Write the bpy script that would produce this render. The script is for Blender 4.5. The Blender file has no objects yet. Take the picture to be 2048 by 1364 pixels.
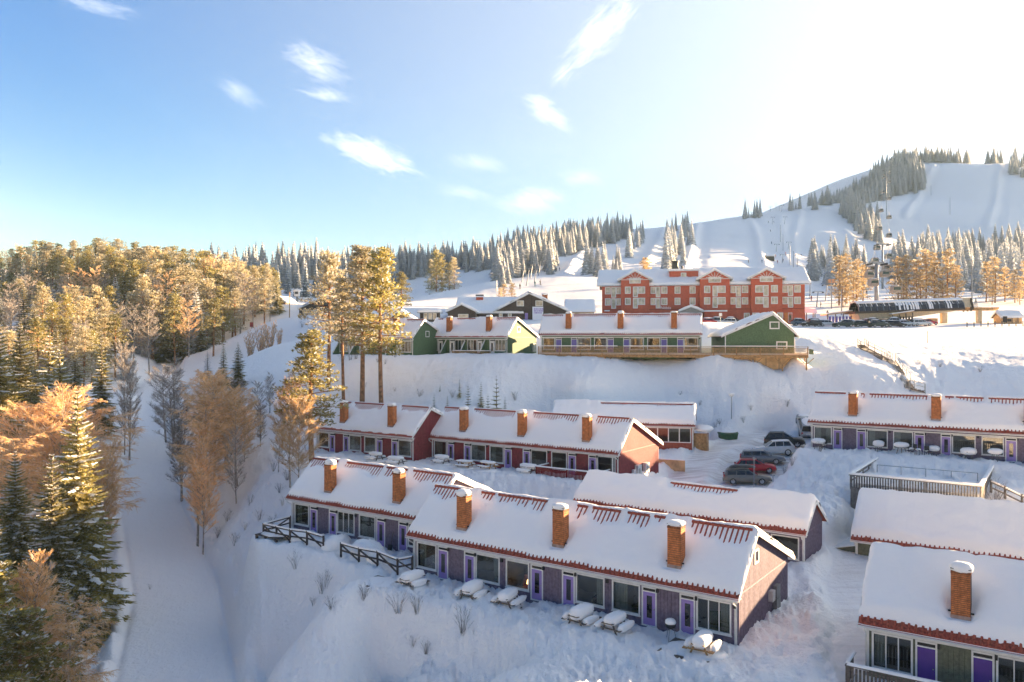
import bpy, math, random
import numpy as np
R = math.radians
rng = random.Random(7)
sc = bpy.context.scene
C = sc.collection

# ------------------------------------------------------------------ camera
CZ = 20.0
FPX = 1593.0
cam = bpy.data.objects.new('camera', bpy.data.cameras.new('camera'))
C.objects.link(cam)
cam.location = (0, 0, CZ)
cam.rotation_euler = (R(90), 0, 0)
cam.data.sensor_width = 36.0
cam.data.lens = 36.0 * FPX / 2048.0
cam.data.clip_start = 0.5
cam.data.clip_end = 6000
sc.camera = cam

# ------------------------------------------------------------------ light
SUN_EL, SUN_AZ = 9.0, 62.0
sun = bpy.data.objects.new('sun', bpy.data.lights.new('sun', 'SUN'))
C.objects.link(sun)
sun.data.energy = 2.0
sun.data.angle = R(0.6)
sun.data.color = (0.92, 0.64, 0.36)
sun.location = (200, -60, 120)
sun.rotation_euler = (R(90 - SUN_EL), 0, R(180 - SUN_AZ))
HAZE_H, HAZE_A, HAZE_B, HAZE_C = 0.09, 0.25, 0.54, (0.76, 0.80, 0.83, 1)
world = bpy.data.worlds.new('World')
sc.world = world
world.use_nodes = True
wn, wl = world.node_tree.nodes, world.node_tree.links
wn.clear()
def nd(nodes, t, **kw):
    n = nodes.new(t)
    for k, v in kw.items():
        setattr(n, k, v)
    return n
w_out = nd(wn, 'ShaderNodeOutputWorld')
w_bg = nd(wn, 'ShaderNodeBackground')
w_bg.inputs['Strength'].default_value = 0.15
sky = nd(wn, 'ShaderNodeTexSky', sky_type='NISHITA')
sky.sun_disc = False
sky.sun_elevation = R(SUN_EL)
sky.sun_rotation = R(-SUN_AZ)
sky.altitude = 400
sky.air_density = 1.0
sky.dust_density = 0.6
sky.ozone_density = 1.6
# thin cirrus wisps, placed by direction in the sky
tc = nd(wn, 'ShaderNodeTexCoord')
sepd = nd(wn, 'ShaderNodeSeparateXYZ')
wl.new(tc.outputs['Generated'], sepd.inputs[0])
def wmath(op, a, b=None, c=None, clamp=False):
    n = nd(wn, 'ShaderNodeMath', operation=op, use_clamp=clamp)
    for i, x in enumerate((a, b, c)):
        if x is None: continue
        if isinstance(x, (int, float)): n.inputs[i].default_value = x
        else: wl.new(x, n.inputs[i])
    return n.outputs[0]
inv_y = wmath('DIVIDE', 1.0, wmath('MAXIMUM', sepd.outputs['Y'], 0.05))
sx = wmath('MULTIPLY', sepd.outputs['X'], inv_y)
sz = wmath('MULTIPLY', sepd.outputs['Z'], inv_y)
comb = nd(wn, 'ShaderNodeCombineXYZ')
wl.new(sx, comb.inputs[0]); wl.new(sz, comb.inputs[1])
NZ = []
for a_, st_ in ((-24, 3.4), (40, 3.6)):
    m2 = nd(wn, 'ShaderNodeMapping')
    m2.inputs['Rotation'].default_value = (0, 0, R(-a_))
    wl.new(comb.outputs[0], m2.inputs['Vector'])
    m3 = nd(wn, 'ShaderNodeMapping')
    m3.inputs['Scale'].default_value = (7, 7 * st_, 1)
    wl.new(m2.outputs[0], m3.inputs['Vector'])
    nz = nd(wn, 'ShaderNodeTexNoise')
    for k_, v_ in (('Scale', 3.4), ('Detail', 10), ('Roughness', 0.70), ('Distortion', 1.6)):
        nz.inputs[k_].default_value = v_
    wl.new(m3.outputs[0], nz.inputs['Vector'])
    NZ.append(nz.outputs['Fac'])
def wisp(px, py, half_len, half_wid, ang, amount, stretch=5.0, seed=0.0):
    """soft streak of high cloud about a direction (given as slopes), torn by noise"""
    cx, cz = (px - 1024) / FPX, (682 - py) / FPX
    m = nd(wn, 'ShaderNodeMapping', vector_type='TEXTURE')
    m.inputs['Location'].default_value = (cx, cz, 0)
    m.inputs['Rotation'].default_value = (0, 0, R(ang))
    m.inputs['Scale'].default_value = (half_len / FPX, half_wid / FPX, 1)
    wl.new(comb.outputs[0], m.inputs['Vector'])
    ln = nd(wn, 'ShaderNodeVectorMath', operation='LENGTH')
    wl.new(m.outputs[0], ln.inputs[0])
    fall = wmath('SUBTRACT', 1.0, ln.outputs['Value'], clamp=True)
    edge = wmath('MULTIPLY_ADD', wmath('POWER', fall, 0.6), -0.50, 0.68)
    rag = wmath('MULTIPLY', wmath('SUBTRACT', NZ[1 if ang > 20 else 0], edge), 2.3, clamp=True)
    return wmath('MULTIPLY', wmath('MULTIPLY', rag, wmath('POWER', fall, 0.5)), amount)
WISPS = [(1200, 65, 150, 48, 48, .85, 6, 1.0), (745, 308, 135, 40, -20, 1.0, 5, 2.2), (630, 125, 95, 45, -28, .55, 5, 3.1),
         (655, 190, 75, 20, -8, .45, 5, 4.5), (1095, 222, 75, 32, -35, .75, 4, 5.2), (1065, 400, 90, 40, 8, .55, 3, 6.7),
         (480, 185, 70, 28, -35, .35, 5, 7.3), (200, 15, 110, 22, -12, .45, 6, 8.8), (955, 325, 75, 24, -10, .35, 4, 9.9),
         (1125, 150, 40, 30, 60, .35, 4, 10.4), (1165, 355, 70, 26, 0, .3, 4, 11.5), (930, 385, 80, 20, -8, .25, 4, 12.5)]
cov = None
for w in WISPS:
    o = wisp(*w)
    cov = o if cov is None else wmath('ADD', cov, o)
front = wmath('GREATER_THAN', sepd.outputs['Y'], 0.06)
cov = wmath('MINIMUM', wmath('MULTIPLY', cov, front), 0.9)
hs = nd(wn, 'ShaderNodeHueSaturation')
hs.inputs['Saturation'].default_value = 2.1
hs.inputs['Hue'].default_value = 0.52
hs.inputs['Value'].default_value = 0.045
wl.new(sky.outputs[0], hs.inputs['Color'])
mixc = nd(wn, 'ShaderNodeMixRGB')
mixc.inputs['Color2'].default_value = (0.60, 0.60, 0.61, 1)
wl.new(cov, mixc.inputs['Fac'])
# winter air: pale towards the horizon and towards the sun
nrm = nd(wn, 'ShaderNodeVectorMath', operation='NORMALIZE')
wl.new(tc.outputs['Generated'], nrm.inputs[0])
sepn = nd(wn, 'ShaderNodeSeparateXYZ')
wl.new(nrm.outputs[0], sepn.inputs[0])
dotn = nd(wn, 'ShaderNodeVectorMath', operation='DOT_PRODUCT')
wl.new(nrm.outputs[0], dotn.inputs[0])
dotn.inputs[1].default_value = (math.cos(R(SUN_EL)) * math.sin(R(SUN_AZ)), math.cos(R(SUN_EL)) * math.cos(R(SUN_AZ)), math.sin(R(SUN_EL)))
glow = wmath('POWER', wmath('MULTIPLY_ADD', dotn.outputs['Value'], 0.78, 0.22, clamp=True), 1.9)
low = wmath('EXPONENT', wmath('MULTIPLY', wmath('MAXIMUM', sepn.outputs['Z'], 0.0), -1.0 / HAZE_H))
pale = wmath('ADD', wmath('MULTIPLY', low, HAZE_A), wmath('MULTIPLY', glow, HAZE_B), clamp=True)
mixh = nd(wn, 'ShaderNodeMixRGB')
mixh.inputs['Color2'].default_value = HAZE_C
wl.new(pale, mixh.inputs['Fac'])
# light scattered many times between snow and sky lifts the whole dome evenly
adds = nd(wn, 'ShaderNodeMixRGB', blend_type='ADD')
adds.inputs['Fac'].default_value = 1.0
adds.inputs['Color2'].default_value = (0.006, 0.020, 0.050, 1)
wl.new(hs.outputs[0], adds.inputs['Color1'])
wl.new(adds.outputs[0], mixh.inputs['Color1'])
wl.new(mixh.outputs[0], mixc.inputs['Color1'])
# warm aureole round the low sun
aur = wmath('MULTIPLY', wmath('POWER', wmath('MAXIMUM', dotn.outputs['Value'], 0.0), 6.0), 1.0)
addc = nd(wn, 'ShaderNodeMixRGB', blend_type='ADD')
addc.inputs['Color2'].default_value = (0.14, 0.13, 0.12, 1)
wl.new(aur, addc.inputs['Fac'])
wl.new(mixc.outputs[0], addc.inputs['Color1'])
wl.new(addc.outputs[0], w_bg.inputs['Color'])
wl.new(w_bg.outputs[0], w_out.inputs[0])

sc.view_settings.view_transform = 'Standard'
sc.view_settings.look = 'None'
sc.view_settings.gamma = 1.0
sc.view_settings.use_curve_mapping = False
sc.view_settings.exposure = 4.35
sc.cycles.max_bounces = 8
sc.cycles.diffuse_bounces = 6
sc.cycles.transparent_max_bounces = 12
sc.cycles.use_denoising = True

# ------------------------------------------------------------------ helpers
def at(px, py, Y):
    """point seen at a photo pixel, at a distance Y"""
    return ((px - 1024) / FPX * Y, Y, CZ - (py - 682) / FPX * Y)

def link(o, parent=None):
    C.objects.link(o)
    if parent is not None: o.parent = parent
    return o

def tag(o, label=None, cat=None, group=None, kind=None):
    if label: o['label'] = label
    if cat: o['category'] = cat
    if group: o['group'] = group
    if kind: o['kind'] = kind
    return o

def empty(name, loc, rz=0.0, label=None, cat=None, group=None):
    o = bpy.data.objects.new(name, None)
    o.empty_display_size = 0.3
    link(o)
    o.location = loc
    o.rotation_euler = (0, 0, rz)
    return tag(o, label, cat, group)

class MB:
    """collects faces, then builds one mesh"""
    def __init__(s): s.v, s.f, s.m = [], [], []
    def quad(s, a, b, c, d, mi=0):
        n = len(s.v); s.v += [a, b, c, d]; s.f.append((n, n+1, n+2, n+3)); s.m.append(mi); return s
    def tri(s, a, b, c, mi=0):
        n = len(s.v); s.v += [a, b, c]; s.f.append((n, n+1, n+2)); s.m.append(mi); return s
    def box(s, a, b, mi=0):
        x0, y0, z0 = a; x1, y1, z1 = b; n = len(s.v)
        s.v += [(x0,y0,z0),(x1,y0,z0),(x1,y1,z0),(x0,y1,z0),(x0,y0,z1),(x1,y0,z1),(x1,y1,z1),(x0,y1,z1)]
        for q in ((0,3,2,1),(4,5,6,7),(0,1,5,4),(1,2,6,5),(2,3,7,6),(3,0,4,7)):
            s.f.append(tuple(n+i for i in q)); s.m.append(mi)
        return s
    def prism(s, poly, d, mi=0):
        """closed polygon of 3-D points pushed along vector d"""
        n = len(s.v); k = len(poly)
        s.v += list(poly) + [(p[0]+d[0], p[1]+d[1], p[2]+d[2]) for p in poly]
        s.f.append(tuple(range(n+k-1, n-1, -1))); s.m.append(mi)
        s.f.append(tuple(range(n+k, n+2*k))); s.m.append(mi)
        for i in range(k):
            j = (i+1) % k
            s.f.append((n+i, n+j, n+k+j, n+k+i)); s.m.append(mi)
        return s
    def bar(s, a, b, w, h=None, mi=0):
        """square bar between two points"""
        h = h or w
        a, b = np.array(a, float), np.array(b, float); d = b - a; L = np.linalg.norm(d)
        if L < 1e-6: return s
        d /= L
        up = np.array((0, 0, 1.0)) if abs(d[2]) < .95 else np.array((0, 1.0, 0))
        sd = np.cross(d, up); sd /= np.linalg.norm(sd); u2 = np.cross(sd, d)
        n = len(s.v)
        for p in (a, b):
            for i, j in ((-1,-1),(1,-1),(1,1),(-1,1)):
                s.v.append(tuple(p + sd*i*w/2 + u2*j*h/2))
        for q in ((0,1,2,3),(7,6,5,4),(0,4,5,1),(1,5,6,2),(2,6,7,3),(3,7,4,0)):
            s.f.append(tuple(n+i for i in q)); s.m.append(mi)
        return s
    def tube(s, pts, rad, n=6, mi=0, cap=True):
        k = len(pts); P = [np.array(p, float) for p in pts]
        if not hasattr(rad, '__len__'): rad = [rad]*k
        base = len(s.v)
        for i in range(k):
            d = P[min(i+1, k-1)] - P[max(i-1, 0)]; L = np.linalg.norm(d); d = d / L if L > 1e-9 else np.array((0, 0, 1.0))
            up = np.array((0, 0, 1.0)) if abs(d[2]) < .9 else np.array((0, 1.0, 0))
            a = np.cross(d, up); a /= np.linalg.norm(a); b = np.cross(d, a)
            for j in range(n):
                t = 2*math.pi*j/n
                s.v.append(tuple(P[i] + (a*math.cos(t) + b*math.sin(t))*rad[i]))
        for i in range(k-1):
            for j in range(n):
                q = (j+1) % n
                s.f.append((base+i*n+j, base+i*n+q, base+(i+1)*n+q, base+(i+1)*n+j)); s.m.append(mi)
        if cap:
            s.f.append(tuple(base+j for j in range(n-1, -1, -1))); s.m.append(mi)
            s.f.append(tuple(base+(k-1)*n+j for j in range(n))); s.m.append(mi)
        return s
    def blob(s, c, r, mi=0, nu=8, nv=5, seed=0, rough=.15, sq=1.0):
        """lumpy rounded mass (snow heaps, cushions); r = half sizes"""
        g = random.Random(seed); base = len(s.v)
        for i in range(nv+1):
            th = math.pi*i/nv
            for j in range(nu):
                ph = 2*math.pi*j/nu; k = 1 + g.uniform(-rough, rough)
                pw = lambda t_: math.copysign(abs(t_)**sq, t_)
                s.v.append((c[0]+r[0]*pw(math.sin(th))*pw(math.cos(ph))*k, c[1]+r[1]*pw(math.sin(th))*pw(math.sin(ph))*k, c[2]+r[2]*pw(math.cos(th))*(k if 0 < i < nv else 1)))
        for i in range(nv):
            for j in range(nu):
                q = (j+1) % nu
                s.f.append((base+i*nu+j, base+(i+1)*nu+j, base+(i+1)*nu+q, base+i*nu+q)); s.m.append(mi)
        return s
    def mesh(s, name, mats, smooth=False):
        me = bpy.data.meshes.new(name)
        me.from_pydata(s.v, [], s.f)
        for m in (mats if isinstance(mats, (list, tuple)) else [mats]): me.materials.append(m)
        if any(s.m): me.polygons.foreach_set('material_index', s.m)
        if smooth: me.polygons.foreach_set('use_smooth', [True]*len(s.f))
        me.update()
        return me
    def build(s, name, mats, parent=None, loc=(0, 0, 0), rz=0.0, smooth=False):
        return inst(name, s.mesh(name, mats, smooth), parent, loc, rz)

def inst(name, me, parent=None, loc=(0, 0, 0), rz=0.0, scale=None):
    o = bpy.data.objects.new(name, me)
    link(o, parent)
    o.location = loc
    if rz: o.rotation_euler = (0, 0, rz)
    if scale is not None: o.scale = scale
    return o

UNIT = {}
def bx(name, m, parent, a, b):
    """box part between two corners; alike boxes share one unit mesh"""
    if m.name not in UNIT: UNIT[m.name] = MB().box((-.5,-.5,-.5), (.5,.5,.5)).mesh('unit_box', m)
    return inst(name, UNIT[m.name], parent, tuple((p+q)/2 for p, q in zip(a, b)), 0, tuple(max(abs(q-p), 1e-4) for p, q in zip(a, b)))

def copy_tree(o, parent=None):
    c = o.copy(); C.objects.link(c)
    if parent is not None: c.parent = parent
    for ch in o.children: copy_tree(ch, c)
    return c

# ------------------------------------------------------------------ numpy noise
_P = np.random.RandomState(3).permutation(256)
_P = np.concatenate([_P, _P, _P])
_G = np.array([(math.cos(a), math.sin(a)) for a in np.linspace(0, 2*math.pi, 16, endpoint=False)])
def perlin(x, y):
    xi = np.floor(x).astype(int); yi = np.floor(y).astype(int)
    xf = x - xi; yf = y - yi; xi &= 255; yi &= 255
    u = xf*xf*xf*(xf*(xf*6-15)+10); v = yf*yf*yf*(yf*(yf*6-15)+10)
    def g(a, b, dx, dy):
        q = _G[_P[_P[a]+b] & 15]
        return q[..., 0]*dx + q[..., 1]*dy
    n0 = g(xi, yi, xf, yf)*(1-u) + g(xi+1, yi, xf-1, yf)*u
    n1 = g(xi, yi+1, xf, yf-1)*(1-u) + g(xi+1, yi+1, xf-1, yf-1)*u
    return (n0*(1-v) + n1*v)*1.5
def fbm(x, y, o=4, gain=.5):
    s = 0; a = 1.0; t = 0
    for i in range(o):
        s = s + a*perlin(x*2**i + 17*i, y*2**i + 31*i); t += a; a *= gain
    return s/t
def sstep(a, b, x):
    t = np.clip((x-a)/(b-a), 0, 1); return t*t*(3-2*t)

# ------------------------------------------------------------------ materials
MATS = {}
def mat(name, col, rough=.7, metal=0.0, vary=.12, scale=3.0, bump=0.0, bscale=20.0, spec=.4, stretch=None, col2=None, snow=0.0):
    """plain material; noise varies its own colour, bump gives relief, snow = dusting on up-facing parts"""
    if name in MATS: return MATS[name]
    m = bpy.data.materials.new(name); m.use_nodes = True
    n, l = m.node_tree.nodes, m.node_tree.links
    p = n['Principled BSDF']
    p.inputs['Roughness'].default_value = rough
    p.inputs['Metallic'].default_value = metal
    p.inputs['Specular IOR Level'].default_value = spec
    geo = n.new('ShaderNodeNewGeometry')
    vec = geo.outputs['Position']
    if stretch:
        mp = n.new('ShaderNodeMapping'); mp.inputs['Scale'].default_value = stretch
        l.new(vec, mp.inputs[0]); vec = mp.outputs[0]
    c = (*col, 1)
    if vary > 0:
        nz = n.new('ShaderNodeTexNoise'); nz.inputs['Scale'].default_value = scale; nz.inputs['Detail'].default_value = 4
        l.new(vec, nz.inputs['Vector'])
        rp = n.new('ShaderNodeValToRGB')
        d = [max(0, x*(1-vary*1.6)) for x in col]; b = [min(1, x*(1+vary*1.6)) for x in (col2 or col)]
        rp.color_ramp.elements[0].position = .3; rp.color_ramp.elements[1].position = .7
        rp.color_ramp.elements[0].color = (*d, 1); rp.color_ramp.elements[1].color = (*b, 1)
        l.new(nz.outputs['Fac'], rp.inputs[0])
        src = rp.outputs[0]
    else:
        rgb = n.new('ShaderNodeRGB'); rgb.outputs[0].default_value = c; src = rgb.outputs[0]
    if snow > 0:
        sp = n.new('ShaderNodeSeparateXYZ'); l.new(geo.outputs['True Normal'], sp.inputs[0])
        nz2 = n.new('ShaderNodeTexNoise'); nz2.inputs['Scale'].default_value = 2.5
        l.new(geo.outputs['Position'], nz2.inputs['Vector'])
        ma = n.new('ShaderNodeMath'); ma.operation = 'MULTIPLY_ADD'
        l.new(nz2.outputs['Fac'], ma.inputs[0]); ma.inputs[1].default_value = 1.4; l.new(sp.outputs['Z'], ma.inputs[2])
        mr = n.new('ShaderNodeMapRange'); mr.inputs[1].default_value = 1.75 - snow; mr.inputs[2].default_value = 1.95 - snow
        l.new(ma.outputs[0], mr.inputs[0])
        mx = n.new('ShaderNodeMixRGB'); mx.inputs['Color2'].default_value = (.84, .85, .87, 1)
        l.new(mr.outputs[0], mx.inputs['Fac']); l.new(src, mx.inputs['Color1']); src = mx.outputs[0]
    l.new(src, p.inputs['Base Color'])
    if bump > 0:
        nb = n.new('ShaderNodeTexNoise'); nb.inputs['Scale'].default_value = bscale; nb.inputs['Detail'].default_value = 3
        l.new(vec, nb.inputs['Vector'])
        bp = n.new('ShaderNodeBump'); bp.inputs['Strength'].default_value = bump; bp.inputs['Distance'].default_value = .05
        l.new(nb.outputs['Fac'], bp.inputs['Height']); l.new(bp.outputs[0], p.inputs['Normal'])
    MATS[name] = m
    return m

def snow_mat(name, bump=.35, scales=((3.0, .08), (14.0, .03)), dirt=None, col=(.95, .915, .875)):
    m = bpy.data.materials.new(name); m.use_nodes = True
    n, l = m.node_tree.nodes, m.node_tree.links
    p = n['Principled BSDF']
    p.inputs['Base Color'].default_value = (*col, 1)
    p.inputs['Roughness'].default_value = .75
    p.inputs['Specular IOR Level'].default_value = .25
    geo = n.new('ShaderNodeNewGeometry'); prev = None
    for s, dist in scales:
        nz = n.new('ShaderNodeTexNoise'); nz.inputs['Scale'].default_value = s; nz.inputs['Detail'].default_value = 5; nz.inputs['Roughness'].default_value = .6
        l.new(geo.outputs['Position'], nz.inputs['Vector'])
        bp = n.new('ShaderNodeBump'); bp.inputs['Strength'].default_value = bump; bp.inputs['Distance'].default_value = dist*3
        l.new(nz.outputs['Fac'], bp.inputs['Height'])
        if prev: l.new(prev, bp.inputs['Normal'])
        prev = bp.outputs[0]
    l.new(prev, p.inputs['Normal'])
    return m, n, l, p, geo

snow_roof = snow_mat('roof_snow', .25, ((1.1, .06), (9.0, .012)))[0]
snow_heap = snow_mat('heaped_snow', .4, ((4.0, .05), (15.0, .02)))[0]
frost_snow = mat('bough_snow', (.82, .84, .87), .8, vary=.06, scale=2)

# ------------------------------------------------------------------ where the houses stand
class House: pass
HS = {}
def spec(key, X, Y, Z, th, L, D=9.1, He=2.74, Hr=5.70, a=.286, oe=.54, ro=.30):
    h = House(); h.__dict__.update(locals()); del h.__dict__['h']
    h.c, h.s = math.cos(th), math.sin(th)
    HS[key] = h
    return h
def wpt(h, u, v, z=0.0):
    return (h.X + h.c*u + h.s*v, h.Y - h.s*u + h.c*v, h.Z + z)
M_ = 7.72
spec('F', -6.86, 56.04, 3.67, .619, 3*M_)
spec('D', -18.79, 68.28, 3.87, .604, 2*M_)
spec('C', -8.89, 89.10, 6.65, .609, 3*M_, He=2.61, Hr=5.72)
spec('B', -23.34, 95.46, 6.87, .615, 2*M_)
spec('H', 32.0, 85.03, 8.65, .61, 3*M_)
spec('I', 5.6, 67.1, 4.03, .64, 18.6, D=4.4, He=2.5, Hr=4.5, a=.45)
spec('K', 4.9, 96.5, 7.25, .24, 16.6, D=7.0, He=2.9, Hr=5.1, a=.4)
spec('J', 25.6, 59.2, 2.6, .61, 22.0, D=6.6, a=.39)
spec('G', 17.53, 39.34, 3.45, .60, 3*M_)
spec('N2', -13.93, 131.56, 17.95, .549, 2*M_)
spec('N1', -28.89, 132.85, 17.72, .53, 2*M_)
spec('N3', 4.4, 119.32, 18.22, .224, 3*M_)
spec('N4', 39.0, 110.0, 18.1, -R(84), 13.0, D=9.4, He=2.6, Hr=5.7, a=.31)

# ------------------------------------------------------------------ terrain
CP = []
def cp(X, Y, Z): CP.append((X, Y, Z))
def cpp(px, py, Y): CP.append(at(px, py, Y))
for k, dz in (('F',0),('D',-.1),('C',0),('B',0),('H',0),('K',0),('J',.3),('G',0),('N1',0),('N2',0),('N3',-.2),('N4',0),('I',.1)):
    h = HS[k]
    for u in (0, h.L/2, h.L):
        for v in (0, h.D): CP.append(wpt(h, u, v, dz))
# yards in front of the houses
for k, d in (('F', 5.0), ('D', 4.0), ('C', 5.0), ('B', 5), ('H', 4.0), ('N2', 3), ('N1', 3)):
    h = HS[k]
    for u in (0, h.L/2, h.L): CP.append(wpt(h, u, -d, -.1))
# groomed trail up the left
TRAIL = [(-17, 36, -4.6, 4.2), (-20.2, 47, -4.6, 4.1), (-24.2, 57, -4.4, 4.0), (-32, 76, -3.8, 3.8), (-46.8, 103, -.6, 3.6),
         (-59.6, 130, 3.8, 3.0), (-74, 165, 8.8, 2.7), (-89, 203, 11.9, 2.6), (-96, 225, 14.5, 2.6), (-93, 250, 20, 2.6)]
for x, y, z, w in TRAIL: cp(x, y, z)
for p in ((350,1110,90),(420,1240,68),(520,1364,57),(230,1364,58),(180,1200,72),(210,1000,100),(215,860,128),(250,780,160),(290,720,208),(370,715,212)): cpp(*p)
for p in ((540,1090,64.5),(700,1200,51),(640,1250,55),(850,1330,47.5),(760,1364,50),(1000,1345,44.5),(1000,1255,46),(1250,1364,40),(1400,1364,38.5)): cpp(*p)
for p in ((430,1080,84),(480,1000,92),(520,900,101),(560,830,112),(600,770,124),(575,740,134),(620,716,146),(600,690,172),(560,690,168),(540,700,158),(500,760,140),(600,650,215),(545,641,232),(640,633,240),(500,640,262),(430,690,232),(520,724,192)): cpp(*p)
# forest ground on the left
for p in ((-34,50,-3.6),(-42,60,-2.6),(-48,80,-1),(-58,110,1.5),(-66,135,5.5),(-78,160,10),(-110,160,15),(-100,200,19),(-140,220,27),(-110,240,27),(-170,260,37),(-130,270,36),(-100,280,34),
          (-80,262,28.5),(-60,100,3),(-75,80,3),(-110,120,12),(-220,250,42),(-200,180,30),(-120,330,42),(-180,400,52),(-60,300,33),(-115,400,45),(-70,400,44),(-20,330,40)): cp(*p)
# bank under the upper row and the plateau behind it
for p in ((-22,105,7.4),(-23,113,12.1),(-20,121,17),(-5,96,7.6),(-4,104,12.3),(0,112,17.2),(8,105,12.8),(8,110,16.2),(22,104,10.6),(24,110,15.3),(34,103,12.2),(38,104.5,13.2),(30,96,8.2),(45,95,10.2),(46,104,14.6),(44,109.5,16.6),
          (49,118,18.6),(54,108,15.6),(56,98,11.5),(60,88,9.2),(70,104,15),(72,117,18.0),(90,110,17.5),(58,124,19.2),(80,128,19.6)): cp(*p)
for p in ((-30,147,19.8),(0,140,20.6),(0,150,22.0),(14,131,19.6),(15,137,21.7),(28,128,20.2),(34,134,22.3),(20,142,22.2),(40,136,22.3),(55,142,22.0),(55,150,22.0),(90,150,21.2),(60,165,22.3),(100,168,22.2),(-10,165,23.6),(20,170,24.2),(-40,180,24.5),(60,180,23.4),(110,185,23.8),(40,205,25.2),(80,205,24.8),(130,200,24.8),(0,200,26.5),(-50,220,28)): cp(*p)
for p in ((1401,722,110.5),(1457,729,109.5),(1510,732,108.8),(1565,747,108.0),(1613,751,107.5),(1457,718,112),(1510,724,111),(1565,740,110.3),(1610,735,111.5),(1640,740,109)): cpp(*p)
# alleys, parking, banks in the lower right
for p in ((23,52,3.5),(26,60,4.2),(30,48,3.3),(20,47,3.4),(16,44,3.6),(12,36,3.7),(18,33,3.3),(27,66,6.6),(25,70,6.0),(29.5,76,7.2),(21,78,5.0),(26,84,5.6),(28,89,6.7),(33,96,7.7),(18,88,6.5),(14,74,4.9),(6,74,5.2),(29,70,6.7),(38,64,6.3),(45,70,7.9),(40,76,8.3),(48,62,6.2),
          (12,70,4.6),(18,64,4.2),(36,98,8.4),(60,70,8.2),(60,50,3.5),(50,40,3),(0,40,3.4),(6,30,3.2),(-8,38,-1),(-10,25,-4),(10,15,2),(40,10,2.5),(-40,20,-5),(-90,40,-2),(90,30,6),(90,80,10),(120,60,9),(120,120,17)): cp(*p)
# ski hill
for p in ((1000,560,300),(900,585,270),(1150,548,330),(1050,530,400),(1200,520,430),(1300,505,470),(1000,502,560),(900,520,520),(800,528,490),(700,540,440),(600,560,400),(1130,480,620),(1245,462,680),(1330,470,600),(1420,525,420),(1400,447,700),(1500,432,720),(1620,412,740),(1690,470,560),(1550,500,520),
          (1560,545,380),(1480,575,300),(1650,575,320),(1720,560,380),(1740,520,480),(1800,600,270),(1930,600,270),(2048,600,265),(1800,535,420),(1950,560,380),(2048,560,370),(1850,470,640),(2000,450,640),(1700,405,760),(1780,330,930),(1850,325,960),(1960,330,930),(2048,325,880),(1900,400,760),(2048,395,740),(1640,420,800)): cpp(*p)
for p in ((0,900,100),(150,1000,125),(300,1100,170),(500,1250,215),(800,1000,235),(-200,800,62),(-300,500,55),(-500,900,60),(800,500,70),(500,300,32),(330,480,60),(440,420,52),(300,200,27),(220,140,21),(1200,1200,200),(-900,400,60),(1000,0,20),(300,0,18),(-400,0,5),(0,-200,16),(-120,-180,18),(140,-180,18),(0,-90,0),(-600,-400,0),(600,-400,10),(0,1600,90),(800,1700,180),(-900,1600,70),(0,-900,0),(1300,-600,30),(-1300,-600,10),(-1400,900,70),(1600,500,60),(1000,700,90),(1300,600,50),(700,640,85)): cp(*p)
CPA = np.array(CP)
def _tps(r2): return .5*r2*np.log(np.maximum(r2, 1e-9))
_S = 100.0
def _fit():
    A = CPA[:, :2]/_S; n = len(A)
    K = _tps(((A[:, None]-A[None])**2).sum(-1)) + np.eye(n)*2.5e-5
    Pm = np.c_[np.ones(n), A]
    M = np.block([[K, Pm], [Pm.T, np.zeros((3, 3))]])
    return np.linalg.solve(M, np.r_[CPA[:, 2], 0, 0, 0])
_W = _fit()
def h_base(X, Y):
    X = np.asarray(X, float); Y = np.asarray(Y, float); sh = X.shape
    q = np.c_[X.ravel(), Y.ravel()]/_S; out = np.empty(len(q)); A = CPA[:, :2]/_S
    for i in range(0, len(q), 4000):
        b = q[i:i+4000]
        out[i:i+4000] = _tps(((b[:, None]-A[None])**2).sum(-1)) @ _W[:-3] + _W[-3] + b @ _W[-2:]
    return out.reshape(sh)
def seg_dist(X, Y, pts):
    """distance to a polyline and the interpolated rest of its columns there"""
    best = np.full(X.shape, 1e9); val = [np.zeros(X.shape) for _ in pts[0][2:]]
    for p, q in zip(pts[:-1], pts[1:]):
        dx, dy = q[0]-p[0], q[1]-p[1]
        t = np.clip(((X-p[0])*dx + (Y-p[1])*dy)/(dx*dx+dy*dy), 0, 1)
        d = np.hypot(X-p[0]-t*dx, Y-p[1]-t*dy); m = d < best
        best = np.where(m, d, best)
        for i in range(len(val)): val[i] = np.where(m, p[i+2]+t*(q[i+2]-p[i+2]), val[i])
    return best, val
ROAD = [(14, 75, 4.9, 1.8), (18.6, 82.5, 5.5, 2.6), (22.8, 89, 6.9, 2.9), (27.5, 95.5, 7.8, 2.5), (33, 100.5, 8.4, 1.8)]
PARK = [(23.2, 80.6, 5.2, 2.3), (24.4, 82.4, 5.4, 2.8), (27.4, 88, 6.5, 3.0), (30, 91, 7.0, 3.0), (33, 95, 7.6, 2.6)]
ALLEY = [(16, 30, 3.3, 2.0), (19.5, 42, 3.45, 2.2), (23.5, 53, 3.5, 2.2), (27.2, 61, 4.4, 1.6)]
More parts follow.
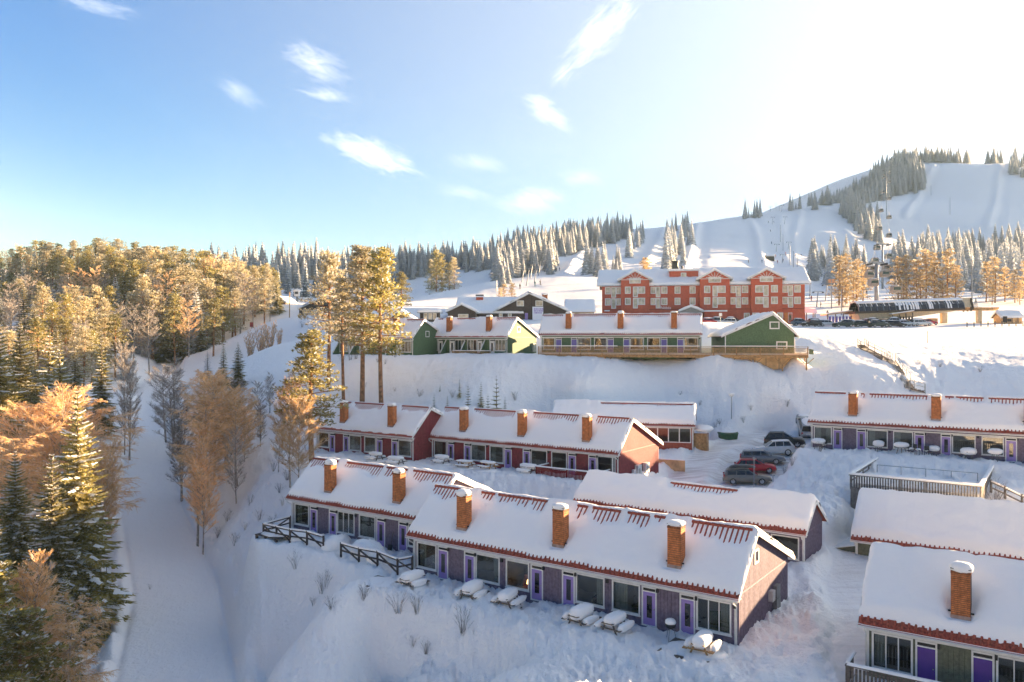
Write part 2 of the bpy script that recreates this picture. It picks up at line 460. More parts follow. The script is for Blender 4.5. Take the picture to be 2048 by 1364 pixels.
def h_all(X, Y, fine=True):
    X = np.asarray(X, float); Y = np.asarray(Y, float)
    Z = h_base(X, Y)
    for k, h in HS.items():
        if k == 'hotel': continue
        u = (X-h.X)*h.c - (Y-h.Y)*h.s; v = (X-h.X)*h.s + (Y-h.Y)*h.c
        d = np.maximum(np.maximum(-u, u-h.L), np.maximum(-v-YARD.get(k, 0), v-h.D))
        if k == 'N4': d = d + 2.4
        pad = h.Z + {'J': .3, 'N3': -.9, 'I': .15}.get(k, .05)
        w = 1 - sstep(.6, 2.6, d)
        Z = Z*(1-w) + pad*w
    d, (tz, tw) = seg_dist(X, Y, TRAIL)
    w = 1 - sstep(tw, tw+2.2, d); Z = Z*(1-w) + tz*w
    Z = Z + .85*np.exp(-((d-tw-.85)/.48)**2)*(Y < 160)*(.75 + .7*perlin(X*.45, Y*.45)) - .30*np.exp(-((d-tw+.0)/.32)**2)*(Y < 160)
    smooth = 1 - sstep(tw-.3, tw+1.2, d)
    for path in (ROAD, PARK, ALLEY):
        d, (tz, tw) = seg_dist(X, Y, path)
        w = 1 - sstep(tw, tw+2.0, d); Z = Z*(1-w) + tz*w
        Z = Z + (.45 if path is not PARK else .3)*np.exp(-((d-tw-1.1)/.7)**2)*(.7 + .9*perlin(X*.5+5, Y*.5))
        smooth = np.maximum(smooth, 1 - sstep(tw-.2, tw+.7, d))
    if fine:
        R_ = np.hypot(X, Y)
        near = 1 - sstep(90, 170, R_)
        k = (1-smooth)
        drift = fbm(X*.16, Y*.16, 3)*.42 + fbm(X*.55+9, Y*.55, 3)*.30
        rough = .55 + .45*sstep(-.12, .2, fbm(X*.10+3, Y*.10+8, 2))
        ridge = 1 - np.abs(fbm(X*.75+21, Y*.75+4, 4, .55))*2.2
        lump = np.maximum(ridge, 0)**2*.30 + np.abs(fbm(X*1.7, Y*1.7+4, 3))*.34 + fbm(X*3.4, Y*3.4+7, 2)*.13
        Z = Z + k*near*(drift*.85 + lump*rough*(1-.55*sstep(92, 108, Y)))
        if R_.max() > 250:
            for q in FOOT:
                acc = [0.0]
                for a, b in zip(q[:-1], q[1:]): acc.append(acc[-1]+math.hypot(b[0]-a[0], b[1]-a[1]))
                m_ = (X > min(a[0] for a in q)-2) & (X < max(a[0] for a in q)+2) & (Y > min(a[1] for a in q)-2) & (Y < max(a[1] for a in q)+2)
                if not m_.any(): continue
                xx, yy = X[m_] + .25*perlin(X[m_]*.8, Y[m_]*.8), Y[m_]
                d, (ss,) = seg_dist(xx, yy, [(a, b, c) for (a, b), c in zip(q, acc)])
                Zm = Z[m_] - .16*np.exp(-(d/.34)**2)*(.35+.65*np.maximum(np.sin(ss*4.4+3*perlin(xx*2, yy*2)), 0)) + .07*np.exp(-((d-.62)/.25)**2)*(.5+perlin(xx*2.5, yy*2.5))
                Z[m_] = Zm
        dT, (_, tT) = seg_dist(X, Y, TRAIL)
        Z = Z + near*(1-sstep(3.0, 5.5, dT-tT))*sstep(.4, 1.3, dT-tT)*(.30*np.abs(fbm(X*1.25+8, Y*1.25, 4, .6)) - .08)
        for path, dz in PISTE_EDGES:
            if R_.max() > 250:
                d, (_,) = seg_dist(X, Y, [(a, b, 0) for a, b in path])
                Z = Z + dz*np.exp(-(d/2.6)**2)*(1-near) - .5*dz*np.exp(-((d-6)/4)**2)*(1-near)
        Z = Z + (1-near)*k*fbm(X*.03, Y*.03, 4)*1.2*sstep(120, 400, R_)
        # ruts across the banks where people slide and walk down
        Z = Z - k*near*(.24-.12*sstep(92, 108, Y))*np.maximum(perlin(X*.9 - Y*.25, Y*.09 + X*.05), .1)
    return Z
PISTE_EDGES = [([at(px_, 0, Y_)[:2] for px_, Y_ in q], a) for q, a in (([(1397, 700), (1383, 520), (1372, 380), (1366, 320)], 1.5), ([(1175, 560), (1150, 430), (1128, 330)], 1.2), ([(1500, 690), (1516, 560), (1530, 430), (1538, 330)], 1.1), ([(1602, 720), (1588, 560), (1596, 420), (1606, 320)], 1.1), ([(1690, 600), (1722, 500), (1752, 410)], 1.2), ([(1330, 660), (1310, 520), (1290, 400)], 1.0), ([(1560, 700), (1570, 540), (1580, 400)], .8), ([(1880, 930), (1840, 800), (1810, 690)], 1.4), ([(2000, 860), (1990, 720), (1975, 640)], 1.2))]
YARD = {'F': 3.6, 'D': 3.4, 'C': 3.6, 'B': 3.4, 'H': 3.2, 'N2': 1.6, 'N1': 1.6, 'K': 1.6}
def _fp(key, *uv):
    h = HS[key]; return [wpt(h, u, v)[:2] for u, v in uv]
FOOT = [_fp('F', (-1, -1.6), (2.6, -1.0), (4.9, -1.1), (8.2, -1.3), (10.4, -1.0), (12.7, -1.1), (16, -1.4), (18.1, -1.0), (20.4, -1.1), (24.2, -1.2), (26.5, 2.0), (27, 8)), _fp('F', (10.4, -1.0), (9.5, -4.5), (5, -6.0), (-3, -5.5)), _fp('F', (20.4, -1.2), (21.5, -4.6), (26, -6), (31, -5)), _fp('F', (14, -4.8), (3, -7.6), (-6, -9.5)),
        _fp('D', (-1.5, -1.4), (2.6, -1.0), (4.9, -1.2), (10.3, -1.0), (12.6, -1.1), (15.6, -1.4)), _fp('C', (-2, -1.5), (2.6, -1.1), (4.9, -1.1), (10.3, -1.1), (12.7, -1.2), (16, -1.5), (24.5, -2.2), (26, 3), (26.5, 8)), _fp('B', (-1, -1.6), (4.9, -1.1), (10.3, -1.1), (13, -1.3), (16.5, -2)), _fp('H', (-1.2, -2.2), (2.6, -1.1), (4.9, -1.1), (10.3, -1.1), (12.7, -1.2), (18.1, -1.1), (22, -1.2)),
        _fp('H', (-1.2, -2.2), (-3.5, -5.5), (-6, -9)), _fp('K', (18, -2), (14, -2.2), (9, -2.4)), [(30, 112), (27, 106), (25, 101), (24.5, 97)], [(12, 112.5), (9, 106), (8, 100)], [(2, 113.5), (-2, 107), (-3, 101), (-4, 96)], [(5, 113), (4, 107), (3.5, 101)], [(-12, 121), (-13, 114), (-14.5, 107)], [(52, 106), (48, 101), (44, 97.5)], [(60, 112), (57, 106), (53, 100), (47, 95)],
        [(-28, 46), (-30, 58), (-37, 75), (-50, 100)], [(-25.5, 40), (-28.8, 55), (-34.5, 70), (-44, 90)], [(-17, 52), (-12.5, 60), (-20, 74), (-30, 92)]]
def hz(x, y): return float(h_all(np.array([x]), np.array([y]), True)[0])

def build_terrain():
    # fan of rows around the camera: fine where the photo looks, coarse behind
    ang = np.concatenate([np.linspace(-180, -60, 40, endpoint=False), np.linspace(-60, -38, 60, endpoint=False), np.linspace(-38, 38, 640, endpoint=False), np.linspace(38, 60, 60, endpoint=False), np.linspace(60, 180, 40, endpoint=False)])
    rad = [1.5]
    while rad[-1] < 2600:
        r = rad[-1]
        rad.append(r + (3.0 if r < 28 else .0068*r if r < 140 else .012*r if r < 1000 else .06*r))
    rad = np.array(rad)
    A, Rr = np.meshgrid(np.radians(ang), rad)
    X = Rr*np.sin(A); Y = Rr*np.cos(A)
    Z = h_all(X, Y)
    nr, na = X.shape
    v = np.c_[X.ravel(), Y.ravel(), Z.ravel()]
    v = np.r_[v, [[0, 0, float(Z[0].mean())]]]
    i = np.arange(nr-1)[:, None]; j = np.arange(na)[None]
    j2 = (j+1) % na
    f = np.stack([i*na+j, i*na+j2, (i+1)*na+j2, (i+1)*na+j], -1).reshape(-1, 4)[:, ::-1]
    me = bpy.data.meshes.new('snow_ground')
    c = nr*na
    tri = np.stack([np.full(na, c), np.arange(na), (np.arange(na)+1) % na], -1)[:, ::-1]
    nf = len(f) + len(tri)
    me.vertices.add(len(v)); me.vertices.foreach_set('co', v.ravel())
    idx = np.concatenate([f.ravel(), tri.ravel()]).astype(np.int32)
    me.loops.add(len(idx)); me.loops.foreach_set('vertex_index', idx)
    me.polygons.add(nf)
    st = np.concatenate([np.arange(len(f))*4, len(f)*4 + np.arange(len(tri))*3]).astype(np.int32)
    me.polygons.foreach_set('loop_start', st)
    me.polygons.foreach_set('use_smooth', np.ones(nf, bool))
    me.update(calc_edges=True)
    me.validate()
    # how worn the snow is: 1 on the driven road and the trail
    d, (tz, tw) = seg_dist(X, Y, ROAD); wear = 1 - sstep(tw-.6, tw+.7, d)
    d, (tz, tw) = seg_dist(X, Y, PARK); wear = np.maximum(wear, .8*(1 - sstep(tw-.2, tw+.8, d)))
    d, (tz, tw) = seg_dist(X, Y, ALLEY); wear = np.maximum(wear, .35*(1 - sstep(tw-.8, tw+.7, d)))
    d, (tz, tw) = seg_dist(X, Y, TRAIL); gro = 1 - sstep(tw-.4, tw+.4, d)
    for nm, a in (('wear', wear), ('groom', gro)):
        at_ = me.attributes.new(nm, 'FLOAT', 'POINT')
        at_.data.foreach_set('value', np.r_[a.ravel(), 0.0].astype(np.float32))
    m, n, l, p, geo = snow_mat('ground_snow', .5, ((.9, .14), (4.0, .085), (13.0, .035)))
    aw = n.new('ShaderNodeAttribute'); aw.attribute_name = 'wear'
    nz = n.new('ShaderNodeTexNoise'); nz.inputs['Scale'].default_value = 1.0; nz.inputs['Detail'].default_value = 3; nz.inputs['Roughness'].default_value = .7
    mp = n.new('ShaderNodeMapping'); mp.inputs['Rotation'].default_value = (0, 0, R(-45)); mp.inputs['Scale'].default_value = (.10, 1.7, 1)
    l.new(geo.outputs['Position'], mp.inputs[0]); l.new(mp.outputs[0], nz.inputs['Vector'])
    mu = n.new('ShaderNodeMath'); mu.operation = 'MULTIPLY'
    rp = n.new('ShaderNodeMapRange'); rp.inputs[1].default_value = .38; rp.inputs[2].default_value = .68
    l.new(nz.outputs['Fac'], rp.inputs[0]); l.new(rp.outputs[0], mu.inputs[0]); l.new(aw.outputs['Fac'], mu.inputs[1])
    ag = n.new('ShaderNodeAttribute'); ag.attribute_name = 'groom'
    m0 = n.new('ShaderNodeMixRGB'); m0.inputs['Color1'].default_value = (.95, .915, .875, 1); m0.inputs['Color2'].default_value = (.92, .885, .845, 1)
    l.new(ag.outputs['Fac'], m0.inputs['Fac'])
    mx = n.new('ShaderNodeMixRGB'); mx.inputs['Color2'].default_value = (.62, .55, .50, 1); l.new(m0.outputs[0], mx.inputs['Color1'])
    l.new(mu.outputs[0], mx.inputs['Fac']); l.new(mx.outputs[0], p.inputs['Base Color'])
    me.materials.append(m)
    o = bpy.data.objects.new('snow_ground', me); link(o)
    return tag(o, kind='structure')
build_terrain()

# ------------------------------------------------------------------ house materials
m_white = mat('white_paint', (.72, .71, .68), .5, vary=.05)
m_plum = mat('plum_boards', (.150, .116, .165), .65, vary=.18, scale=6, bump=.2)
m_crimson = mat('crimson_boards', (.21, .030, .038), .65, vary=.18, scale=6, bump=.2)
m_red = mat('falu_boards', (.36, .085, .05), .65, vary=.15, scale=6, bump=.2)
m_green = mat('green_boards', (.085, .150, .075), .65, vary=.15, scale=6, bump=.2)
m_olive = mat('olive_boards', (.115, .125, .085), .65, vary=.15, scale=6, bump=.2)
m_brown = mat('brown_boards', (.060, .042, .034), .65, vary=.2, scale=4, bump=.2)
m_hotel = mat('hotel_boards', (.50, .098, .046), .6, vary=.08, scale=2)
m_violet = mat('violet_door', (.30, .21, .50), .4, vary=.04)
m_deepviolet = mat('deep_violet_door', (.085, .035, .26), .35, vary=.04)
m_blueviolet = mat('blue_violet_door', (.16, .13, .38), .4, vary=.04)
m_tile = mat('clay_tile', (.32, .068, .038), .7, vary=.3, scale=9, bump=.2)
m_brick = mat('brick', (.50, .165, .052), .85, vary=.22, scale=5, bump=.3, bscale=60)
m_mortar = mat('mortar', (.10, .055, .040), .9, vary=.1)
m_black = mat('black_metal', (.02, .02, .022), .5, vary=0)
m_steel = mat('grey_steel', (.30, .31, .32), .45, .6, vary=.08)
m_wood = mat('weathered_wood', (.155, .120, .095), .8, vary=.3, scale=4, bump=.3, stretch=(1, 1, 6))
m_newwood = mat('treated_wood', (.36, .205, .085), .75, vary=.25, scale=4, bump=.2)
m_greywood = mat('grey_wood', (.17, .155, .145), .85, vary=.3, scale=4, bump=.3)
m_ochre = mat('ochre_board', (.56, .36, .18), .8, vary=.2, scale=1.5)
m_inner = mat('room_wall', (.42, .38, .32), .9, vary=.05)
m_floor = mat('room_floor', (.20, .13, .08), .6, vary=.1)
m_curtain = mat('pale_curtain', (.62, .64, .56), .9, vary=.06)
def glass_mat(name, tint=(.80, .84, .86), refl=.10, rough=.01, slope=.45):
    m = bpy.data.materials.new(name); m.use_nodes = True
    n, l = m.node_tree.nodes, m.node_tree.links; n.clear()
    o = n.new('ShaderNodeOutputMaterial'); mx = n.new('ShaderNodeMixShader'); tr = n.new('ShaderNodeBsdfTransparent'); gl = n.new('ShaderNodeBsdfGlossy')
    fr = n.new('ShaderNodeLayerWeight'); fr.inputs['Blend'].default_value = .35
    ma = n.new('ShaderNodeMath'); ma.operation = 'MULTIPLY_ADD'; ma.use_clamp = True
    l.new(fr.outputs['Fresnel'], ma.inputs[0]); ma.inputs[1].default_value = slope; ma.inputs[2].default_value = refl
    tr.inputs[0].default_value = (*tint, 1); gl.inputs['Roughness'].default_value = rough
    l.new(ma.outputs[0], mx.inputs[0]); l.new(tr.outputs[0], mx.inputs[1]); l.new(gl.outputs[0], mx.inputs[2]); l.new(mx.outputs[0], o.inputs[0])
    MATS[name] = m
    return m
m_glass = glass_mat('window_glass', (.66, .69, .70), .05)
m_glass_far = mat('far_window_glass', (.56, .47, .35), .12, vary=.25, scale=.9, spec=.9)  # opaque panes: warm reflections and curtains put into one cream colour

# shared small meshes
def roll_tile(L=.42, w=.12, h=.072):
    b = MB(); n = 5
    for y0, y1, dz in ((0, L, .012),):
        ring = [(math.cos(math.pi*i/n)*w/2, math.sin(math.pi*i/n)*h+dz) for i in range(n+1)]
        for i in range(n):
            (xa, za), (xb, zb) = ring[i], ring[i+1]
            b.quad((xa, y0, za), (xa, y1, za-.012), (xb, y1, zb-.012), (xb, y0, zb))
        k = len(b.v); b.v += [(x, y0, z) for x, z in ring]; b.f.append(tuple(range(k, k+n+1))); b.m.append(0)
    return b.mesh('roll_tile', m_tile, True)
ME_TILE = roll_tile()
def cap_tile(L=.40, w=.26, h=.15):
    b = MB(); n = 6
    r0 = [(math.cos(math.pi*i/n)*w/2, math.sin(math.pi*i/n)*h) for i in range(n+1)]
    for i in range(n):
        (ya, za), (yb, zb) = r0[i], r0[i+1]
        b.quad((0, ya, za+.015), (0, yb, zb+.015), (L, yb*.9, zb*.92), (L, ya*.9, za*.92))
    k = len(b.v); b.v += [(0, y, z+.015) for y, z in r0]; b.f.append(tuple(range(k, k+n+1))); b.m.append(0)
    return b.mesh('cap_tile', m_tile, True)
ME_CAP = cap_tile()
def curtain_mesh(w=.55, h=1.62, n=14):
    b = MB()
    P = [(w*i/n, .035*math.sin(i*2.4)) for i in range(n+1)]
    for i in range(n):
        b.quad((P[i][0], P[i][1], 0), (P[i+1][0], P[i+1][1], 0), (P[i+1][0], P[i+1][1], h), (P[i][0], P[i][1], h))
    return b.mesh('curtain', m_curtain, True)
ME_CURTAIN = curtain_mesh()
_FR = {}
def frame_mesh(w, h, t, d, m, nv=0, nh=0, bar=.05):
    k = (round(w, 2), round(h, 2), t, d, m.name, nv, nh)
    if k not in _FR:
        b = MB()
        b.box((0, 0, 0), (t, d, h)).box((w-t, 0, 0), (w, d, h)).box((t, 0, 0), (w-t, d, t)).box((t, 0, h-t), (w-t, d, h))
        for i in range(nv):
            x = t + (w-2*t)*(i+1)/(nv+1); b.box((x-bar/2, .015, t), (x+bar/2, d-.01, h-t))
        for i in range(nh):
            z = t + (h-2*t)*(i+1)/(nh+1); b.box((t, .018, z-bar/2), (w-t, d-.013, z+bar/2))
        _FR[k] = b.mesh('frame', m)
    return _FR[k]
def window(p, u0, u1, z0, z1, v=0.0, t=.09, d=.14, m=None, nv=0, nh=0, glass=None, curtains=(), label=None, sill=True, out=.03, pane_in=.06):
    """window in a wall facing -v: frame > panes, curtains"""
    m = m or m_white
    w, h = u1-u0, z1-z0
    f = inst('window', frame_mesh(w, h, t, d, m, nv, nh), p, (u0, v-out, z0))
    if label: f['label'] = label
    for i in range(nv+1):
        a = t + (w-2*t)*i/(nv+1) + (.025 if i else 0); b_ = t + (w-2*t)*(i+1)/(nv+1) - (.025 if i < nv else 0)
        bx('pane', glass or m_glass, f, (a, pane_in, t), (b_, pane_in+.012, h-t))
    for c in curtains:
        s = min(1.0, (h-.2)/1.62)
        inst('curtain', ME_CURTAIN, f, (t+.02 if c == 'l' else w-t-.57 if c == 'r' else c, d+.12, .1), 0, (1, 1, s))
    if sill: bx('sill', m, f, (-.03, -.05, -.05), (w+.03, .02, 0))
    return f
def door(p, u0, u1, z0, z1, m, v=0.0, pane=True, label=None, frame=.085, pm=None, wide=False):
    fr = inst('door_frame', frame_mesh(u1-u0, z1-z0, frame, .15, m_white), p, (u0, v-.03, z0))
    a, b_ = u0+frame, u1-frame
    w = b_-a
    q = MB()
    h = z1-z0-frame-.22
    q.box((0, 0, 0), (w, .05, h))
    o = q.build('door', m, p, (a, v+.005, z0+.06))
    if label: o['label'] = label
    if pane:
        x0, x1 = (w*.30, w*.72) if not wide else (w*.18, w*.82)
        bx('door_pane', pm or m_glass_door, o, (x0, -.012, h*.22), (x1, .004, h*.86))
    bx('handle', m_steel, o, (w*.84, -.05, h*.47), (w*.93, -.001, h*.50))
    bx('transom', m_black, p, (a, v+.03, z1-frame-.16), (b_, v+.06, z1-frame))
    bx('snow_ledge', snow_roof, p, (a, v-.045, z1-frame-.215), (b_, v+.03, z1-frame-.16))
    return o
m_glass_door = mat('dark_door_glass', (.015, .015, .018), .05, vary=0, spec=.9)

def brickwork(w, d, z0, z1, course=.125, bl=.28, single=None, parent=None):
    """running-bond bricks on the four sides, a joint between each"""
    b = MB(); n = int((z1-z0)/course); out = []
    for k in range(n):
        z = z0 + k*course
        for side in range(4):
            Ls = w if side % 2 == 0 else d
            x = -(bl/2 if k % 2 else 0)
            while x < Ls - .02:
                a, c = max(x, 0)+.006, min(x+bl, Ls)-.006
                if c - a > .04:
                    o_ = .012
                    if side == 0: q = ((a, -o_, z+.012), (c, .03, z+course-.012))
                    elif side == 1: q = ((w-.03, a, z+.012), (w+o_, c, z+course-.012))
                    elif side == 2: q = ((w-c, d-.03, z+.012), (w-a, d+o_, z+course-.012))
                    else: q = ((-o_, d-c, z+.012), (.03, d-a, z+course-.012))
                    out.append((side, q))
                x += bl
    return out
_CH = {}
def chimney(p, u, v, zr, zt, w=.80, d=.62, cap=.22, single=False, seed=0, zbase=None):
    """brick stack: bricks, lead flashing, metal hood and a cushion of snow"""
    H = zt - zr
    core = MB().box((0, 0, -.8), (w, d, H)).build('chimney', m_mortar, p, (u-w/2, v, zr))
    if single:
        fr = [q for s, q in brickwork(w, d, 0, H, .1, .27) if s in (0, 1, 3)]
        for a, b_ in fr[:298]: bx('brick', m_brick, core, a, b_)
    else:
        key = (round(w, 2), round(d, 2), round(H, 1))
        if key not in _CH:
            b = MB()
            for s, (a, c) in brickwork(w, d, -.3, H): b.box(a, c)
            _CH[key] = b.mesh('brickwork', m_brick)
        o = inst('brickwork', _CH[key], core); tag(o, kind='stuff')
    bx('chimney_foot', mat('foot_render', (.34, .24, .20), .9, vary=.2), core, (-.025, -.025, -.5), (w+.025, d+.025, .26))
    bx('soot_course', mat('sooty_brick', (.22, .075, .03), .9, vary=.4, scale=9), core, (-.02, -.02, H-.12), (w+.02, d+.02, H))
    bx('chimney_hood', m_black, core, (-.03, -.03, H+.10), (w+.03, d+.03, H+.13))
    bx('hood_leg', m_black, core, (.05, .05, H), (w-.05, d-.05, H+.09))
    g = random.Random(seed)
    MB().blob((w/2+g.uniform(-.05, .05), d/2, H+.14), (w*g.uniform(.55, .66), d*g.uniform(.58, .72), cap*g.uniform(.55, 1.25)), nu=16, nv=8, seed=seed, rough=.07, sq=.75).build('snow_cap', snow_heap, core, smooth=True)
    bx('flashing_bracket', m_black, core, (-.14, .1, .35), (0, .16, .42))
    bx('flashing_bracket', m_black, core, (w, .1, .35), (w+.14, .16, .42))
    return core

def roofz(h, v):
    r = h.D*h.a
    return h.He + (v+h.oe)*(h.Hr-h.He)/(r+h.oe) if v <= r else h.Hr - (v-r)*(h.Hr-h.He)/(h.D+h.oe-r)
def np_roofz(h, v):
    r = h.D*h.a
    return np.where(v <= r, h.He + (v+h.oe)*(h.Hr-h.He)/(r+h.oe), h.Hr - (v-r)*(h.Hr-h.He)/(h.D+h.oe-r))

def roof_snow(h, p, T=.30, eave=.26, bare=(), chim=(), du=.22, seed=0, back=True, rake=.02, sag=.5):
    """one blanket of snow lying over both slopes; thin where tiles show along the ridge (bare = (u0,u1,depth))"""
    r = h.D*h.a
    def edge(a, b, step, e=(.0, .03, .08, .16, .28)):
        m = np.arange(a+.4, b-.4, step)
        return np.unique(np.round(np.r_[[a+x for x in e], m, [b-x for x in e]], 3))
    us = edge(-h.ro-.04, h.L+h.ro+.04, du)
    dv = du*.62
    vs = np.unique(np.round(np.r_[np.linspace(-h.oe-.03, -h.oe+.9, 14), np.arange(-h.oe+1.0, r-.05, dv), [r-.04, r, r+.04, r+.1, r+.2, r+.35], np.arange(r+.5, h.D+h.oe-.4, dv*1.6), [h.D+h.oe-x for x in (.3, .16, .08, .03, -.03)]], 3))
    U, V = np.meshgrid(us, vs)
    def rnd(d, w=.28):
        t = np.clip(d/w, 0, 1); return np.sqrt(np.clip(t*(2-t), 0, 1))
    n1 = fbm(U*.40+seed*7.3, V*.40+seed, 4); n2 = fbm(U*1.7+seed*3.1, V*1.7+5, 3)
    slide = np.maximum(perlin(U*1.3+seed*5, V*.12), .15)-.15
    t = T*(1 + .55*n1 + .18*n2 - .25*slide)
    lo = V + h.oe - eave*(1 + .75*fbm(U*.8+seed, U*0+seed*2.7, 4, .6))
    t = t*rnd(lo, .34)
    t = np.where(lo < 0, -.05, t)
    for d in (U + h.ro + rake - .16*np.maximum(n2, -.4) - .14*np.maximum(n1, -.3), h.L + h.ro + rake - U - .16*np.maximum(n2, -.4) - .14*np.maximum(n1, -.3)):
        t = np.where(d <= 0, -.03, t*rnd(d, .30))
    hi = h.D + h.oe - V
    t = np.where(hi < 0, -.04, t*rnd(hi, .3))
    bz = np.full(U.shape, -9.0)
    for a, b, dep in bare:
        e = np.minimum(U-a, b-U)
        dd = dep*.85*(.66 + .75*fbm(U*.8+seed+dep, U*0+3.3, 4, .65))*np.clip(e/.2, -1, 1)
        bz = np.maximum(bz, np.where(e > -.1, dd, -9))
    fr = (r - V)                      # distance below the ridge on the front slope
    cov = sstep(-.05, .55, fr - bz)
    bare_t = .046 + .050*n2 + .02*n1
    inb = (bz > 0) & (fr > -.02)
    t = np.where(inb, np.minimum(t, bare_t + (T-bare_t)*cov), t)
    crest = (bz > 0) & (fr <= -.02)
    t = np.where(crest, t*(.35 + .65*rnd(-fr, .5)), t)
    for (cu, cv, cw, cd) in chim:
        dx = np.maximum(np.abs(U-cu)-cw/2, 0); dy = np.maximum(np.maximum(cv-V, V-cv-cd), 0)
        dch = np.hypot(dx, dy)
        t = np.where(dch < .5, t*(.12 + .88*sstep(.02, .42, dch)), t)
    Z = np_roofz(h, V) + t + .012
    nv, nu = U.shape
    v = np.c_[U.ravel(), V.ravel(), Z.ravel()]
    i = np.arange(nv-1)[:, None]; j = np.arange(nu-1)[None]
    f = np.stack([i*nu+j, i*nu+j+1, (i+1)*nu+j+1, (i+1)*nu+j], -1).reshape(-1, 4)
    me = bpy.data.meshes.new('snow_layer'); me.from_pydata(v.tolist(), [], f.tolist())
    me.materials.append(snow_roof); me.polygons.foreach_set('use_smooth', [True]*len(f)); me.update()
    return inst('snow_layer', me, p)

def tiles(h, p, bare, eave_row, single, step=.30):
    """clay tiles: the eave row, the rows left bare under the ridge, and ridge caps"""
    r = h.D*h.a; al = math.atan2(h.Hr-h.He, r+h.oe)
    ca, sa = math.cos(al), math.sin(al)
    spots = []
    if eave_row:
        n = int((h.L+2*h.ro)/step)
        for i in range(n): spots.append((-h.ro+.12+i*step, 0.0))
    S = (r+h.oe)/ca
    for a, b, dep in bare:
        k = max(1, int(round(dep/ca/.40)))
        for i in range(int((b-a)/step)):
            for q in range(k): spots.append((a+.1+i*step, S - .45 - q*.40))
    caps = []
    for a, b, dep in bare:
        for i in range(int((b-a)/.40)): caps.append(a+i*.40)
    if single:
        for u, s in spots[:299]:
            o = inst('roof_tile', ME_TILE, p, (u, -h.oe + s*ca, h.He + s*sa + .010)); o.rotation_euler = (al, 0, 0)
        for u in caps: inst('ridge_tile', ME_CAP, p, (u, r, h.Hr-.03))
    else:
        n = 5; b = MB()
        for u, s in spots:
            L, w, hh = .42, .12, .072
            for i in range(4):
                t0, t1 = math.pi*i/4, math.pi*(i+1)/4
                xa, za, xb, zb = math.cos(t0)*w/2, math.sin(t0)*hh+.01, math.cos(t1)*w/2, math.sin(t1)*hh+.01
                def P(x, y, z): return (u+x, -h.oe + (s+y)*ca - z*sa, h.He + (s+y)*sa + z*ca)
                b.quad(P(xa, 0, za), P(xa, L, za), P(xb, L, zb), P(xb, 0, zb))
        if spots: tag(b.build('roof_tiles', m_tile, p, smooth=True), kind='stuff')
        b = MB()
        for u in caps:
            for i in range(4):
                t0, t1 = math.pi*i/4, math.pi*(i+1)/4
                b.quad((u, r+math.cos(t0)*.13, h.Hr-.02+math.sin(t0)*.15), (u, r+math.cos(t1)*.13, h.Hr-.02+math.sin(t1)*.15), (u+.39, r+math.cos(t1)*.12, h.Hr-.03+math.sin(t1)*.14), (u+.39, r+math.cos(t0)*.12, h.Hr-.03+math.sin(t0)*.14))
        if caps: tag(b.build('ridge_tiles', m_tile, p, smooth=True), kind='stuff')

def roof_frame(h, p, rm=None, wm=None, left=True, gutter=True):
    """slabs, white soffit, verge boards, gutter"""
    r = h.D*h.a; rm = rm or m_tile; wm = wm or m_white
    a, c = -h.ro, h.L+h.ro
    b = MB(); th = .10
    b.prism([(a, -h.oe, h.He), (a, r, h.Hr), (a, r, h.Hr-th), (a, -h.oe, h.He-th)], (c-a, 0, 0))
    b.prism([(a, r, h.Hr), (a, h.D+h.oe, h.He), (a, h.D+h.oe, h.He-th), (a, r, h.Hr-th)], (c-a, 0, 0))
    b.build('roof', rm, p)
    for x0, x1 in ((a-.035, a-.002), (c+.002, c+.035)):
        for s in (0, 1):
            q = [( x0, -h.oe-.02, h.He+.015), (x0, r, h.Hr+.02), (x0, r, h.Hr-.24), (x0, -h.oe-.02, h.He-.22)] if s == 0 else [(x0, r, h.Hr+.02), (x0, h.D+h.oe, h.He+.015), (x0, h.D+h.oe, h.He-.22), (x0, r, h.Hr-.24)]
            MB().prism(q, (x1-x0, 0, 0)).build('verge_board', wm, p)
    bx('soffit', wm, p, (a+.02, -h.oe+.02, h.He-.16), (c-.02, -.01, h.He-.13))
    if gutter:
        bx('fascia', wm, p, (a+.01, -h.oe-.004, h.He-.20), (c-.01, -h.oe+.018, h.He-.104))
        b = MB(); n = 6
        for i in range(n):
            t0, t1 = math.pi + math.pi*i/n, math.pi + math.pi*(i+1)/n
            b.quad((a, -h.oe-.075+math.cos(t0)*.065, h.He-.10+math.sin(t0)*.075), (c, -h.oe-.075+math.cos(t0)*.065, h.He-.10+math.sin(t0)*.075), (c, -h.oe-.075+math.cos(t1)*.065, h.He-.10+math.sin(t1)*.075), (a, -h.oe-.075+math.cos(t1)*.065, h.He-.10+math.sin(t1)*.075))
        b.build('gutter', wm, p, smooth=True)

def downpipe(h, p, u, v=-.07, wm=None):
    b = MB().tube([(u, -h.oe-.07, h.He-.16), (u, -h.oe-.05, h.He-.30), (u, v, h.He-.62), (u, v, -.3)], .045, 8)
    b.build('downpipe', wm or m_white, p, smooth=True)

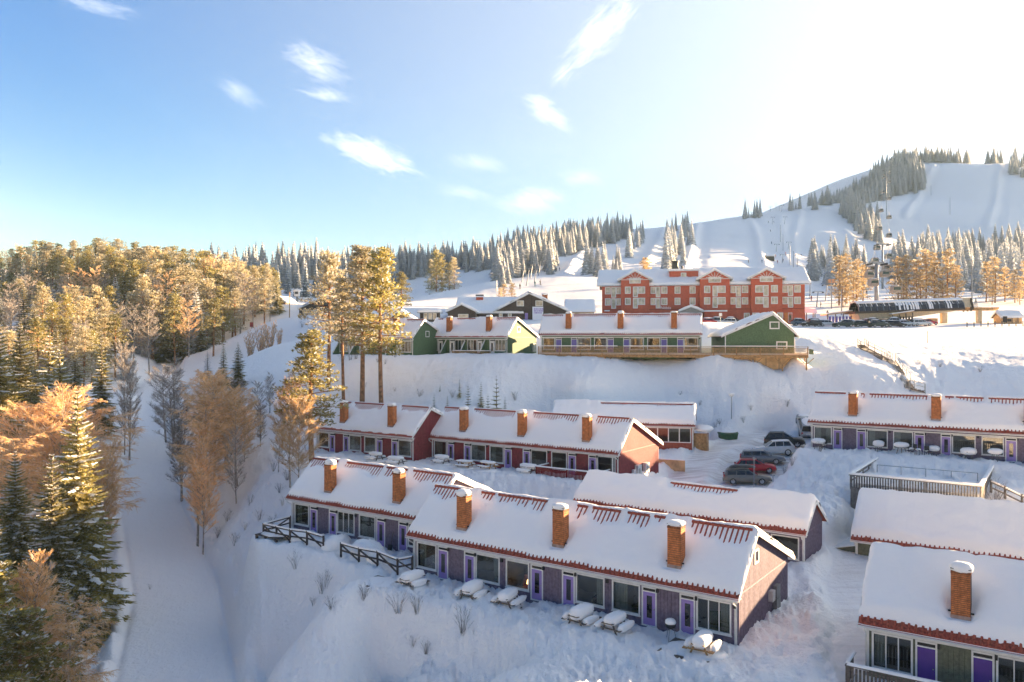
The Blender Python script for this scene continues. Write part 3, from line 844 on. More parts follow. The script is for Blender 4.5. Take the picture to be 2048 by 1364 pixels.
def gable_boards(h, p, u, m, single, pitch=.205, z0=-.6, out=.025, v0=0.0, holes=()):
    """upright cover boards on a gable wall whose face is at u"""
    n = int(h.D/pitch); bb = MB()
    sgn = 1 if u > h.L/2 else -1
    for i in range(n+1):
        a = i*pitch + .01; c = min(a + pitch*.62, h.D)
        if c <= a: continue
        tops = [np_roofz(h, np.array(x)) - .10 for x in (a, c)]
        segs = [(z0, None)]
        for (va, vb, za, zb) in holes:
            if a < vb and c > va: segs = [(z0, za), (zb, None)]
        for (s0, s1) in segs:
            ta, tb = (tops if s1 is None else (s1, s1))
            if min(ta, tb) - s0 < .1: continue
            poly = [(0, a, s0), (0, c, s0), (0, c, float(tb))]
            r = h.D*h.a
            if a < r < c and s1 is None: poly.append((0, r, h.Hr-.10))
            poly.append((0, a, float(ta)))
            if single: MB().prism(poly, (out*sgn, 0, 0)).build('board', m, p, (u, 0, 0))
            else: bb.prism([(u+q[0], q[1], q[2]) for q in poly], (out*sgn, 0, 0))
    if not single: tag(bb.build('boarding', m, p), kind='stuff')

def shell(h, p, m, openings, z_sill=None, deep=3.2, zb=-2.2, front=True):
    """walls with real openings in the front; openings = (u0,u1,z0,z1) sorted by u"""
    b = MB(); r = h.D*h.a; t = .16
    for u in (0, h.L-t):
        b.prism([(u, 0, zb), (u, h.D, zb), (u, h.D, roofz(h, h.D)-.11), (u, r, h.Hr-.11), (u, 0, roofz(h, 0)-.11)], (t, 0, 0))
    b.box((t, h.D-t, zb), (h.L-t, h.D, roofz(h, h.D)-.12))
    x = t; top = roofz(h, 0)-.12
    for (u0, u1, z0, z1) in openings:
        if u0 > x: b.box((x, 0, zb), (u0, t, top))
        b.box((max(u0, t), 0, zb), (min(u1, h.L-t), t, z0)); b.box((max(u0, t), 0, z1), (min(u1, h.L-t), t, top))
        x = u1
    if x < h.L-t: b.box((x, 0, zb), (h.L-t, t, top))
    o = b.build('wall', m, p)
    q = MB().box((t, deep, 0), (h.L-t, deep+.1, top)).box((t, t, top-.06), (h.L-t, deep, top))
    for k in range(1, int(round(h.L/3.86))): q.box((k*3.86-.05, t, 0), (k*3.86+.05, deep, top-.06))
    q.build('room_wall', m_inner, p)
    bx('room_floor', m_floor, p, (t, t, -.1), (h.L-t, deep, 0))
    return o

# ------------------------------------------------------------------ terraced houses
def plane_u(h, px, v):
    """u along a house for a photo column, on the plane at depth v"""
    dx, dy = (px-1024)/FPX, 1.0
    ox, oy = -h.X, -h.Y
    lv0 = ox*h.s + oy*h.c; lvd = dx*h.s + dy*h.c
    t = (v-lv0)/lvd
    return (ox*h.c - oy*h.s) + t*(dx*h.c - dy*h.s)
def bare_px(h, zones): return [(max(-h.ro, plane_u(h, a, h.D*h.a)), min(h.L+h.ro, plane_u(h, b, h.D*h.a)), d) for a, b, d in zones]

MODULE = [('W', .22, 2.05), ('D', 2.15, 3.09), ('P', 3.12, 4.45), ('D', 4.48, 5.40), ('W', 5.46, 7.45)]
def module_openings(h, n, kinds=MODULE):
    op = []
    for k in range(n):
        for t, a, b in kinds:
            if t in 'WD': op.append((k*M_+a+.03, k*M_+b-.03, .53 if t == 'W' else 0.03, 2.24 if t == 'W' else 2.24))
    return [o for o in op if o[1] < h.L]
def facade(h, p, n, wm, dm, pane=True, single=False, curt=(), mull={}, screens=False, glass=None, lamps=True, door_kw={}):
    pb = MB()
    wi = 0
    for k in range(n):
        o = k*M_
        for t, a, b in MODULE:
            a += o; b += o
            if b > h.L+.3: continue
            if t == 'W':
                cs = curt[wi % len(curt)] if curt else ()
                window(p, a, b, .5, 2.27, curtains=cs, nv=mull.get(wi, 0), glass=glass)
                wi += 1
            elif t == 'D':
                door(p, a, b, 0.0, 2.27, dm, pane=pane, **door_kw)
                if lamps: bx('wall_lamp', m_black, p, (b+.01 if a-o < 3 else b+.02, -.16, 2.06), (b+.13, -.031, 2.26))
            else:
                w = (b-a)/6
                for i in range(6):
                    q = ((a+i*w+.012, -.028, -.25), (a+(i+1)*w-.022, -.001, 2.30))
                    if single: bx('board', wm, p, *q)
                    else: pb.box(*q)
        if o+7.5 < h.L:
            c = o+7.5
            for i in range(2):
                q = ((c+.03+i*.19, -.026, -.3), (c+.19+i*.19, -.001, 2.35))
                if single: bx('board', wm, p, *q)
                else: pb.box(*q)
            bx('wall_lamp', m_black, p, (c+.1, -.18, 2.05), (c+.24, -.03, 2.25))
    if not single: tag(pb.build('boarding', wm, p), kind='stuff')
    bx('header_board', m_white, p, (.0, -.035, 2.285), (h.L, -.004, 2.40))
    for x in (-.06, h.L-.10):
        bx('corner_board', m_white, p, (x, -.042, -.4), (x+.16, .06, h.He-.14))

def row_house(key, label, n, wm, dm, bare=(), single=False, gable_single=None, eave_row=True, cats='terraced house', chims=None, T=.30, eave=.20, du=.22,
              pane=True, curt=(), mull={}, glass=None, seed=1, group='terraced holiday houses on the slope', ztop=5.86, left_gable=False, chim_single=False, lamps=True, name='terraced_house', rm=None):
    h = HS[key]
    p = empty(name, (h.X, h.Y, h.Z), -h.th, label, cats, group)
    h.p = p
    shell(h, p, wm, module_openings(h, n))
    facade(h, p, n, wm, dm, pane, single, curt, mull, glass=glass, lamps=lamps)
    roof_frame(h, p, rm)
    bz = bare_px(h, bare)
    cl = []
    for k in (range(n) if chims is None else chims):
        u = k*M_ + 4.03 if isinstance(k, int) else k
        v = .25
        chimney(p, u, v, roofz(h, v)-.05, ztop, seed=seed*10+int(u), single=chim_single)
        cl.append((u, v, .8, .62))
    roof_snow(h, p, T, eave, bz, cl, du, seed)
    tiles(h, p, bz, eave_row, single)
    downpipe(h, p, -.02); downpipe(h, p, h.L+.02)
    holes = []
    if key == 'F': holes = [(2.8, 3.6, 3.7, 4.55)]
    if key == 'N2': holes = [(3.0, 4.0, 3.35, 4.4)]
    gable_boards(h, p, h.L, wm, gable_single if gable_single is not None else single, pitch=.205 if single else .24, holes=holes)
    bx('gable_rail', wm, p, (h.L+.0005, .02, 2.60), (h.L+.045, h.D-.02, 2.70))
    bx('corner_board', wm if key not in ('C',) else m_white, p, (h.L+.001, .03, -.5), (h.L+.032, .17, 2.55))
    bx('corner_board', wm, p, (h.L+.001, h.D-.15, -.5), (h.L+.032, h.D-.01, 2.55))
    return p

CU = [('l',), ('r', .35), ('l', .5), ('r',), ('r',), ('l', 'r')]
pF = row_house('F', 'long plum house with violet doors, brick chimneys and picnic tables along its front', 3, m_plum, m_violet,
    bare=[(868,928,.9),(930,947,.6),(964,998,.95),(998,1066,.95),(1067,1100,.8),(1156,1187,1.0),(1187,1252,1.0),(1253,1309,.95),(1310,1336,.35),(1385,1514,1.05)],
    single=True, curt=[('l',), ('r',), (), ('r',), ('l', .35), ('r',)], mull={5: 2}, seed=1, T=.31, du=.2)
hF = HS['F']
window_tilt = None
def gable_window(h, p, v0, v1, z0, z1, u=None, m=None, glass=None):
    u = h.L if u is None else u
    w = empty('window_pivot', (0, 0, 0)); bpy.data.objects.remove(w)
    f = inst('window', frame_mesh(v1-v0, z1-z0, .11, .12, m or m_white), p, (u+.055, v0, z0), R(90))
    bx('pane', glass or m_glass, f, (.11, .05, .11), (v1-v0-.11, .062, z1-z0-.11))
    return f
gable_window(hF, pF, 2.8, 3.55, 3.72, 4.52)
bx('meter_cabinet', mat('grey_cabinet', (.42, .42, .42), .5), pF, (hF.L+.03, 5.25, 1.0), (hF.L+.30, 5.75, 1.62))
bx('meter_cabinet', mat('dark_cabinet', (.16, .165, .17), .5), pF, (hF.L+.03, 6.1, -.1), (hF.L+.28, 6.85, .95))
bx('meter_cabinet', mat('dark_cabinet', (.16, .165, .17)), pF, (hF.L+.03, 6.15, .98), (hF.L+.26, 6.85, 1.70))

pD = row_house('D', 'plum house with violet doors behind the rustic rail fence, two brick chimneys', 2, m_plum, m_violet,
    bare=[(622,682,.75),(694,772,.9),(773,818,.85),(828,912,.95)], single=True, gable_single=False, curt=[('l',), (), ('l',), ()], mull={1: 2}, seed=2, T=.32)
pC = row_house('C', 'long crimson house with violet doors, three chimneys and a railed red deck', 3, m_crimson, m_violet,
    bare=[(890,936,.7),(950,1036,.85),(1067,1162,.85),(1195,1267,.8)], curt=[('l', .45), ('l',), ('l',), (), (), ('r',)], seed=3, T=.30)
pB = row_house('B', 'crimson house with two chimneys behind the tall golden pine', 2, m_crimson, m_violet,
    bare=[(690,706,.5),(711,772,.85),(805,862,.8)], curt=[(), ('l',), (), ('r',)], seed=4, T=.30, eave_row=False)
pH = row_house('H', 'plum house above the parked cars with thick snow and round snowy tables', 3, m_plum, m_violet,
    bare=[(1630,1697,.3),(1721,1736,.5),(1737,1864,.55),(1890,1910,.3),(1912,1973,.55),(1974,2080,.6)], curt=[('l', 'r'), (.2,), ('l',), (), (), ('l',)], seed=5, T=.34)
pG = row_house('G', 'olive house with plain dark violet doors nearest the camera, one large brick chimney', 3, m_olive, m_deepviolet,
    bare=[], pane=False, curt=[('l',), (), ('l',), ('r',)], mull={0: 2, 1: 2, 2: 2, 3: 2}, seed=6, T=.42, eave=.30, du=.2, single=True, gable_single=False, chims=[0, 1, 2], ztop=5.75, chim_single=False)
pN2 = row_house('N2', 'green house with white doors, sloping privacy screens and a low railed deck', 2, m_green, m_white,
    bare=[(876,890,.3),(915,955,.3),(994,1036,.6)], curt=[], mull={0: 2, 1: 2, 2: 2, 3: 2}, seed=7, T=.30, eave=.12, eave_row=False, du=.3)
pN1 = row_house('N1', 'green house with sloping privacy screens half hidden by the tall pines', 2, m_green, m_white,
    bare=[(812,850,.5),(770,800,.4)], curt=[], mull={0: 2, 1: 2, 2: 2, 3: 2}, seed=8, T=.32, eave=.12, eave_row=False, du=.3)
pN3 = row_house('N3', 'long green house on the timber deck with blue violet doors and three chimneys', 3, m_green, m_blueviolet,
    bare=[(1084,1130,.35),(1145,1235,.55),(1247,1342,.55),(1352,1406,.6)], pane=False, curt=[(), ('l',), (), ('r',)], mull={}, seed=9, T=.34, eave=.14, eave_row=True, du=.3)
gable_window(HS['N2'], pN2, 3.05, 3.9, 3.4, 4.35)
gable_window(HS['N1'], pN1, 3.3, 4.3, 2.9, 3.9)
# brick by brick for the chimney closest to the camera
hG = HS['G']
ch0 = [o for o in pG.children if o.name.startswith('chimney')][0]
for o in list(ch0.children):
    if o.name.startswith('brickwork'): bpy.data.objects.remove(o)
for s_, (a_, b_) in [q for q in brickwork(.80, .62, .12, 5.75-roofz(hG, .25), .092, .27) if q[0] in (0, 3)][:298]:
    bx('brick', m_brick, ch0, a_, b_)

# screens, bins and boxes on the gables
for h, p in ((HS['N2'], pN2), (HS['N1'], pN1)):
    for u in (.02, 3.75, 7.55, 11.3):
        MB().prism([(u, -.05, -.5), (u, -.05, 2.2), (u, -1.45, .35), (u, -1.45, -.5)], (.09, 0, 0)).build('privacy_screen', m_green, p)
        MB().prism([(u-.03, -.05, 2.31), (u-.03, -1.6, .36), (u-.03, -1.6, .20), (u-.03, -.05, 2.15)], (.15, 0, 0)).build('screen_trim', m_white, p)
hN2 = HS['N2']
bx('heat_pump', mat('pump_case', (.30, .32, .30)), pN2, (hN2.L+.03, 7.5, .3), (hN2.L+.4, 8.4, 1.7))
b = MB()
b.box((5.6, -1.2, 4.18+0), (6.4, .9, 4.2))

def heat_pump(h, p, v, z, w=.95, hh=.75):
    o = MB().box((0, 0, 0), (.36, w, hh)).build('heat_pump', mat('pump_white', (.60, .60, .57), .5), p, (h.L+.08, v, z))
    b = MB()
    for i in range(7): b.box((.362, .12, .1+i*.08), (.37, w-.3, .13+i*.08))
    b.build('grille', m_black, o)
    bx('bracket', m_steel, o, (-.05, .1, -.08), (.36, .16, -.001)); bx('bracket', m_steel, o, (-.05, w-.16, -.08), (.36, w-.1, -.001))
hC = HS['C']
heat_pump(hC, pC, 3.4, .15, .85, .95); heat_pump(hC, pC, 5.2, .15, .85, .95)
bx('gas_bottle', mat('bottle_white', (.66, .66, .66)), pC, (hC.L+.1, 2.7, .0), (hC.L+.38, 3.0, .75))
bx('corner_post', m_white, pC, (hC.L-.4, -.5, -.3), (hC.L-.3, -.4, 2.3))

# ------------------------------------------------------------------ plain-roofed houses I, J, K and the gabled N4
def plain_house(key, label, wm, openings, win, bare, T, seed, eave_row=True, holes=(), glass=None, du=.22, cat='house', name='house', eave=.25, group=None):
    h = HS[key]
    p = empty(name, (h.X, h.Y, h.Z), -h.th, label, cat, group); h.p = p
    shell(h, p, wm, openings, deep=min(3.2, h.D-.8))
    roof_frame(h, p)
    bz = bare_px(h, bare)
    roof_snow(h, p, T, eave, bz, (), du, seed)
    tiles(h, p, bz, eave_row, False)
    for w in win: window(p, *w[:4], nv=w[4] if len(w) > 4 else 0, glass=glass)
    gable_boards(h, p, h.L, wm, False, holes=holes)
    downpipe(h, p, h.L+.02); downpipe(h, p, -.02)
    for x in (-.06, h.L-.10): bx('corner_board', m_white, p, (x, -.042, -.4), (x+.16, .06, h.He-.14))
    bb = MB()
    for i in range(int(h.L/.24)):
        a = i*.24+.02
        if any(o[0]-.16 < a < o[1]+.04 for o in openings):
            for o in openings:
                if o[0]-.16 < a < o[1]+.04: bb.box((a, -.024, -.6), (a+.15, -.001, o[2]-.09))
        else: bb.box((a, -.024, -.6), (a+.15, -.001, h.He-.2))
    tag(bb.build('boarding', wm, p), kind='stuff')
    bx('gable_rail', wm, p, (h.L+.0005, .02, h.He-.15), (h.L+.045, h.D-.02, h.He-.05))
    return p
hI = HS['I']
pI = plain_house('I', 'plum house without chimneys, broad snowy roof below the parked cars', m_plum,
    [(hI.L-4.4, hI.L-2.5, .55, 2.05), (hI.L-2.3, hI.L-.35, .55, 2.05)], [(hI.L-4.43, hI.L-2.47, .5, 2.1), (hI.L-2.33, hI.L-.32, .5, 2.1)],
    [(1342, 1478, .6)], .42, 11)
hJ = HS['J']
pJ = plain_house('J', 'olive house behind the nearest roof, its broad snow roof unbroken', m_olive,
    [(3.2, 5.0, .6, 1.9)], [(3.17, 5.03, .55, 1.95)], [], .46, 12, eave=.22)
# lean-to at the end of J
MB().prism([(-1.5, .3, -1.5), (-.01, .3, -1.5), (-.01, .3, 2.1), (-1.5, .3, 1.75)], (0, 3.2, 0)).build('lean_to', m_olive, pJ)
b = MB()
for i in range(6): b.box((-1.45+i*.24, .275, -1.4), (-1.30+i*.24, .299, 1.75+i*.05))
tag(b.build('lean_to_boarding', m_olive, pJ), kind='stuff')
MB().prism([(-1.7, .1, 1.78), (-.01, .1, 2.2), (-.01, .1, 2.14), (-1.7, .1, 1.72)], (0, 3.5, 0)).build('lean_to_roof', m_white, pJ)
hK = HS['K']
uK = lambda px: plane_u(hK, px, 0)
wK = [uK(x) for x in (1292, 1311.5, 1331, 1350.5, 1370)]
pK = plain_house('K', 'red common house by the parking road with a band of tall windows', m_red,
    [(wK[0]+.05, hK.L-.25, 1.0, 2.5)],
    [], [(1200, 1388, .45)], .42, 13)
f = inst('window', frame_mesh(hK.L-.2-wK[0], 1.75, .10, .14, m_white, 3, 0, .12), pK, (wK[0], -.03, .88))
for i in range(4):
    ww = (hK.L-.4-wK[0]); a_ = .1+ww*i/4; b_ = .1+ww*(i+1)/4
    bx('pane', m_glass, f, (a_+.05, .06, .1), (b_-.05, .072, 1.65))
bx('ceiling_lamp', m_white, pK, (wK[0]+1, 1.0, 2.2), (wK[0]+1.4, 1.4, 2.4))
# porch on its sunny end
pp = MB()
for x, y in ((hK.L+1.7, .5), (hK.L+1.7, 3.4)): pp.box((x-.07, y-.07, -.6), (x+.07, y+.07, 2.1))
pp.build('porch_post', m_newwood, pK)
bx('porch_screen', m_newwood, pK, (hK.L+.03, .42, -.3), (hK.L+1.6, .47, 2.0))
bx('porch_screen', m_newwood, pK, (hK.L+1.66, .6, -.3), (hK.L+1.71, 3.3, 1.0))
MB().prism([(hK.L+.03, .2, 2.45), (hK.L+2.0, .2, 2.15), (hK.L+2.0, .2, 2.05), (hK.L+.03, .2, 2.35)], (0, 3.6, 0)).build('porch_roof', m_white, pK)
MB().blob((hK.L+1.1, 2.0, 2.4), (1.25, 2.0, .42), nu=16, nv=8, seed=4, rough=.06).build('porch_snow', snow_heap, pK, smooth=True)

hN4 = HS['N4']
pN4 = plain_house('N4', 'green gabled house standing alone at the end of the timber deck', m_green, [], [], [], .36, 14, eave_row=False, du=.3, eave=.1)
# its gable that faces the camera is the end at u = 0
b = MB()
for i in range(38):
    a = i*.25+.02; c = a+.19
    if c > hN4.D: break
    t0, t1 = float(np_roofz(hN4, np.array(a)))-.12, float(np_roofz(hN4, np.array(c)))-.12
    cuts = [(-.30, 2.62), (2.70, None)]
    for z0, z1 in cuts:
        A = t0 if z1 is None else min(z1, t0); B_ = t1 if z1 is None else min(z1, t1)
        if min(A, B_) - z0 < .08: continue
        b.prism([(-.028, a, z0), (-.028, c, z0), (-.028, c, B_), (-.028, a, A)], (.0275, 0, 0))
tag(b.build('boarding', m_green, pN4), kind='stuff')
bx('gable_rail', m_green, pN4, (-.05, .02, 2.61), (-.0005, hN4.D-.02, 2.71))
for v0, v1, z0, z1 in ((2.0, 3.35, 3.55, 4.6), (.95, 2.45, .75, 1.85)):
    f = inst('window', frame_mesh(v1-v0, z1-z0, .16, .12, m_white), pN4, (-.075, v1, z0), R(-90))
    bx('pane', m_glass, f, (.16, .05, .16), (v1-v0-.16, .062, z1-z0-.16))
    bx('blind', m_curtain, f, (.2, .07, .2), (v1-v0-.2, .09, z1-z0-.2))
bx('foundation_panel', m_ochre, pN4, (-.10, .05, -5.0), (-.03, hN4.D-.05, -.36))
for i in range(6): bx('foundation_batten', m_wood, pN4, (-.13, .3+i*1.75, -5.0), (-.101, .38+i*1.75, -.36))
for x in (.0, hN4.D-.14): bx('corner_board', m_white if x > 1 else m_green, pN4, (-.055, x, -1), (-.029, x+.14, 2.6))

# ------------------------------------------------------------------ the red hotel
def ground(x, y): return hz(x, y)
def hotel():
    X0, Y0, Z0, th, L, D = 23.05, 204.0, 24.6, .162, 49.65, 14.0
    He, Hr = 9.5, 13.7
    h = spec('hotel', X0, Y0, Z0, th, L, D=D, He=He, Hr=Hr, a=.5, oe=.9, ro=1.3)
    p = empty('hotel', (X0, Y0, Z0), -th, 'long red hotel with three gabled bays and rows of pale windows', 'hotel'); h.p = p
    b = MB(); t = .3
    b.prism([(0, 0, -1.5), (0, D, -1.5), (0, D, He-.2), (0, D/2, Hr-.2), (0, 0, He-.2)], (L, 0, 0))
    b.build('wall', m_hotel, p)
    roof_frame(h, p, m_brown)
    roof_snow(h, p, .55, .05, (), (), .8, 21)
    U = lambda x: (x-107)/1806*L
    W = 0
    def win(x0, x1, za, zb, v=0.0, nv=1):
        window(p, U(x0), U(x1), za, zb, v=v, t=.16, d=.14, nv=nv, glass=m_glass_far, out=.14, pane_in=.05, sill=False)
    def combo(x0, xm, x1, left, v, zb, zt):
        # window with a balcony door beside it that reaches lower
        if left: win(x0, xm, zb-.85, zt, v, 0); win(xm+1, x1, zb, zt, v, 1)
        else: win(x0, xm-1, zb, zt, v, 1); win(xm, x1, zb-.85, zt, v, 0)
    bays = [(283, 540), (993, 1255), (1442, 1713)]
    pv = 1.3
    for k, (a, c) in enumerate(bays):
        u0, u1 = U(a), U(c); um = (u0+u1)/2; e = .8
        za, zt = 11.05, 13.15
        MB().prism([(u0, 0, 3.1), (u1, 0, 3.1), (u1, 0, za), (um, 0, zt-.2), (u0, 0, za)], (0, -pv, 0)).build('gabled_bay', m_hotel, p)
        bx('bay_footing', m_hotel, p, (u0+.2, -pv+.25, -1.0), (u1-.2, -.01, 3.09))
        bk = D*.42
        for s in (-1, 1):
            ue = um + s*(um-u0+e)
            MB().prism([(um, -pv-.6, zt), (ue, -pv-.6, za-.3), (ue, -pv-.6, za-.55), (um, -pv-.6, zt-.28)], (0, .12, 0)).build('verge_board', m_white, p)
            MB().prism([(um, -pv-.5, zt+.02), (ue, -pv-.5, za-.28), (ue, -pv-.5, za-.4), (um, -pv-.5, zt-.12)], (0, bk, 0)).build('bay_roof', m_brown, p)
            MB().prism([(um, -pv-.66, zt+.46), (um+s*(um-u0)*.5, -pv-.66, (zt+za)/2+.30), (ue+s*.1, -pv-.66, za+.02), (ue+s*.1, -pv-.66, za-.24), (um, -pv-.66, zt+.03)], (0, bk, 0)).build('snow_layer', snow_roof, p)
        # white fan in the gable
        fb = MB(); zc = za-.15
        fb.box((u0-.2, -pv-.10, zc-.08), (u1+.2, -pv-.01, zc+.06))
        for j in range(7):
            t_ = math.pi*(j+.5)/7
            r_ = 1.25
            x1_, z1_ = um+math.cos(t_)*r_*1.7, zc+math.sin(t_)*r_*1.25
            fb.bar((um, -pv-.05, zc), (x1_, -pv-.05, z1_), .11)
        fb.build('gable_fan', m_white, p)
    hz1, tz1, hz2, tz2 = 7.35, 9.15, 4.5, 6.3
    for (zb, zt) in ((hz1, tz1), (hz2, tz2)):
        win(135, 187, zb, zt); combo(193, 237, 283, True, 0, zb, zt)
        win(320, 372, zb, zt, -pv); combo(393, 437, 503, True, -pv, zb, zt)
        combo(553, 600, 642, False, 0, zb, zt); win(650, 705, zb, zt)
        win(770, 823, zb, zt); win(905, 958, zb, zt)
        win(1030, 1085, zb, zt, -pv); combo(1105, 1150, 1220, True, -pv, zb, zt)
        combo(1268, 1315, 1360, False, 0, zb, zt); win(1367, 1423, zb, zt)
        combo(1478, 1548, 1593, False, -pv, zb, zt); win(1615, 1673, zb, zt, -pv)
        combo(1718, 1768, 1813, False, 0, zb, zt); win(1822, 1878, zb, zt)
    for x0, x1 in ((360, 463), (1070, 1180), (1518, 1633)): win(x0, x1, 9.95, 11.35, -pv, 1)
    for x0, x1 in ((1385, 1437), (1455, 1515), (1668, 1720)): win(x0, x1, .9, 2.4, 0 if x0 < 1440 or x0 > 1700 else -1.05, 1)
    door(p, U(1770), U(1805), .0, 2.4, mat('orange_door', (.62, .20, .04), .5), pane=True, wide=True)
    bx('door_leaf', mat('orange_door', (.62, .20, .04)), p, (U(1738), -.06, .1), (U(1768), -.001, 2.4))
    bx('string_course', mat('hotel_dark', (.24, .04, .022)), p, (.01, -.05, 3.3), (L-.01, -.001, 3.45))
    # flat dormer with its window, and the black vents
    u0, u1 = U(727), U(988)
    bx('dormer', m_hotel, p, (u0, 2.3, 10.4), (u1, 6.8, 13.2))
    bx('dormer_roof', m_white, p, (u0-.3, 1.9, 13.21), (u1+.3, 7.2, 13.4))
    MB().prism([(u0-.35, 1.85, 13.41), (u1+.35, 1.85, 13.41), (u1+.3, 1.9, 13.78), (u0-.3, 1.9, 13.78)], (0, 5.2, 0)).build('snow_layer', snow_roof, p)
    window(p, U(830), U(880), 11.5, 12.8, v=2.3, t=.16, glass=m_glass_far, out=.14, pane_in=.05, sill=False)
    v_ = MB().tube([(U(783), 4.2, 12.5), (U(783), 4.2, 15.6)], .85, 14); v_.tube([(U(783), 4.2, 15.7), (U(783), 4.2, 16.0)], 1.0, 14)
    v_.build('vent_stack', m_black, p, smooth=False)
    MB().tube([(U(846), 4.4, 12.5), (U(846), 4.4, 14.7)], .25, 10).build('vent_stack', m_black, p)
    # entrance porch with a snowy gable roof
    a, c = U(795), U(1010); m_ = (a+c)/2
    MB().prism([(a+.4, -6.5, 0), (c-.4, -6.5, 0), (c-.4, -6.5, 2.6), (m_, -6.5, 3.6), (a+.4, -6.5, 2.6)], (0, 6.4, 0)).build('porch', mat('porch_board', (.30, .29, .26)), p)
    for s, x in ((-1, a), (1, c)):
        MB().prism([(m_, -7, 3.75), (x, -7, 2.65), (x, -7, 2.5), (m_, -7, 3.6)], (0, 6.9, 0)).build('porch_roof', m_white, p)
        MB().prism([(m_, -7.1, 4.25), ((m_+x)/2, -7.1, 3.75), (x, -7.1, 3.0), (x, -7.1, 2.67), (m_, -7.1, 3.77)], (0, 7, 0)).build('snow_layer', snow_roof, p)
    bx('annex', m_hotel, p, (U(1025), -4.2, -1), (U(1220), -.02, 2.6))
    bx('annex_roof', snow_roof, p, (U(1020), -4.4, 2.62), (U(1224), -.03, 2.95))
    # white script sign: wavy strokes of lettering over the entrance
    def text(body, u, v, z, size, m):
        cu = bpy.data.curves.new('lettering', 'FONT'); cu.body = body; cu.size = size; cu.extrude = .03
        cu.materials.append(m)
        t_ = bpy.data.objects.new('lettering', cu); link(t_)
        bpy.context.view_layer.update()
        me = bpy.data.meshes.new_from_object(t_.evaluated_get(bpy.context.evaluated_depsgraph_get()))
        bpy.data.objects.remove(t_)
        o = inst('sign_lettering', me, p, (u, v, z)); o.rotation_euler = (R(90), 0, 0)
        return o
    m_sign = mat('sign_white', (.85, .82, .80), .5, vary=0)
    text('N\u00f6b\u00e4s', U(643), -.06, 3.48, 1.0, m_sign)
    bx('sign_board', m_sign, p, (U(130), -.08, 3.0), (U(178), -.02, 3.28))
    # canopy hut at the right end
    for x, y in ((L+.6, 1), (L+2.6, 1), (L+.6, 3.2), (L+2.6, 3.2)): bx('canopy_post', m_wood, p, (x-.1, y-.1, -1), (x+.1, y+.1, 2.4))
    MB().prism([(L+.1, .5, 2.4), (L+3.2, .5, 2.2), (L+3.0, 2, 3.4), (L+.1, 2, 3.6)], (0, 2.4, .3)).build('canopy_roof', snow_roof, p)
    return p
hotel()

# ------------------------------------------------------------------ smaller buildings behind
def simple_house(name, label, X, Y, Z, th, L, D, He, Hr, wall, a=.5, T=.5, oe=.5, ro=.5, cat='house', seed=1, du=.6, trim=None, group=None):
    h = spec(label, X, Y, Z, th, L, D=D, He=He, Hr=Hr, a=a, oe=oe, ro=ro)
    HS.pop(label)
    p = empty(name, (X, Y, Z), -th, label, cat, group); h.p = p
    b = MB(); r = D*a
    b.prism([(0, 0, -2), (0, D, -2), (0, D, roofz(h, D)-.12), (0, r, Hr-.12), (0, 0, roofz(h, 0)-.12)], (L, 0, 0)).build('wall', wall, p)
    roof_frame(h, p, m_brown, trim, gutter=False)
    roof_snow(h, p, T, .02, (), (), du, seed)
    return h, p
def end_window(h, p, v0, v1, z0, z1, nv=1, glass=None, t=.14, m=None):
    """window in the end wall at u = 0"""
    f = inst('window', frame_mesh(v1-v0, z1-z0, t, .10, m or m_white, nv), p, (-.08, v1, z0), R(-90))
    w = v1-v0
    for i in range(nv+1):
        a = t+(w-2*t)*i/(nv+1)+.02; b_ = t+(w-2*t)*(i+1)/(nv+1)-.02
        bx('pane', glass or m_glass_far, f, (a, .04, t), (b_, .05, z1-z0-t))
    return f
# dark lodge: big gable to the camera
hL, pL = simple_house('ski_lodge', 'dark brown ski lodge with a wide snowy gable and a hanging banner', 12.3, 176, 24.0, -R(88), 22, 16.0, 2.5, 6.6, m_brown, a=.53, T=.5, ro=.9, oe=.5, cat='lodge', seed=31)
vv = lambda px: (1135-px)/144*16.0
end_window(hL, pL, vv(1048), vv(1033.5), 3.7, 4.95); end_window(hL, pL, vv(1086), vv(1071), 3.7, 4.95)
for x0, x1 in ((998, 1005.5), (1016, 1023.5)): end_window(hL, pL, vv(x1), vv(x0), 1.35, 2.2, 0)
MB().box((-.95, vv(1086.5), .2), (-.90, vv(1065), 3.55)).build('banner', mat('banner_white', (.74, .76, .82), .7, vary=.03), pL)
b = MB(); g = random.Random(5)
for r_ in range(3):
    y = vv(1068)
    while y > vv(1084):
        w = g.uniform(.12, .3); b.box((-.965, y-w, 2.9-r_*.42), (-.951, y, 3.2-r_*.42)); y -= w+g.uniform(.06, .14)
b.build('banner_print', mat('banner_violet', (.30, .22, .50), .7, vary=0), pL)
bx('door', m_violet, pL, (-.07, vv(1056), .1), (-.001, vv(1050), 2.2))
bx('cladding_strip', mat('brown_dark', (.035, .026, .022)), pL, (-.06, vv(1064.2), 0), (-.001, vv(1062.6), 6.0))
bx('outdoor_lamp', m_white, pL, (-.2, vv(1000), 2.3), (-.01, vv(998.6), 2.5))
chimney(pL, 6.5, 4.4, 4.6, 6.6, w=1.5, d=1.2, cap=.3, seed=3)
hL2, pL2 = simple_house('lodge_wing', 'low dark wing left of the lodge under a long plain snow roof', -12.4, 177, 24.0, 0.02, 14.5, 18, 2.2, 5.9, m_brown, T=.45, cat='lodge', seed=32)
bx('roof_vent', m_hotel, pL2, (4.0, 6.6, 4.7), (5.6, 7.6, 6.1)); bx('vent_cap', m_black, pL2, (3.9, 6.5, 6.4), (5.7, 7.7, 6.7)); bx('vent_snow', snow_heap, pL2, (3.9, 6.5, 6.11), (5.7, 7.7, 6.39))
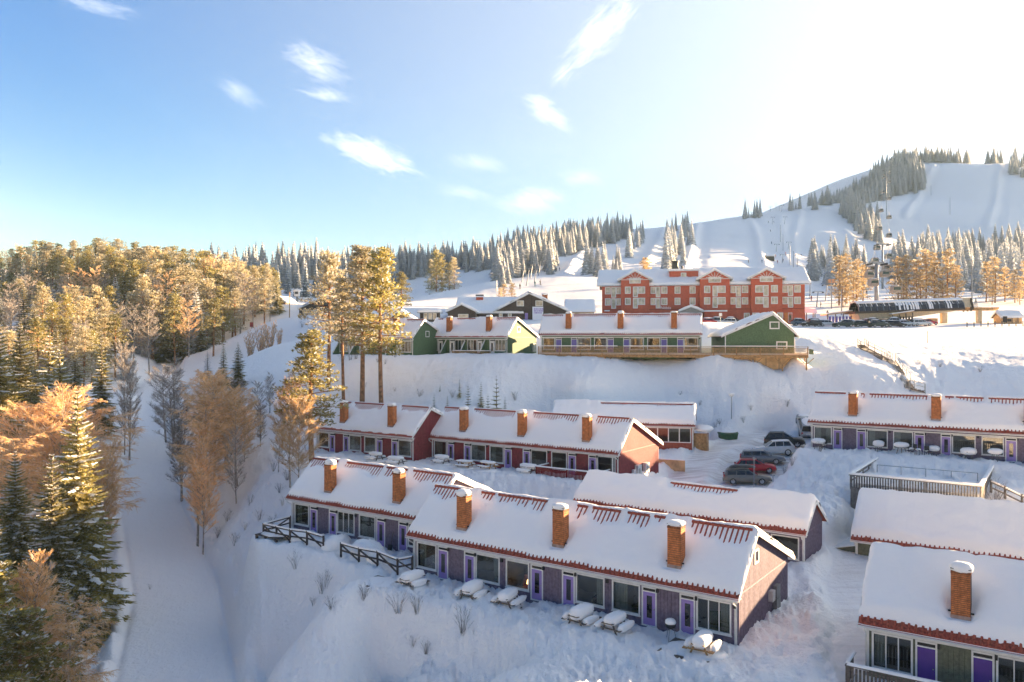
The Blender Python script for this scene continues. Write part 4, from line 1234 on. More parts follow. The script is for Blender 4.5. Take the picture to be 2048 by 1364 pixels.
hL3, pL3 = simple_house('lodge_porch', 'small dark gabled annex with one wide window left of the lodge', -7.8, 170, 24.0, -R(90), 7.5, 5.9, 2.2, 3.9, m_brown, T=.4, cat='annex', seed=33, du=.4)
end_window(hL3, pL3, 1.5, 3.7, .7, 1.75, 0, t=.1)
hL4, pL4 = simple_house('lodge_annex', 'snow roofed annex right of the lodge with a sunlit pointed end', 12.4, 180, 24.2, .06, 6.0, 9, 2.4, 5.1, m_ochre, T=.4, cat='annex', seed=34)
hK1, pK1 = simple_house('kiosk', 'low kiosk under a thick flat slab of snow left of the lodge', -19.2, 166, 24.0, .02, 3.8, 4, 2.0, 2.15, m_brown, T=.62, cat='kiosk', seed=35, du=.3)
for i in range(3): window(pK1, .8+i*.95, 1.6+i*.95, .5, 1.8, t=.07, glass=m_glass_far, out=.1, sill=False)
hK2, pK2 = simple_house('shed', 'dark gabled shed showing its snowy roof behind the green houses', -18.6, 152, 21.6, -R(90), 7, 5.6, 2.0, 4.2, m_brown, T=.4, cat='shed', seed=36, du=.4)
hW, pW = simple_house('cabin', 'dark gabled cabin with a band of windows behind the pines', -48, 240, 27.0, -R(92), 14, 16, 2.6, 6.6, mat('black_boards', (.028, .026, .028), .7), T=.5, cat='cabin', seed=37, ro=.8)
end_window(hW, pW, 9.9, 14.5, .7, 2.2, 3)
hS, pS = simple_house('cottage', 'small brown cottage at the edge of the golden forest', -80, 281, 31.2, -R(70), 6, 5, 2.4, 4.3, mat('tan_boards', (.22, .13, .08)), T=.4, cat='cottage', seed=38, du=.5)
end_window(hS, pS, 1.8, 3.0, 1.0, 2.0, 1)
def lift_hut(x, y, label, s=1.0):
    z = ground(x, y)
    p = empty('lift_hut', (x, y, z), 0, label, 'hut')
    bx('leg', m_black, p, (-.2, -.2, -.5), (.2, .2, 2.0))
    bx('cabin', m_white, p, (-.9*s, -.9*s, 2.0), (.9*s, .9*s, 4.2))
    bx('window', m_black, p, (-.6*s, -.92*s, 2.9), (.6*s, -.901*s, 3.8))
    MB().blob((0, 0, 4.2), (1.7*s, 1.5*s, .6), nu=10, nv=6, rough=.05).build('snow_cap', snow_heap, p, smooth=True)
    return p
x_, y_, z_ = at(594, 590, 300); lift_hut(x_, y_, 'small white lift hut on a leg by the dark forest')
# hilltop hut, hut on the piste, huts right of the station
def px_house(name, label, px, Y, w, he, hr, wall, cat, th=0.0, D=None, dz=0.0, T=.4, seed=1):
    x = (px-1024)/FPX*Y; z = ground(x, Y)+dz
    return simple_house(name, label, x, Y, z, th, w, D or w*.7, he, hr, wall, T=T, cat=cat, seed=seed, du=.7)
px_house('summit_hut', 'grey hut under a shallow roof on the summit of the hill', 1788, 945, 15, 4.0, 7.5, mat('grey_boards', (.22, .22, .24)), 'hut', dz=2.5, seed=41)
px_house('piste_hut', 'tiny dark hut standing alone on the ski slope behind the hotel', 1534, 455, 4.2, 1.6, 2.4, m_black, 'hut', seed=42)
hR, pR = px_house('log_hut', 'sunlit log hut with a snow roof right of the lift station', 2004, 190, 4.8, 1.5, 2.9, m_ochre, 'hut', seed=43)
for i in range(3): bx('post', m_wood, pR, (.9+i*1.4, -.06, .1), (1.1+i*1.4, -.001, 1.5))
bx('window', m_black, pR, (1.3, -.05, .5), (2.2, -.001, 1.2))
px_house('gazebo', 'little shelter with a snow cap among the trees above the beginners slope', 858, 330, 4.5, 2.2, 3.6, mat('tan_boards', (.22, .13, .08)), 'shelter', seed=44)

# ------------------------------------------------------------------ gondola station
m_darkglass = mat('dark_roof_glass', (.022, .024, .034), .25, vary=0, spec=.6)
m_cream = mat('station_cream', (.62, .50, .33), .6, vary=.1)
def station():
    x0, x1, Y = 83.6, 108.6, 194.0
    z = 24.0
    p = empty('lift_station', ((x0+x1)/2, Y, z), -.03, 'gondola lift station with a curved dark glass roof under streaks of snow', 'lift station')
    L = x1-x0; n = 17; w = L/n
    prof = [(-2.6, 3.1), (-2.75, 3.5), (-2.3, 4.6), (-1.3, 5.5), (.2, 5.85), (2.2, 5.6), (3.4, 4.6), (3.7, 3.1)]
    tilt = lambda x: .035*x        # roof rises slightly to the right
    g = random.Random(11)
    for k in range(n):
        a = -L/2+k*w+.04; c = a+w-.08
        b = MB()
        for (y0, z0), (y1, z1) in zip(prof[:-1], prof[1:]):
            b.quad((a, y0, z0+tilt(a)), (c, y0, z0+tilt(c)), (c, y1, z1+tilt(c)), (a, y1, z1+tilt(a)))
        b.build('roof_panel', m_darkglass, p)
    for k in range(n+1):
        b = MB()
        x = -L/2+k*w
        for (y0, z0), (y1, z1) in zip(prof[:-1], prof[1:]):
            b.bar((x, y0, z0+tilt(x)), (x, y1, z1+tilt(x)), .09, .12)
        b.build('roof_rib', m_steel, p)
    # snow that has slid and stuck in streaks
    b = MB()
    b2 = [(-1.3, 5.5), (.2, 5.85), (2.2, 5.6), (3.4, 4.6)]
    for (y0, z0), (y1, z1) in zip(b2[:-1], b2[1:]):
        b.quad((-L/2-.2, y0-.2, z0+.18+tilt(-L/2)), (L/2+.2, y0-.2, z0+.18+tilt(L/2)), (L/2+.2, y1, z1+.3+tilt(L/2)), (-L/2-.2, y1, z1+.3+tilt(-L/2)))
    b.quad((-L/2-.2, -1.5, 5.42+tilt(-L/2)), (L/2+.2, -1.5, 5.42+tilt(L/2)), (L/2+.2, -1.5, 5.7+tilt(L/2)), (-L/2-.2, -1.5, 5.7+tilt(-L/2)))
    for k in range(n):
        x = -L/2+k*w
        heavy = k in (6, 7, 8, 9, 11, 14)
        for q in range(3 if heavy else 1):
            a = x+g.uniform(.0, .5)+q*.35; ww = g.uniform(.3, .6) if heavy else g.uniform(.1, .2)
            lo = g.choice((1, 1, 2)) if heavy else 2
            pr = prof[lo:4]
            for (y0, z0), (y1, z1) in zip(pr[:-1], pr[1:]):
                b.quad((a, y0-.07, z0+.06+tilt(a)), (a+ww, y0-.07, z0+.06+tilt(a)), (a+ww, y1-.07, z1+.06+tilt(a)), (a, y1-.07, z1+.06+tilt(a)))
    b.quad((-L/2, -2.86, 3.2+tilt(-L/2)), (L/2, -2.86, 3.2+tilt(L/2)), (L/2, -2.6, 3.75+tilt(L/2)), (-L/2, -2.6, 3.75+tilt(-L/2)))
    b.build('roof_snow', snow_heap, p)
    b = MB().prism([(-L/2-1.0, -3.0, 2.6), (L/2, -3.0, 2.6+.9), (L/2, -3.0, 3.1+.9*1), (-L/2-1.0, -3.0, 3.1)], (0, 7, 0))
    b.build('eave_band', m_brown, p)
    MB().prism([(-L/2+.5, -2.3, 1.2), (-L/2+12, -2.3, 1.6), (L/2-1, -2.3, 3.4), (L/2-1, -2.3, 3.49), (-L/2-.2, -2.3, 2.59)], (0, 5.5, 0)).build('underside', m_cream, p)
    # open end frame
    b = MB()
    for (y0, z0), (y1, z1) in zip(prof[:-1], prof[1:]): b.bar((L/2+2.2, y0*.8, z0+tilt(L/2)), (L/2+2.2, y1*.8, z1+tilt(L/2)), .35)
    for y in (-1.6, 0, 1.8): b.bar((L/2+2.1, y, 3.2), (L/2+2.1, y, 6.4), .3)
    b.build('end_frame', m_brown, p)
    MB().prism([(L/2, -2, 4.0), (L/2+2.3, -2, 4.2), (L/2+2.3, -1, 6.5), (L/2, -1, 6.4)], (0, .2, 0)).build('end_panel', m_cream, p)
    bx('pier', m_cream, p, (L/2-4.2, -.6, -2), (L/2-3.0, .6, 2.9))
    bx('pier', m_cream, p, (L/2+4.3, -.5, -2), (L/2+5.3, .5, 4.2))
    b = MB(); b.box((L/2-4, -.7, 3.4), (L/2+9, -.3, 3.75)).box((L/2-4, .5, 3.4), (L/2+9, .9, 3.75))
    for i in range(14): b.box((L/2+1+i*.6, -.9, 3.76), (L/2+1.35+i*.6, 1.1, 4.15))
    b.build('sheave_beam', m_ochre, p)
    b = MB()
    for i in range(6): b.bar((L/2+3.4+i*.25, 0, 4.1), (L/2+4.1, 0, 6.6), .06)
    b.build('derrick', m_steel, p)
    bx('machine_room', m_brown, p, (-L/2+3, -1.5, -1.5), (-L/2+13, 2.5, 1.3))
    bx('control_booth', m_ochre, p, (L/2-7.4, -1.2, -1), (L/2-5.6, .8, 1.5))
    return p
station()
def banner_stall(px0, px1, Y, label, col):
    x0, x1 = (px0-1024)/FPX*Y, (px1-1024)/FPX*Y
    z = ground((x0+x1)/2, Y)
    p = empty('ski_shelter', (x0, Y, z), 0, label, 'shelter')
    w = x1-x0
    MB().prism([(-.3, 0, 2.2), (w+.3, 0, 3.0), (w+.3, 0, 3.25), (-.3, 0, 2.45)], (0, 4, 0)).build('roof', m_ochre, p)
    MB().prism([(-.3, -.05, 2.47), (w+.3, -.05, 3.27), (w+.3, -.05, 3.5), (-.3, -.05, 2.7)], (0, 4, 0)).build('snow_layer', snow_roof, p)
    for i in range(4): bx('post', m_wood, p, (w*i/3-.1, .1, -.5), (w*i/3+.1, .3, 2.3+.6*i/3))
    for i in range(7): bx('banner', col, p, (w*i/7+.1, -.3, .2), (w*(i+.75)/7, -.25, 1.9))
    return p
banner_stall(1656, 1703, 196, 'open ski shelter hung with blue violet banners beside the lift station', mat('banner_blue', (.16, .14, .42), .7))
banner_stall(1786, 1826, 190.5, 'low shelter under the gondola roof behind the parked cars', m_brown)

# ------------------------------------------------------------------ trees
def leaf_mat(name, dark, light, trans=.25, frost=0.0, fscale=2.0, rough=.75):
    m = bpy.data.materials.new(name); m.use_nodes = True
    n, l = m.node_tree.nodes, m.node_tree.links
    p = n['Principled BSDF']; out = n['Material Output']
    p.inputs['Roughness'].default_value = rough; p.inputs['Specular IOR Level'].default_value = .2
    geo = n.new('ShaderNodeNewGeometry')
    nz = n.new('ShaderNodeTexNoise'); nz.inputs['Scale'].default_value = fscale; nz.inputs['Detail'].default_value = 3
    l.new(geo.outputs['Position'], nz.inputs['Vector'])
    rp = n.new('ShaderNodeValToRGB')
    rp.color_ramp.elements[0].position = .32; rp.color_ramp.elements[0].color = (*dark, 1)
    rp.color_ramp.elements[1].position = .66; rp.color_ramp.elements[1].color = (*light, 1)
    l.new(nz.outputs['Fac'], rp.inputs[0])
    oi = n.new('ShaderNodeObjectInfo')
    hs = n.new('ShaderNodeHueSaturation')
    mr = n.new('ShaderNodeMapRange'); mr.inputs[3].default_value = .72; mr.inputs[4].default_value = 1.3
    l.new(oi.outputs['Random'], mr.inputs[0]); l.new(mr.outputs[0], hs.inputs['Value']); l.new(rp.outputs[0], hs.inputs['Color'])
    src = hs.outputs[0]
    if frost > 0:
        nz2 = n.new('ShaderNodeTexNoise'); nz2.inputs['Scale'].default_value = fscale*2.7
        l.new(geo.outputs['Position'], nz2.inputs['Vector'])
        mr2 = n.new('ShaderNodeMapRange'); mr2.inputs[1].default_value = .62-frost*.35; mr2.inputs[2].default_value = .72-frost*.2
        mr2.inputs[4].default_value = min(1, .3+frost)
        l.new(nz2.outputs['Fac'], mr2.inputs[0])
        mx = n.new('ShaderNodeMixRGB'); mx.inputs['Color2'].default_value = (.80, .80, .80, 1)
        l.new(mr2.outputs[0], mx.inputs['Fac']); l.new(src, mx.inputs['Color1']); src = mx.outputs[0]
    l.new(src, p.inputs['Base Color'])
    if trans > 0:
        t = n.new('ShaderNodeBsdfTranslucent'); l.new(src, t.inputs[0])
        ms = n.new('ShaderNodeMixShader'); ms.inputs[0].default_value = trans
        l.new(p.outputs[0], ms.inputs[1]); l.new(t.outputs[0], ms.inputs[2]); l.new(ms.outputs[0], out.inputs[0])
    return m
m_needle = leaf_mat('spruce_needles', (.12, .115, .035), (.38, .31, .085), .5, .26)
m_pine = leaf_mat('pine_needles', (.15, .14, .045), (.42, .35, .10), .55, .22)
m_pinef = leaf_mat('frosted_pine_needles', (.26, .225, .11), (.58, .48, .24), .55, .42)
m_frostneedle = leaf_mat('frosted_spruce_needles', (.20, .225, .23), (.46, .48, .49), .4, .6)
m_twig = leaf_mat('sun_orange_twigs', (.55, .33, .15), (.88, .60, .32), .5, .28, 1.2)  # orange of sunlit birch crowns put into the twig colour
m_twiggrey = leaf_mat('grey_twigs', (.18, .145, .12), (.40, .33, .28), .3, .35, 1.2)
m_twigdark = leaf_mat('bare_twigs', (.07, .055, .045), (.17, .13, .10), .1, .2, 3)
m_bough = leaf_mat('snow_on_boughs', (.78, .79, .80), (.86, .86, .86), .25, 0)
m_bark = mat('spruce_bark', (.10, .072, .055), .9, vary=.3, scale=6, bump=.4)
m_pinebark = mat('pine_bark', (.30, .150, .075), .9, vary=.35, scale=3, bump=.4)
m_birchbark = mat('birch_bark', (.34, .29, .25), .8, vary=.45, scale=5)

def unit(v):
    L = math.sqrt(v[0]**2+v[1]**2+v[2]**2) or 1; return (v[0]/L, v[1]/L, v[2]/L)
def spruce(seed, nwh=24, nb=7, nt=7, R_=1.9, snow=.6, ragged=.18, m=None, z0=.06, hang=True):
    """tree of 10 m: trunk mesh, crown mesh (needles, snow)"""
    g = random.Random(seed); H = 10.0
    t = MB().tube([(0, 0, -.6), (0, 0, H*.35), (0, 0, H*.985)], [.17, .12, .012], 7)
    b = MB()
    for w in range(nwh):
        f = z0 + (1-z0)*(w/(nwh-1))**1.08*.985
        z = f*H; ln0 = R_*(1-f)**.82 + .07
        k = max(3, int(nb*(.55+.45*(1-f))))
        a0 = g.uniform(0, 6.28)
        for i in range(k):
            az = a0 + 6.283*i/k + g.uniform(-.25, .25)
            ln = ln0*g.uniform(1-ragged*1.6, 1+ragged)
            if g.random() < .05: ln *= .5
            dr = -.32*(1-f) + .40*f**2 + g.uniform(-.12, .08)
            ca, sa = math.cos(az), math.sin(az)
            P = []
            for q in range(nt+1):
                s = q/nt
                P.append((ca*ln*s, sa*ln*s, z + ln*(dr*s - .18*s*s*(1-f) + .10*s**3)))
            side = (-sa, ca, 0)
            for q in range(1, nt+1):
                s = q/nt; p = P[q]; p0 = P[q-1]
                tw = ln*(.40*(1-s)**.7 + .10) if s < 1 else ln*.08
                tw = tw*g.uniform(.75, 1.15)
                fw = ((p[0]-p0[0]), (p[1]-p0[1]), (p[2]-p0[2]))
                dz = -tw*g.uniform(.18, .42)
                for sg in (-1, 1):
                    e = (p[0]+side[0]*sg*tw+fw[0]*.9, p[1]+side[1]*sg*tw+fw[1]*.9, p[2]+dz)
                    b.quad(p0, (p0[0]*.4+e[0]*.6-fw[0]*.35, p0[1]*.4+e[1]*.6-fw[1]*.35, p0[2]*.4+e[2]*.6-.02), e, p, 0)
                if hang:
                    h_ = tw*g.uniform(.35, .75)
                    b.quad(p0, (p0[0]+g.uniform(-.05, .05), p0[1]+g.uniform(-.05, .05), p0[2]-h_), (p[0], p[1], p[2]-h_*.8), p, 0)
            if g.random() < snow:
                for q in range(1, nt):
                    s = q/nt
                    ww = ln*(.20*(1-s)+.05)*g.uniform(.4, 1.2)
                    p, p0 = P[q+1], P[q]
                    if g.random() < .35: continue
                    zz = .035+.02*g.random()
                    b.quad((p0[0]-side[0]*ww, p0[1]-side[1]*ww, p0[2]+zz-ww*.28), (p0[0], p0[1], p0[2]+zz+.03), (p[0], p[1], p[2]+zz+.02), (p[0]-side[0]*ww*.8, p[1]-side[1]*ww*.8, p[2]+zz-ww*.25), 1)
                    b.quad((p0[0]+side[0]*ww, p0[1]+side[1]*ww, p0[2]+zz-ww*.28), (p0[0], p0[1], p0[2]+zz+.03), (p[0], p[1], p[2]+zz+.02), (p[0]+side[0]*ww*.8, p[1]+side[1]*ww*.8, p[2]+zz-ww*.25), 1)
    return t.mesh('trunk', m_bark, True), b.mesh('crown', [m or m_needle, m_bough])

def pine(seed, limbs=26, tufts=26, bare=.45, R_=1.5, m=None, snow=.2, tsize=.24, bend=.25, top=.98):
    g = random.Random(seed); H = 10.0
    bx_, by_ = g.uniform(-bend, bend), g.uniform(-bend, bend)
    ax = lambda f: (bx_*math.sin(f*3), by_*math.sin(f*2.2), f*H)
    t = MB().tube([(0, 0, -.6)] + [ax(f) for f in (.0, .2, .4, .6, .8, .97)], [.2, .17, .145, .125, .10, .065, .015], 8)
    b = MB()
    for i in range(limbs):
        f = bare + (top-bare)*(i+.5)/limbs
        x, y, z = ax(f); az = i*2.4 + g.uniform(-.5, .5)
        fr = (f-bare)/(top-bare)
        ln = R_*(.55+.75*math.sin(min(1, fr*1.15+.22)*math.pi*.86))*(1-.62*fr**2)*g.uniform(.65, 1.15)
        el = -.12 + .55*fr + g.uniform(-.15, .15)
        dx, dy = math.cos(az), math.sin(az)
        tip = (x+dx*ln, y+dy*ln, z+el*ln)
        t.tube([(x, y, z-.1), (x+dx*ln*.5, y+dy*ln*.5, z+el*ln*.35), tip], [.04*(1.3-fr), .025, .008], 4, cap=False)
        for q in range(3):
            s = (.42, .72, 1.0)[q]
            c = (x+dx*ln*s+g.uniform(-.15, .15), y+dy*ln*s+g.uniform(-.15, .15), z+el*ln*s*(.75+.25*s)+.04)
            rr = (.30+.12*g.random())*(1.15-.3*fr)*(.85+.25*(q == 1))*R_/1.5
            for _ in range(tufts):
                a, zz = g.uniform(0, 6.28), g.uniform(-.7, 1)
                r_ = rr*math.sqrt(max(0, 1-zz*zz))*g.uniform(.4, 1.1)
                p = (c[0]+math.cos(a)*r_*1.25, c[1]+math.sin(a)*r_*1.25, c[2]+zz*rr*.62)
                o = unit((math.cos(a)*.8+g.uniform(-.5, .5), math.sin(a)*.8+g.uniform(-.5, .5), .35+g.uniform(-.4, .6)))
                sd = unit((-o[1]+g.uniform(-.3, .3), o[0]+g.uniform(-.3, .3), g.uniform(-.6, .6)))
                L, w = tsize*g.uniform(.7, 1.35), tsize*g.uniform(.28, .5)
                b.quad(p, (p[0]+sd[0]*w+o[0]*L*.5, p[1]+sd[1]*w+o[1]*L*.5, p[2]+sd[2]*w+o[2]*L*.5), (p[0]+o[0]*L, p[1]+o[1]*L, p[2]+o[2]*L), (p[0]-sd[0]*w+o[0]*L*.5, p[1]-sd[1]*w+o[1]*L*.5, p[2]-sd[2]*w+o[2]*L*.5), 1 if (g.random() < snow and zz > .1) else 0)
    return t.mesh('trunk', m_pinebark, True), b.mesh('crown', [m or m_pine, m_bough])

def birch(seed, limbs=16, subs=7, twigs=6, R_=2.0, m=None, stems=1, up=.9, w=.034, lo=.22, droop=.0, spread=.35):
    g = random.Random(seed); H = 10.0
    t = MB(); b = MB()
    def ribbon(p, q, w0, w1):
        d = unit((q[0]-p[0], q[1]-p[1], q[2]-p[2])); r = unit((g.uniform(-1, 1), g.uniform(-1, 1), g.uniform(-1, 1)))
        s = unit((d[1]*r[2]-d[2]*r[1], d[2]*r[0]-d[0]*r[2], d[0]*r[1]-d[1]*r[0]))
        b.quad((p[0]-s[0]*w0, p[1]-s[1]*w0, p[2]-s[2]*w0), (p[0]+s[0]*w0, p[1]+s[1]*w0, p[2]+s[2]*w0), (q[0]+s[0]*w1, q[1]+s[1]*w1, q[2]+s[2]*w1), (q[0]-s[0]*w1, q[1]-s[1]*w1, q[2]-s[2]*w1))
    for st in range(stems):
        lx, ly = (g.uniform(-1, 1)*spread*R_, g.uniform(-1, 1)*spread*R_) if stems > 1 else (g.uniform(-.3, .3), g.uniform(-.3, .3))
        hh = H*g.uniform(.8, 1.0) if st else H
        ax = lambda f: (lx*f**1.3 + .12*math.sin(f*5+st), ly*f**1.3 + .12*math.cos(f*4+st), hh*f)
        t.tube([(lx*.0, ly*.0, -.5)] + [ax(f) for f in (.02, .25, .5, .75, .97)], [.13, .12, .095, .065, .035, .008], 6)
        for i in range(limbs):
            f = lo + (.97-lo)*(i+.5)/limbs
            p = ax(f); az = i*2.4 + g.uniform(-.6, .6)
            ln = R_*(.35+.75*math.sin((1-f)**.7*math.pi*.75))*g.uniform(.6, 1.15)*(.75 if stems > 1 else 1)
            el = up*g.uniform(.6, 1.25)
            d = unit((math.cos(az), math.sin(az), el))
            e = (p[0]+d[0]*ln, p[1]+d[1]*ln, p[2]+d[2]*ln - droop*ln*.4)
            mid = (p[0]+d[0]*ln*.5, p[1]+d[1]*ln*.5, p[2]+d[2]*ln*.5+.03)
            t.tube([p, mid, e], [.036*(1.2-f), .02, .006], 4, cap=False)
            for k in range(subs):
                s = .2 + .8*(k+.5)/subs
                q = tuple((mid[j]*(1-abs(2*s-1)) + (e[j] if s > .5 else p[j])*abs(2*s-1)) for j in range(3))
                a2 = az + g.choice((-1, 1))*g.uniform(.4, 1.3)
                l2 = ln*g.uniform(.3, .55)*(1.15-s*.5)
                d2 = unit((math.cos(a2), math.sin(a2), el*.8+g.uniform(-.3, .4)-droop))
                e2 = (q[0]+d2[0]*l2, q[1]+d2[1]*l2, q[2]+d2[2]*l2)
                ribbon(q, e2, w*.6, w*.3)
                for _ in range(twigs):
                    u = g.uniform(.15, 1); r = (q[0]+d2[0]*l2*u, q[1]+d2[1]*l2*u, q[2]+d2[2]*l2*u)
                    d3 = unit((d2[0]+g.uniform(-.9, .9), d2[1]+g.uniform(-.9, .9), d2[2]+g.uniform(-.5, .6)-droop*1.2))
                    l3 = l2*g.uniform(.25, .6)
                    e3 = (r[0]+d3[0]*l3, r[1]+d3[1]*l3, r[2]+d3[2]*l3)
                    ribbon(r, e3, w*.5, w*.3)
    return t.mesh('trunk', m_birchbark, True), b.mesh('crown', m or m_twig)

# libraries of shapes
SP_NEAR = [spruce(101+i, 46, 9, 9, 2.15, .55) for i in range(3)]
SP_MID = [spruce(120+i, 32, 8, 5, 2.0+.25*(i % 2), .5, m=m_needle) for i in range(4)]
SP_SNOWY = [spruce(140+i, 28, 8, 4, 1.95, .75, m=m_frostneedle) for i in range(3)]
SP_YOUNG = [spruce(150+i, 16, 6, 4, 2.3, .6) for i in range(2)]
PI_NEAR = [pine(201, 50, 34, .40, 1.25, m=m_pinef, snow=.18, tsize=.20), pine(202, 50, 34, .38, 1.35, snow=.18, tsize=.20), pine(203, 44, 30, .50, 1.15, m=m_pinef, snow=.22, tsize=.2), pine(204, 38, 34, .26, 1.7, snow=.14, tsize=.26), pine(205, 44, 34, .40, 1.5, m=m_pinef, snow=.30, tsize=.21)]
PI_MID = [pine(220+i, 34, 25, .16+.07*(i % 3), 1.85, m=m_pine if i % 2 else m_pinef, snow=.09, tsize=.29) for i in range(5)]
BI_NEAR = [birch(301, 42, 14, 16, 2.6, up=1.0, lo=.22, w=.024), birch(302, 40, 14, 16, 2.8, up=.8, lo=.28, w=.024), birch(303, 28, 12, 14, 2.2, stems=3, up=1.2, lo=.30, w=.022), birch(304, 38, 13, 16, 2.9, up=.6, droop=.4, lo=.25, w=.024)]
BI_GREY = [birch(311, 34, 12, 12, 2.3, m=m_twiggrey, up=1.1, lo=.15, w=.020), birch(312, 26, 12, 12, 2.5, m=m_twiggrey, stems=2, up=1.0, lo=.15, w=.020)]
BI_MID = [birch(320+i, 28, 9, 9, 2.1, m=(m_twiggrey, m_twig, m_twiggrey)[i], w=.045, lo=.25) for i in range(3)]
WILLOW = [birch(331, 14, 7, 6, 1.6, stems=8, up=2.2, lo=.12, w=.07, spread=1.4, m=m_twig), birch(332, 14, 7, 6, 1.7, stems=9, up=2.0, lo=.1, w=.05, spread=1.5)]

_lab = {}
def tree(name, lib, x, y, H, label, group=None, wide=1.0, i=None, z=None, lean=0.0):
    tm, cm = lib[rng.randrange(len(lib)) if i is None else i]
    z = hz(x, y) if z is None else z
    e = empty(name, (x, y, z-.1), rng.uniform(0, 6.28), label, 'tree' if 'shrub' not in name else 'shrub', group)
    s = H/10.0
    e.scale = (s*wide, s*wide, s)
    if lean: e.rotation_euler = (lean*.4, lean, e.rotation_euler[2])
    inst('trunk', tm, e); inst('crown', cm, e)
    return e
def tree_px(name, lib, px, Y, top, label, group=None, wide=1.0, i=None, Hmin=2.0, base=None, lean=0.0):
    """tree standing at a column and distance; its height follows from the top seen in the photo"""
    x = (px-1024)/FPX*Y; z = hz(x, Y)
    H = max(Hmin, CZ - (top-682)/FPX*Y - z)
    return tree(name, lib, x, Y, H, label, group, wide, i, z, lean)

# the big ones by the trail
T_ = tree_px
T_('spruce_tree', SP_NEAR, 155, 67, 778, 'tall golden lit spruce reaching over the left edge of the groomed trail', wide=.98, i=0)
T_('spruce_tree', SP_NEAR, 104, 64, 905, 'snow laden spruce standing just left of the tall golden spruce', wide=1.05, i=1)
T_('spruce_tree', SP_NEAR, 30, 70, 900, 'broad snowy spruce at the left edge below the orange birches', wide=1.05, i=2)
T_('spruce_tree', SP_NEAR, 60, 56, 1090, 'dark snowy spruce low in the left corner thicket', wide=1.0, i=1)
T_('spruce_tree', SP_NEAR, 130, 57, 1140, 'shaded spruce at the trail edge under the big golden spruce', wide=.85, i=2)
T_('pine_tree', PI_NEAR, 28, 46, 1225, 'bushy golden young pine in the bottom left corner', wide=1.5, i=3)
T_('pine_tree', PI_NEAR, -8, 50, 1130, 'golden pine cut by the left frame edge above the corner pine', wide=1.3, i=3)
T_('birch_tree', BI_NEAR, 62, 52, 1105, 'orange bare birch between the corner pine and the snowy spruces', wide=1.0, i=2)
T_('birch_tree', BI_NEAR, 118, 50, 1190, 'reddish bare birch leaning over the trail edge at the bottom', wide=.9, i=3, lean=.15)
T_('birch_tree', BI_NEAR, 88, 50, 1250, 'low orange birch sapling beside the corner pine', wide=1.1, i=1)
T_('spruce_tree', SP_NEAR, 40, 98, 652, 'wide green gold spruce on the left whose tip meets the forest trunks', wide=1.25, i=0)
T_('spruce_tree', SP_NEAR, -4, 92, 640, 'dark spruce cut by the left frame edge', wide=1.2, i=2)
T_('spruce_tree', SP_MID, 99, 116, 655, 'slim dark spruce left of the lone snowy spruce', wide=1.0, i=0)
T_('spruce_tree', SP_MID, 120, 112, 690, 'smaller dark spruce hugging the slim dark spruce', wide=1.1, i=1)
T_('spruce_tree', SP_MID, 203, 126, 668, 'lone dark snowy spruce standing free beside the trail', wide=1.0, i=2)
T_('birch_tree', BI_NEAR, 48, 84, 815, 'bare pinkish birch in front of the wide spruce', wide=1.25, i=1)
T_('birch_tree', BI_NEAR, 118, 82, 790, 'orange birch crown left of the golden spruce tip', wide=1.2, i=0)
T_('birch_tree', BI_NEAR, 182, 86, 800, 'orange birch behind the tip of the golden spruce', wide=1.1, i=3)
T_('birch_tree', BI_NEAR, 200, 74, 890, 'pale pink bare birch right of the golden spruce', wide=.8, i=2)
T_('birch_tree', BI_NEAR, 20, 76, 870, 'tangled bare birch above the broad snowy spruce', wide=1.2, i=3)
T_('birch_tree', BI_GREY, 248, 122, 690, 'thin bare birch, left of the pair beside the trail', wide=.55, i=0)
T_('birch_tree', BI_GREY, 258, 119, 700, 'thin bare birch, right of the pair beside the trail', wide=.6, i=1)
for k, (px, Y, top) in enumerate(((-20, 60, 1000), (-25, 105, 660), (70, 130, 700), (150, 140, 690), (10, 135, 690))):
    T_('spruce_tree', SP_MID, px, Y, top, ('dark spruce half outside the left edge above the corner thicket', 'spruce at the left edge behind the wide green gold spruce', 'spruce tip between the wide spruce and the slim dark spruce', 'spruce behind the slim dark spruce', 'dim spruce behind the left frame edge spruces')[k], wide=1.1, i=k % 4)
# between the trail and the houses
MIDB = [(395, 88, 885, BI_NEAR, 2, .62, 'orange topped birch with three trunks at the right edge of the trail'), (430, 100, 762, BI_NEAR, 0, 1.1, 'largest orange lit birch beside the trail'),
        (474, 96, 800, BI_NEAR, 1, .95, 'orange birch right of the largest one'), (472, 91, 860, BI_GREY, 0, .8, 'grey birch with a bare trunk below the orange crowns'),
        (405, 118, 748, BI_NEAR, 3, 1.2, 'orange birch low behind the largest orange birch'), (365, 104, 800, BI_GREY, 1, .9, 'grey bare birch at the left of the birch cluster'),
        (345, 122, 720, BI_GREY, 1, 1.1, 'dark bare birch leaning over the trail'), (515, 112, 765, BI_GREY, 0, .9, 'grey shaded birch at the right of the birch cluster'),
        (540, 116, 745, BI_GREY, 1, .8, 'grey bare birch closest to the snow slope'), (488, 108, 775, BI_NEAR, 3, 1.0, 'orange birch at the upper right of the orange crowns'),
        (425, 112, 745, BI_NEAR, 1, 1.2, 'orange birch behind the other orange crowns'), (360, 112, 870, BI_NEAR, 2, .9, 'low orange birch at the trail edge'),
        (580, 84, 762, BI_NEAR, 0, .8, 'pinkish orange birch left of the golden pine'), (600, 80, 800, BI_NEAR, 1, .75, 'orange birch touching the golden pine by the house'), (558, 88, 840, BI_GREY, 0, .8, 'grey birch beside the pinkish birch')]
for px, Y, top, lib, i, w, lab in MIDB: T_('birch_tree', lib, px, Y, top, lab, 'bare birches between trail and houses', w, i)
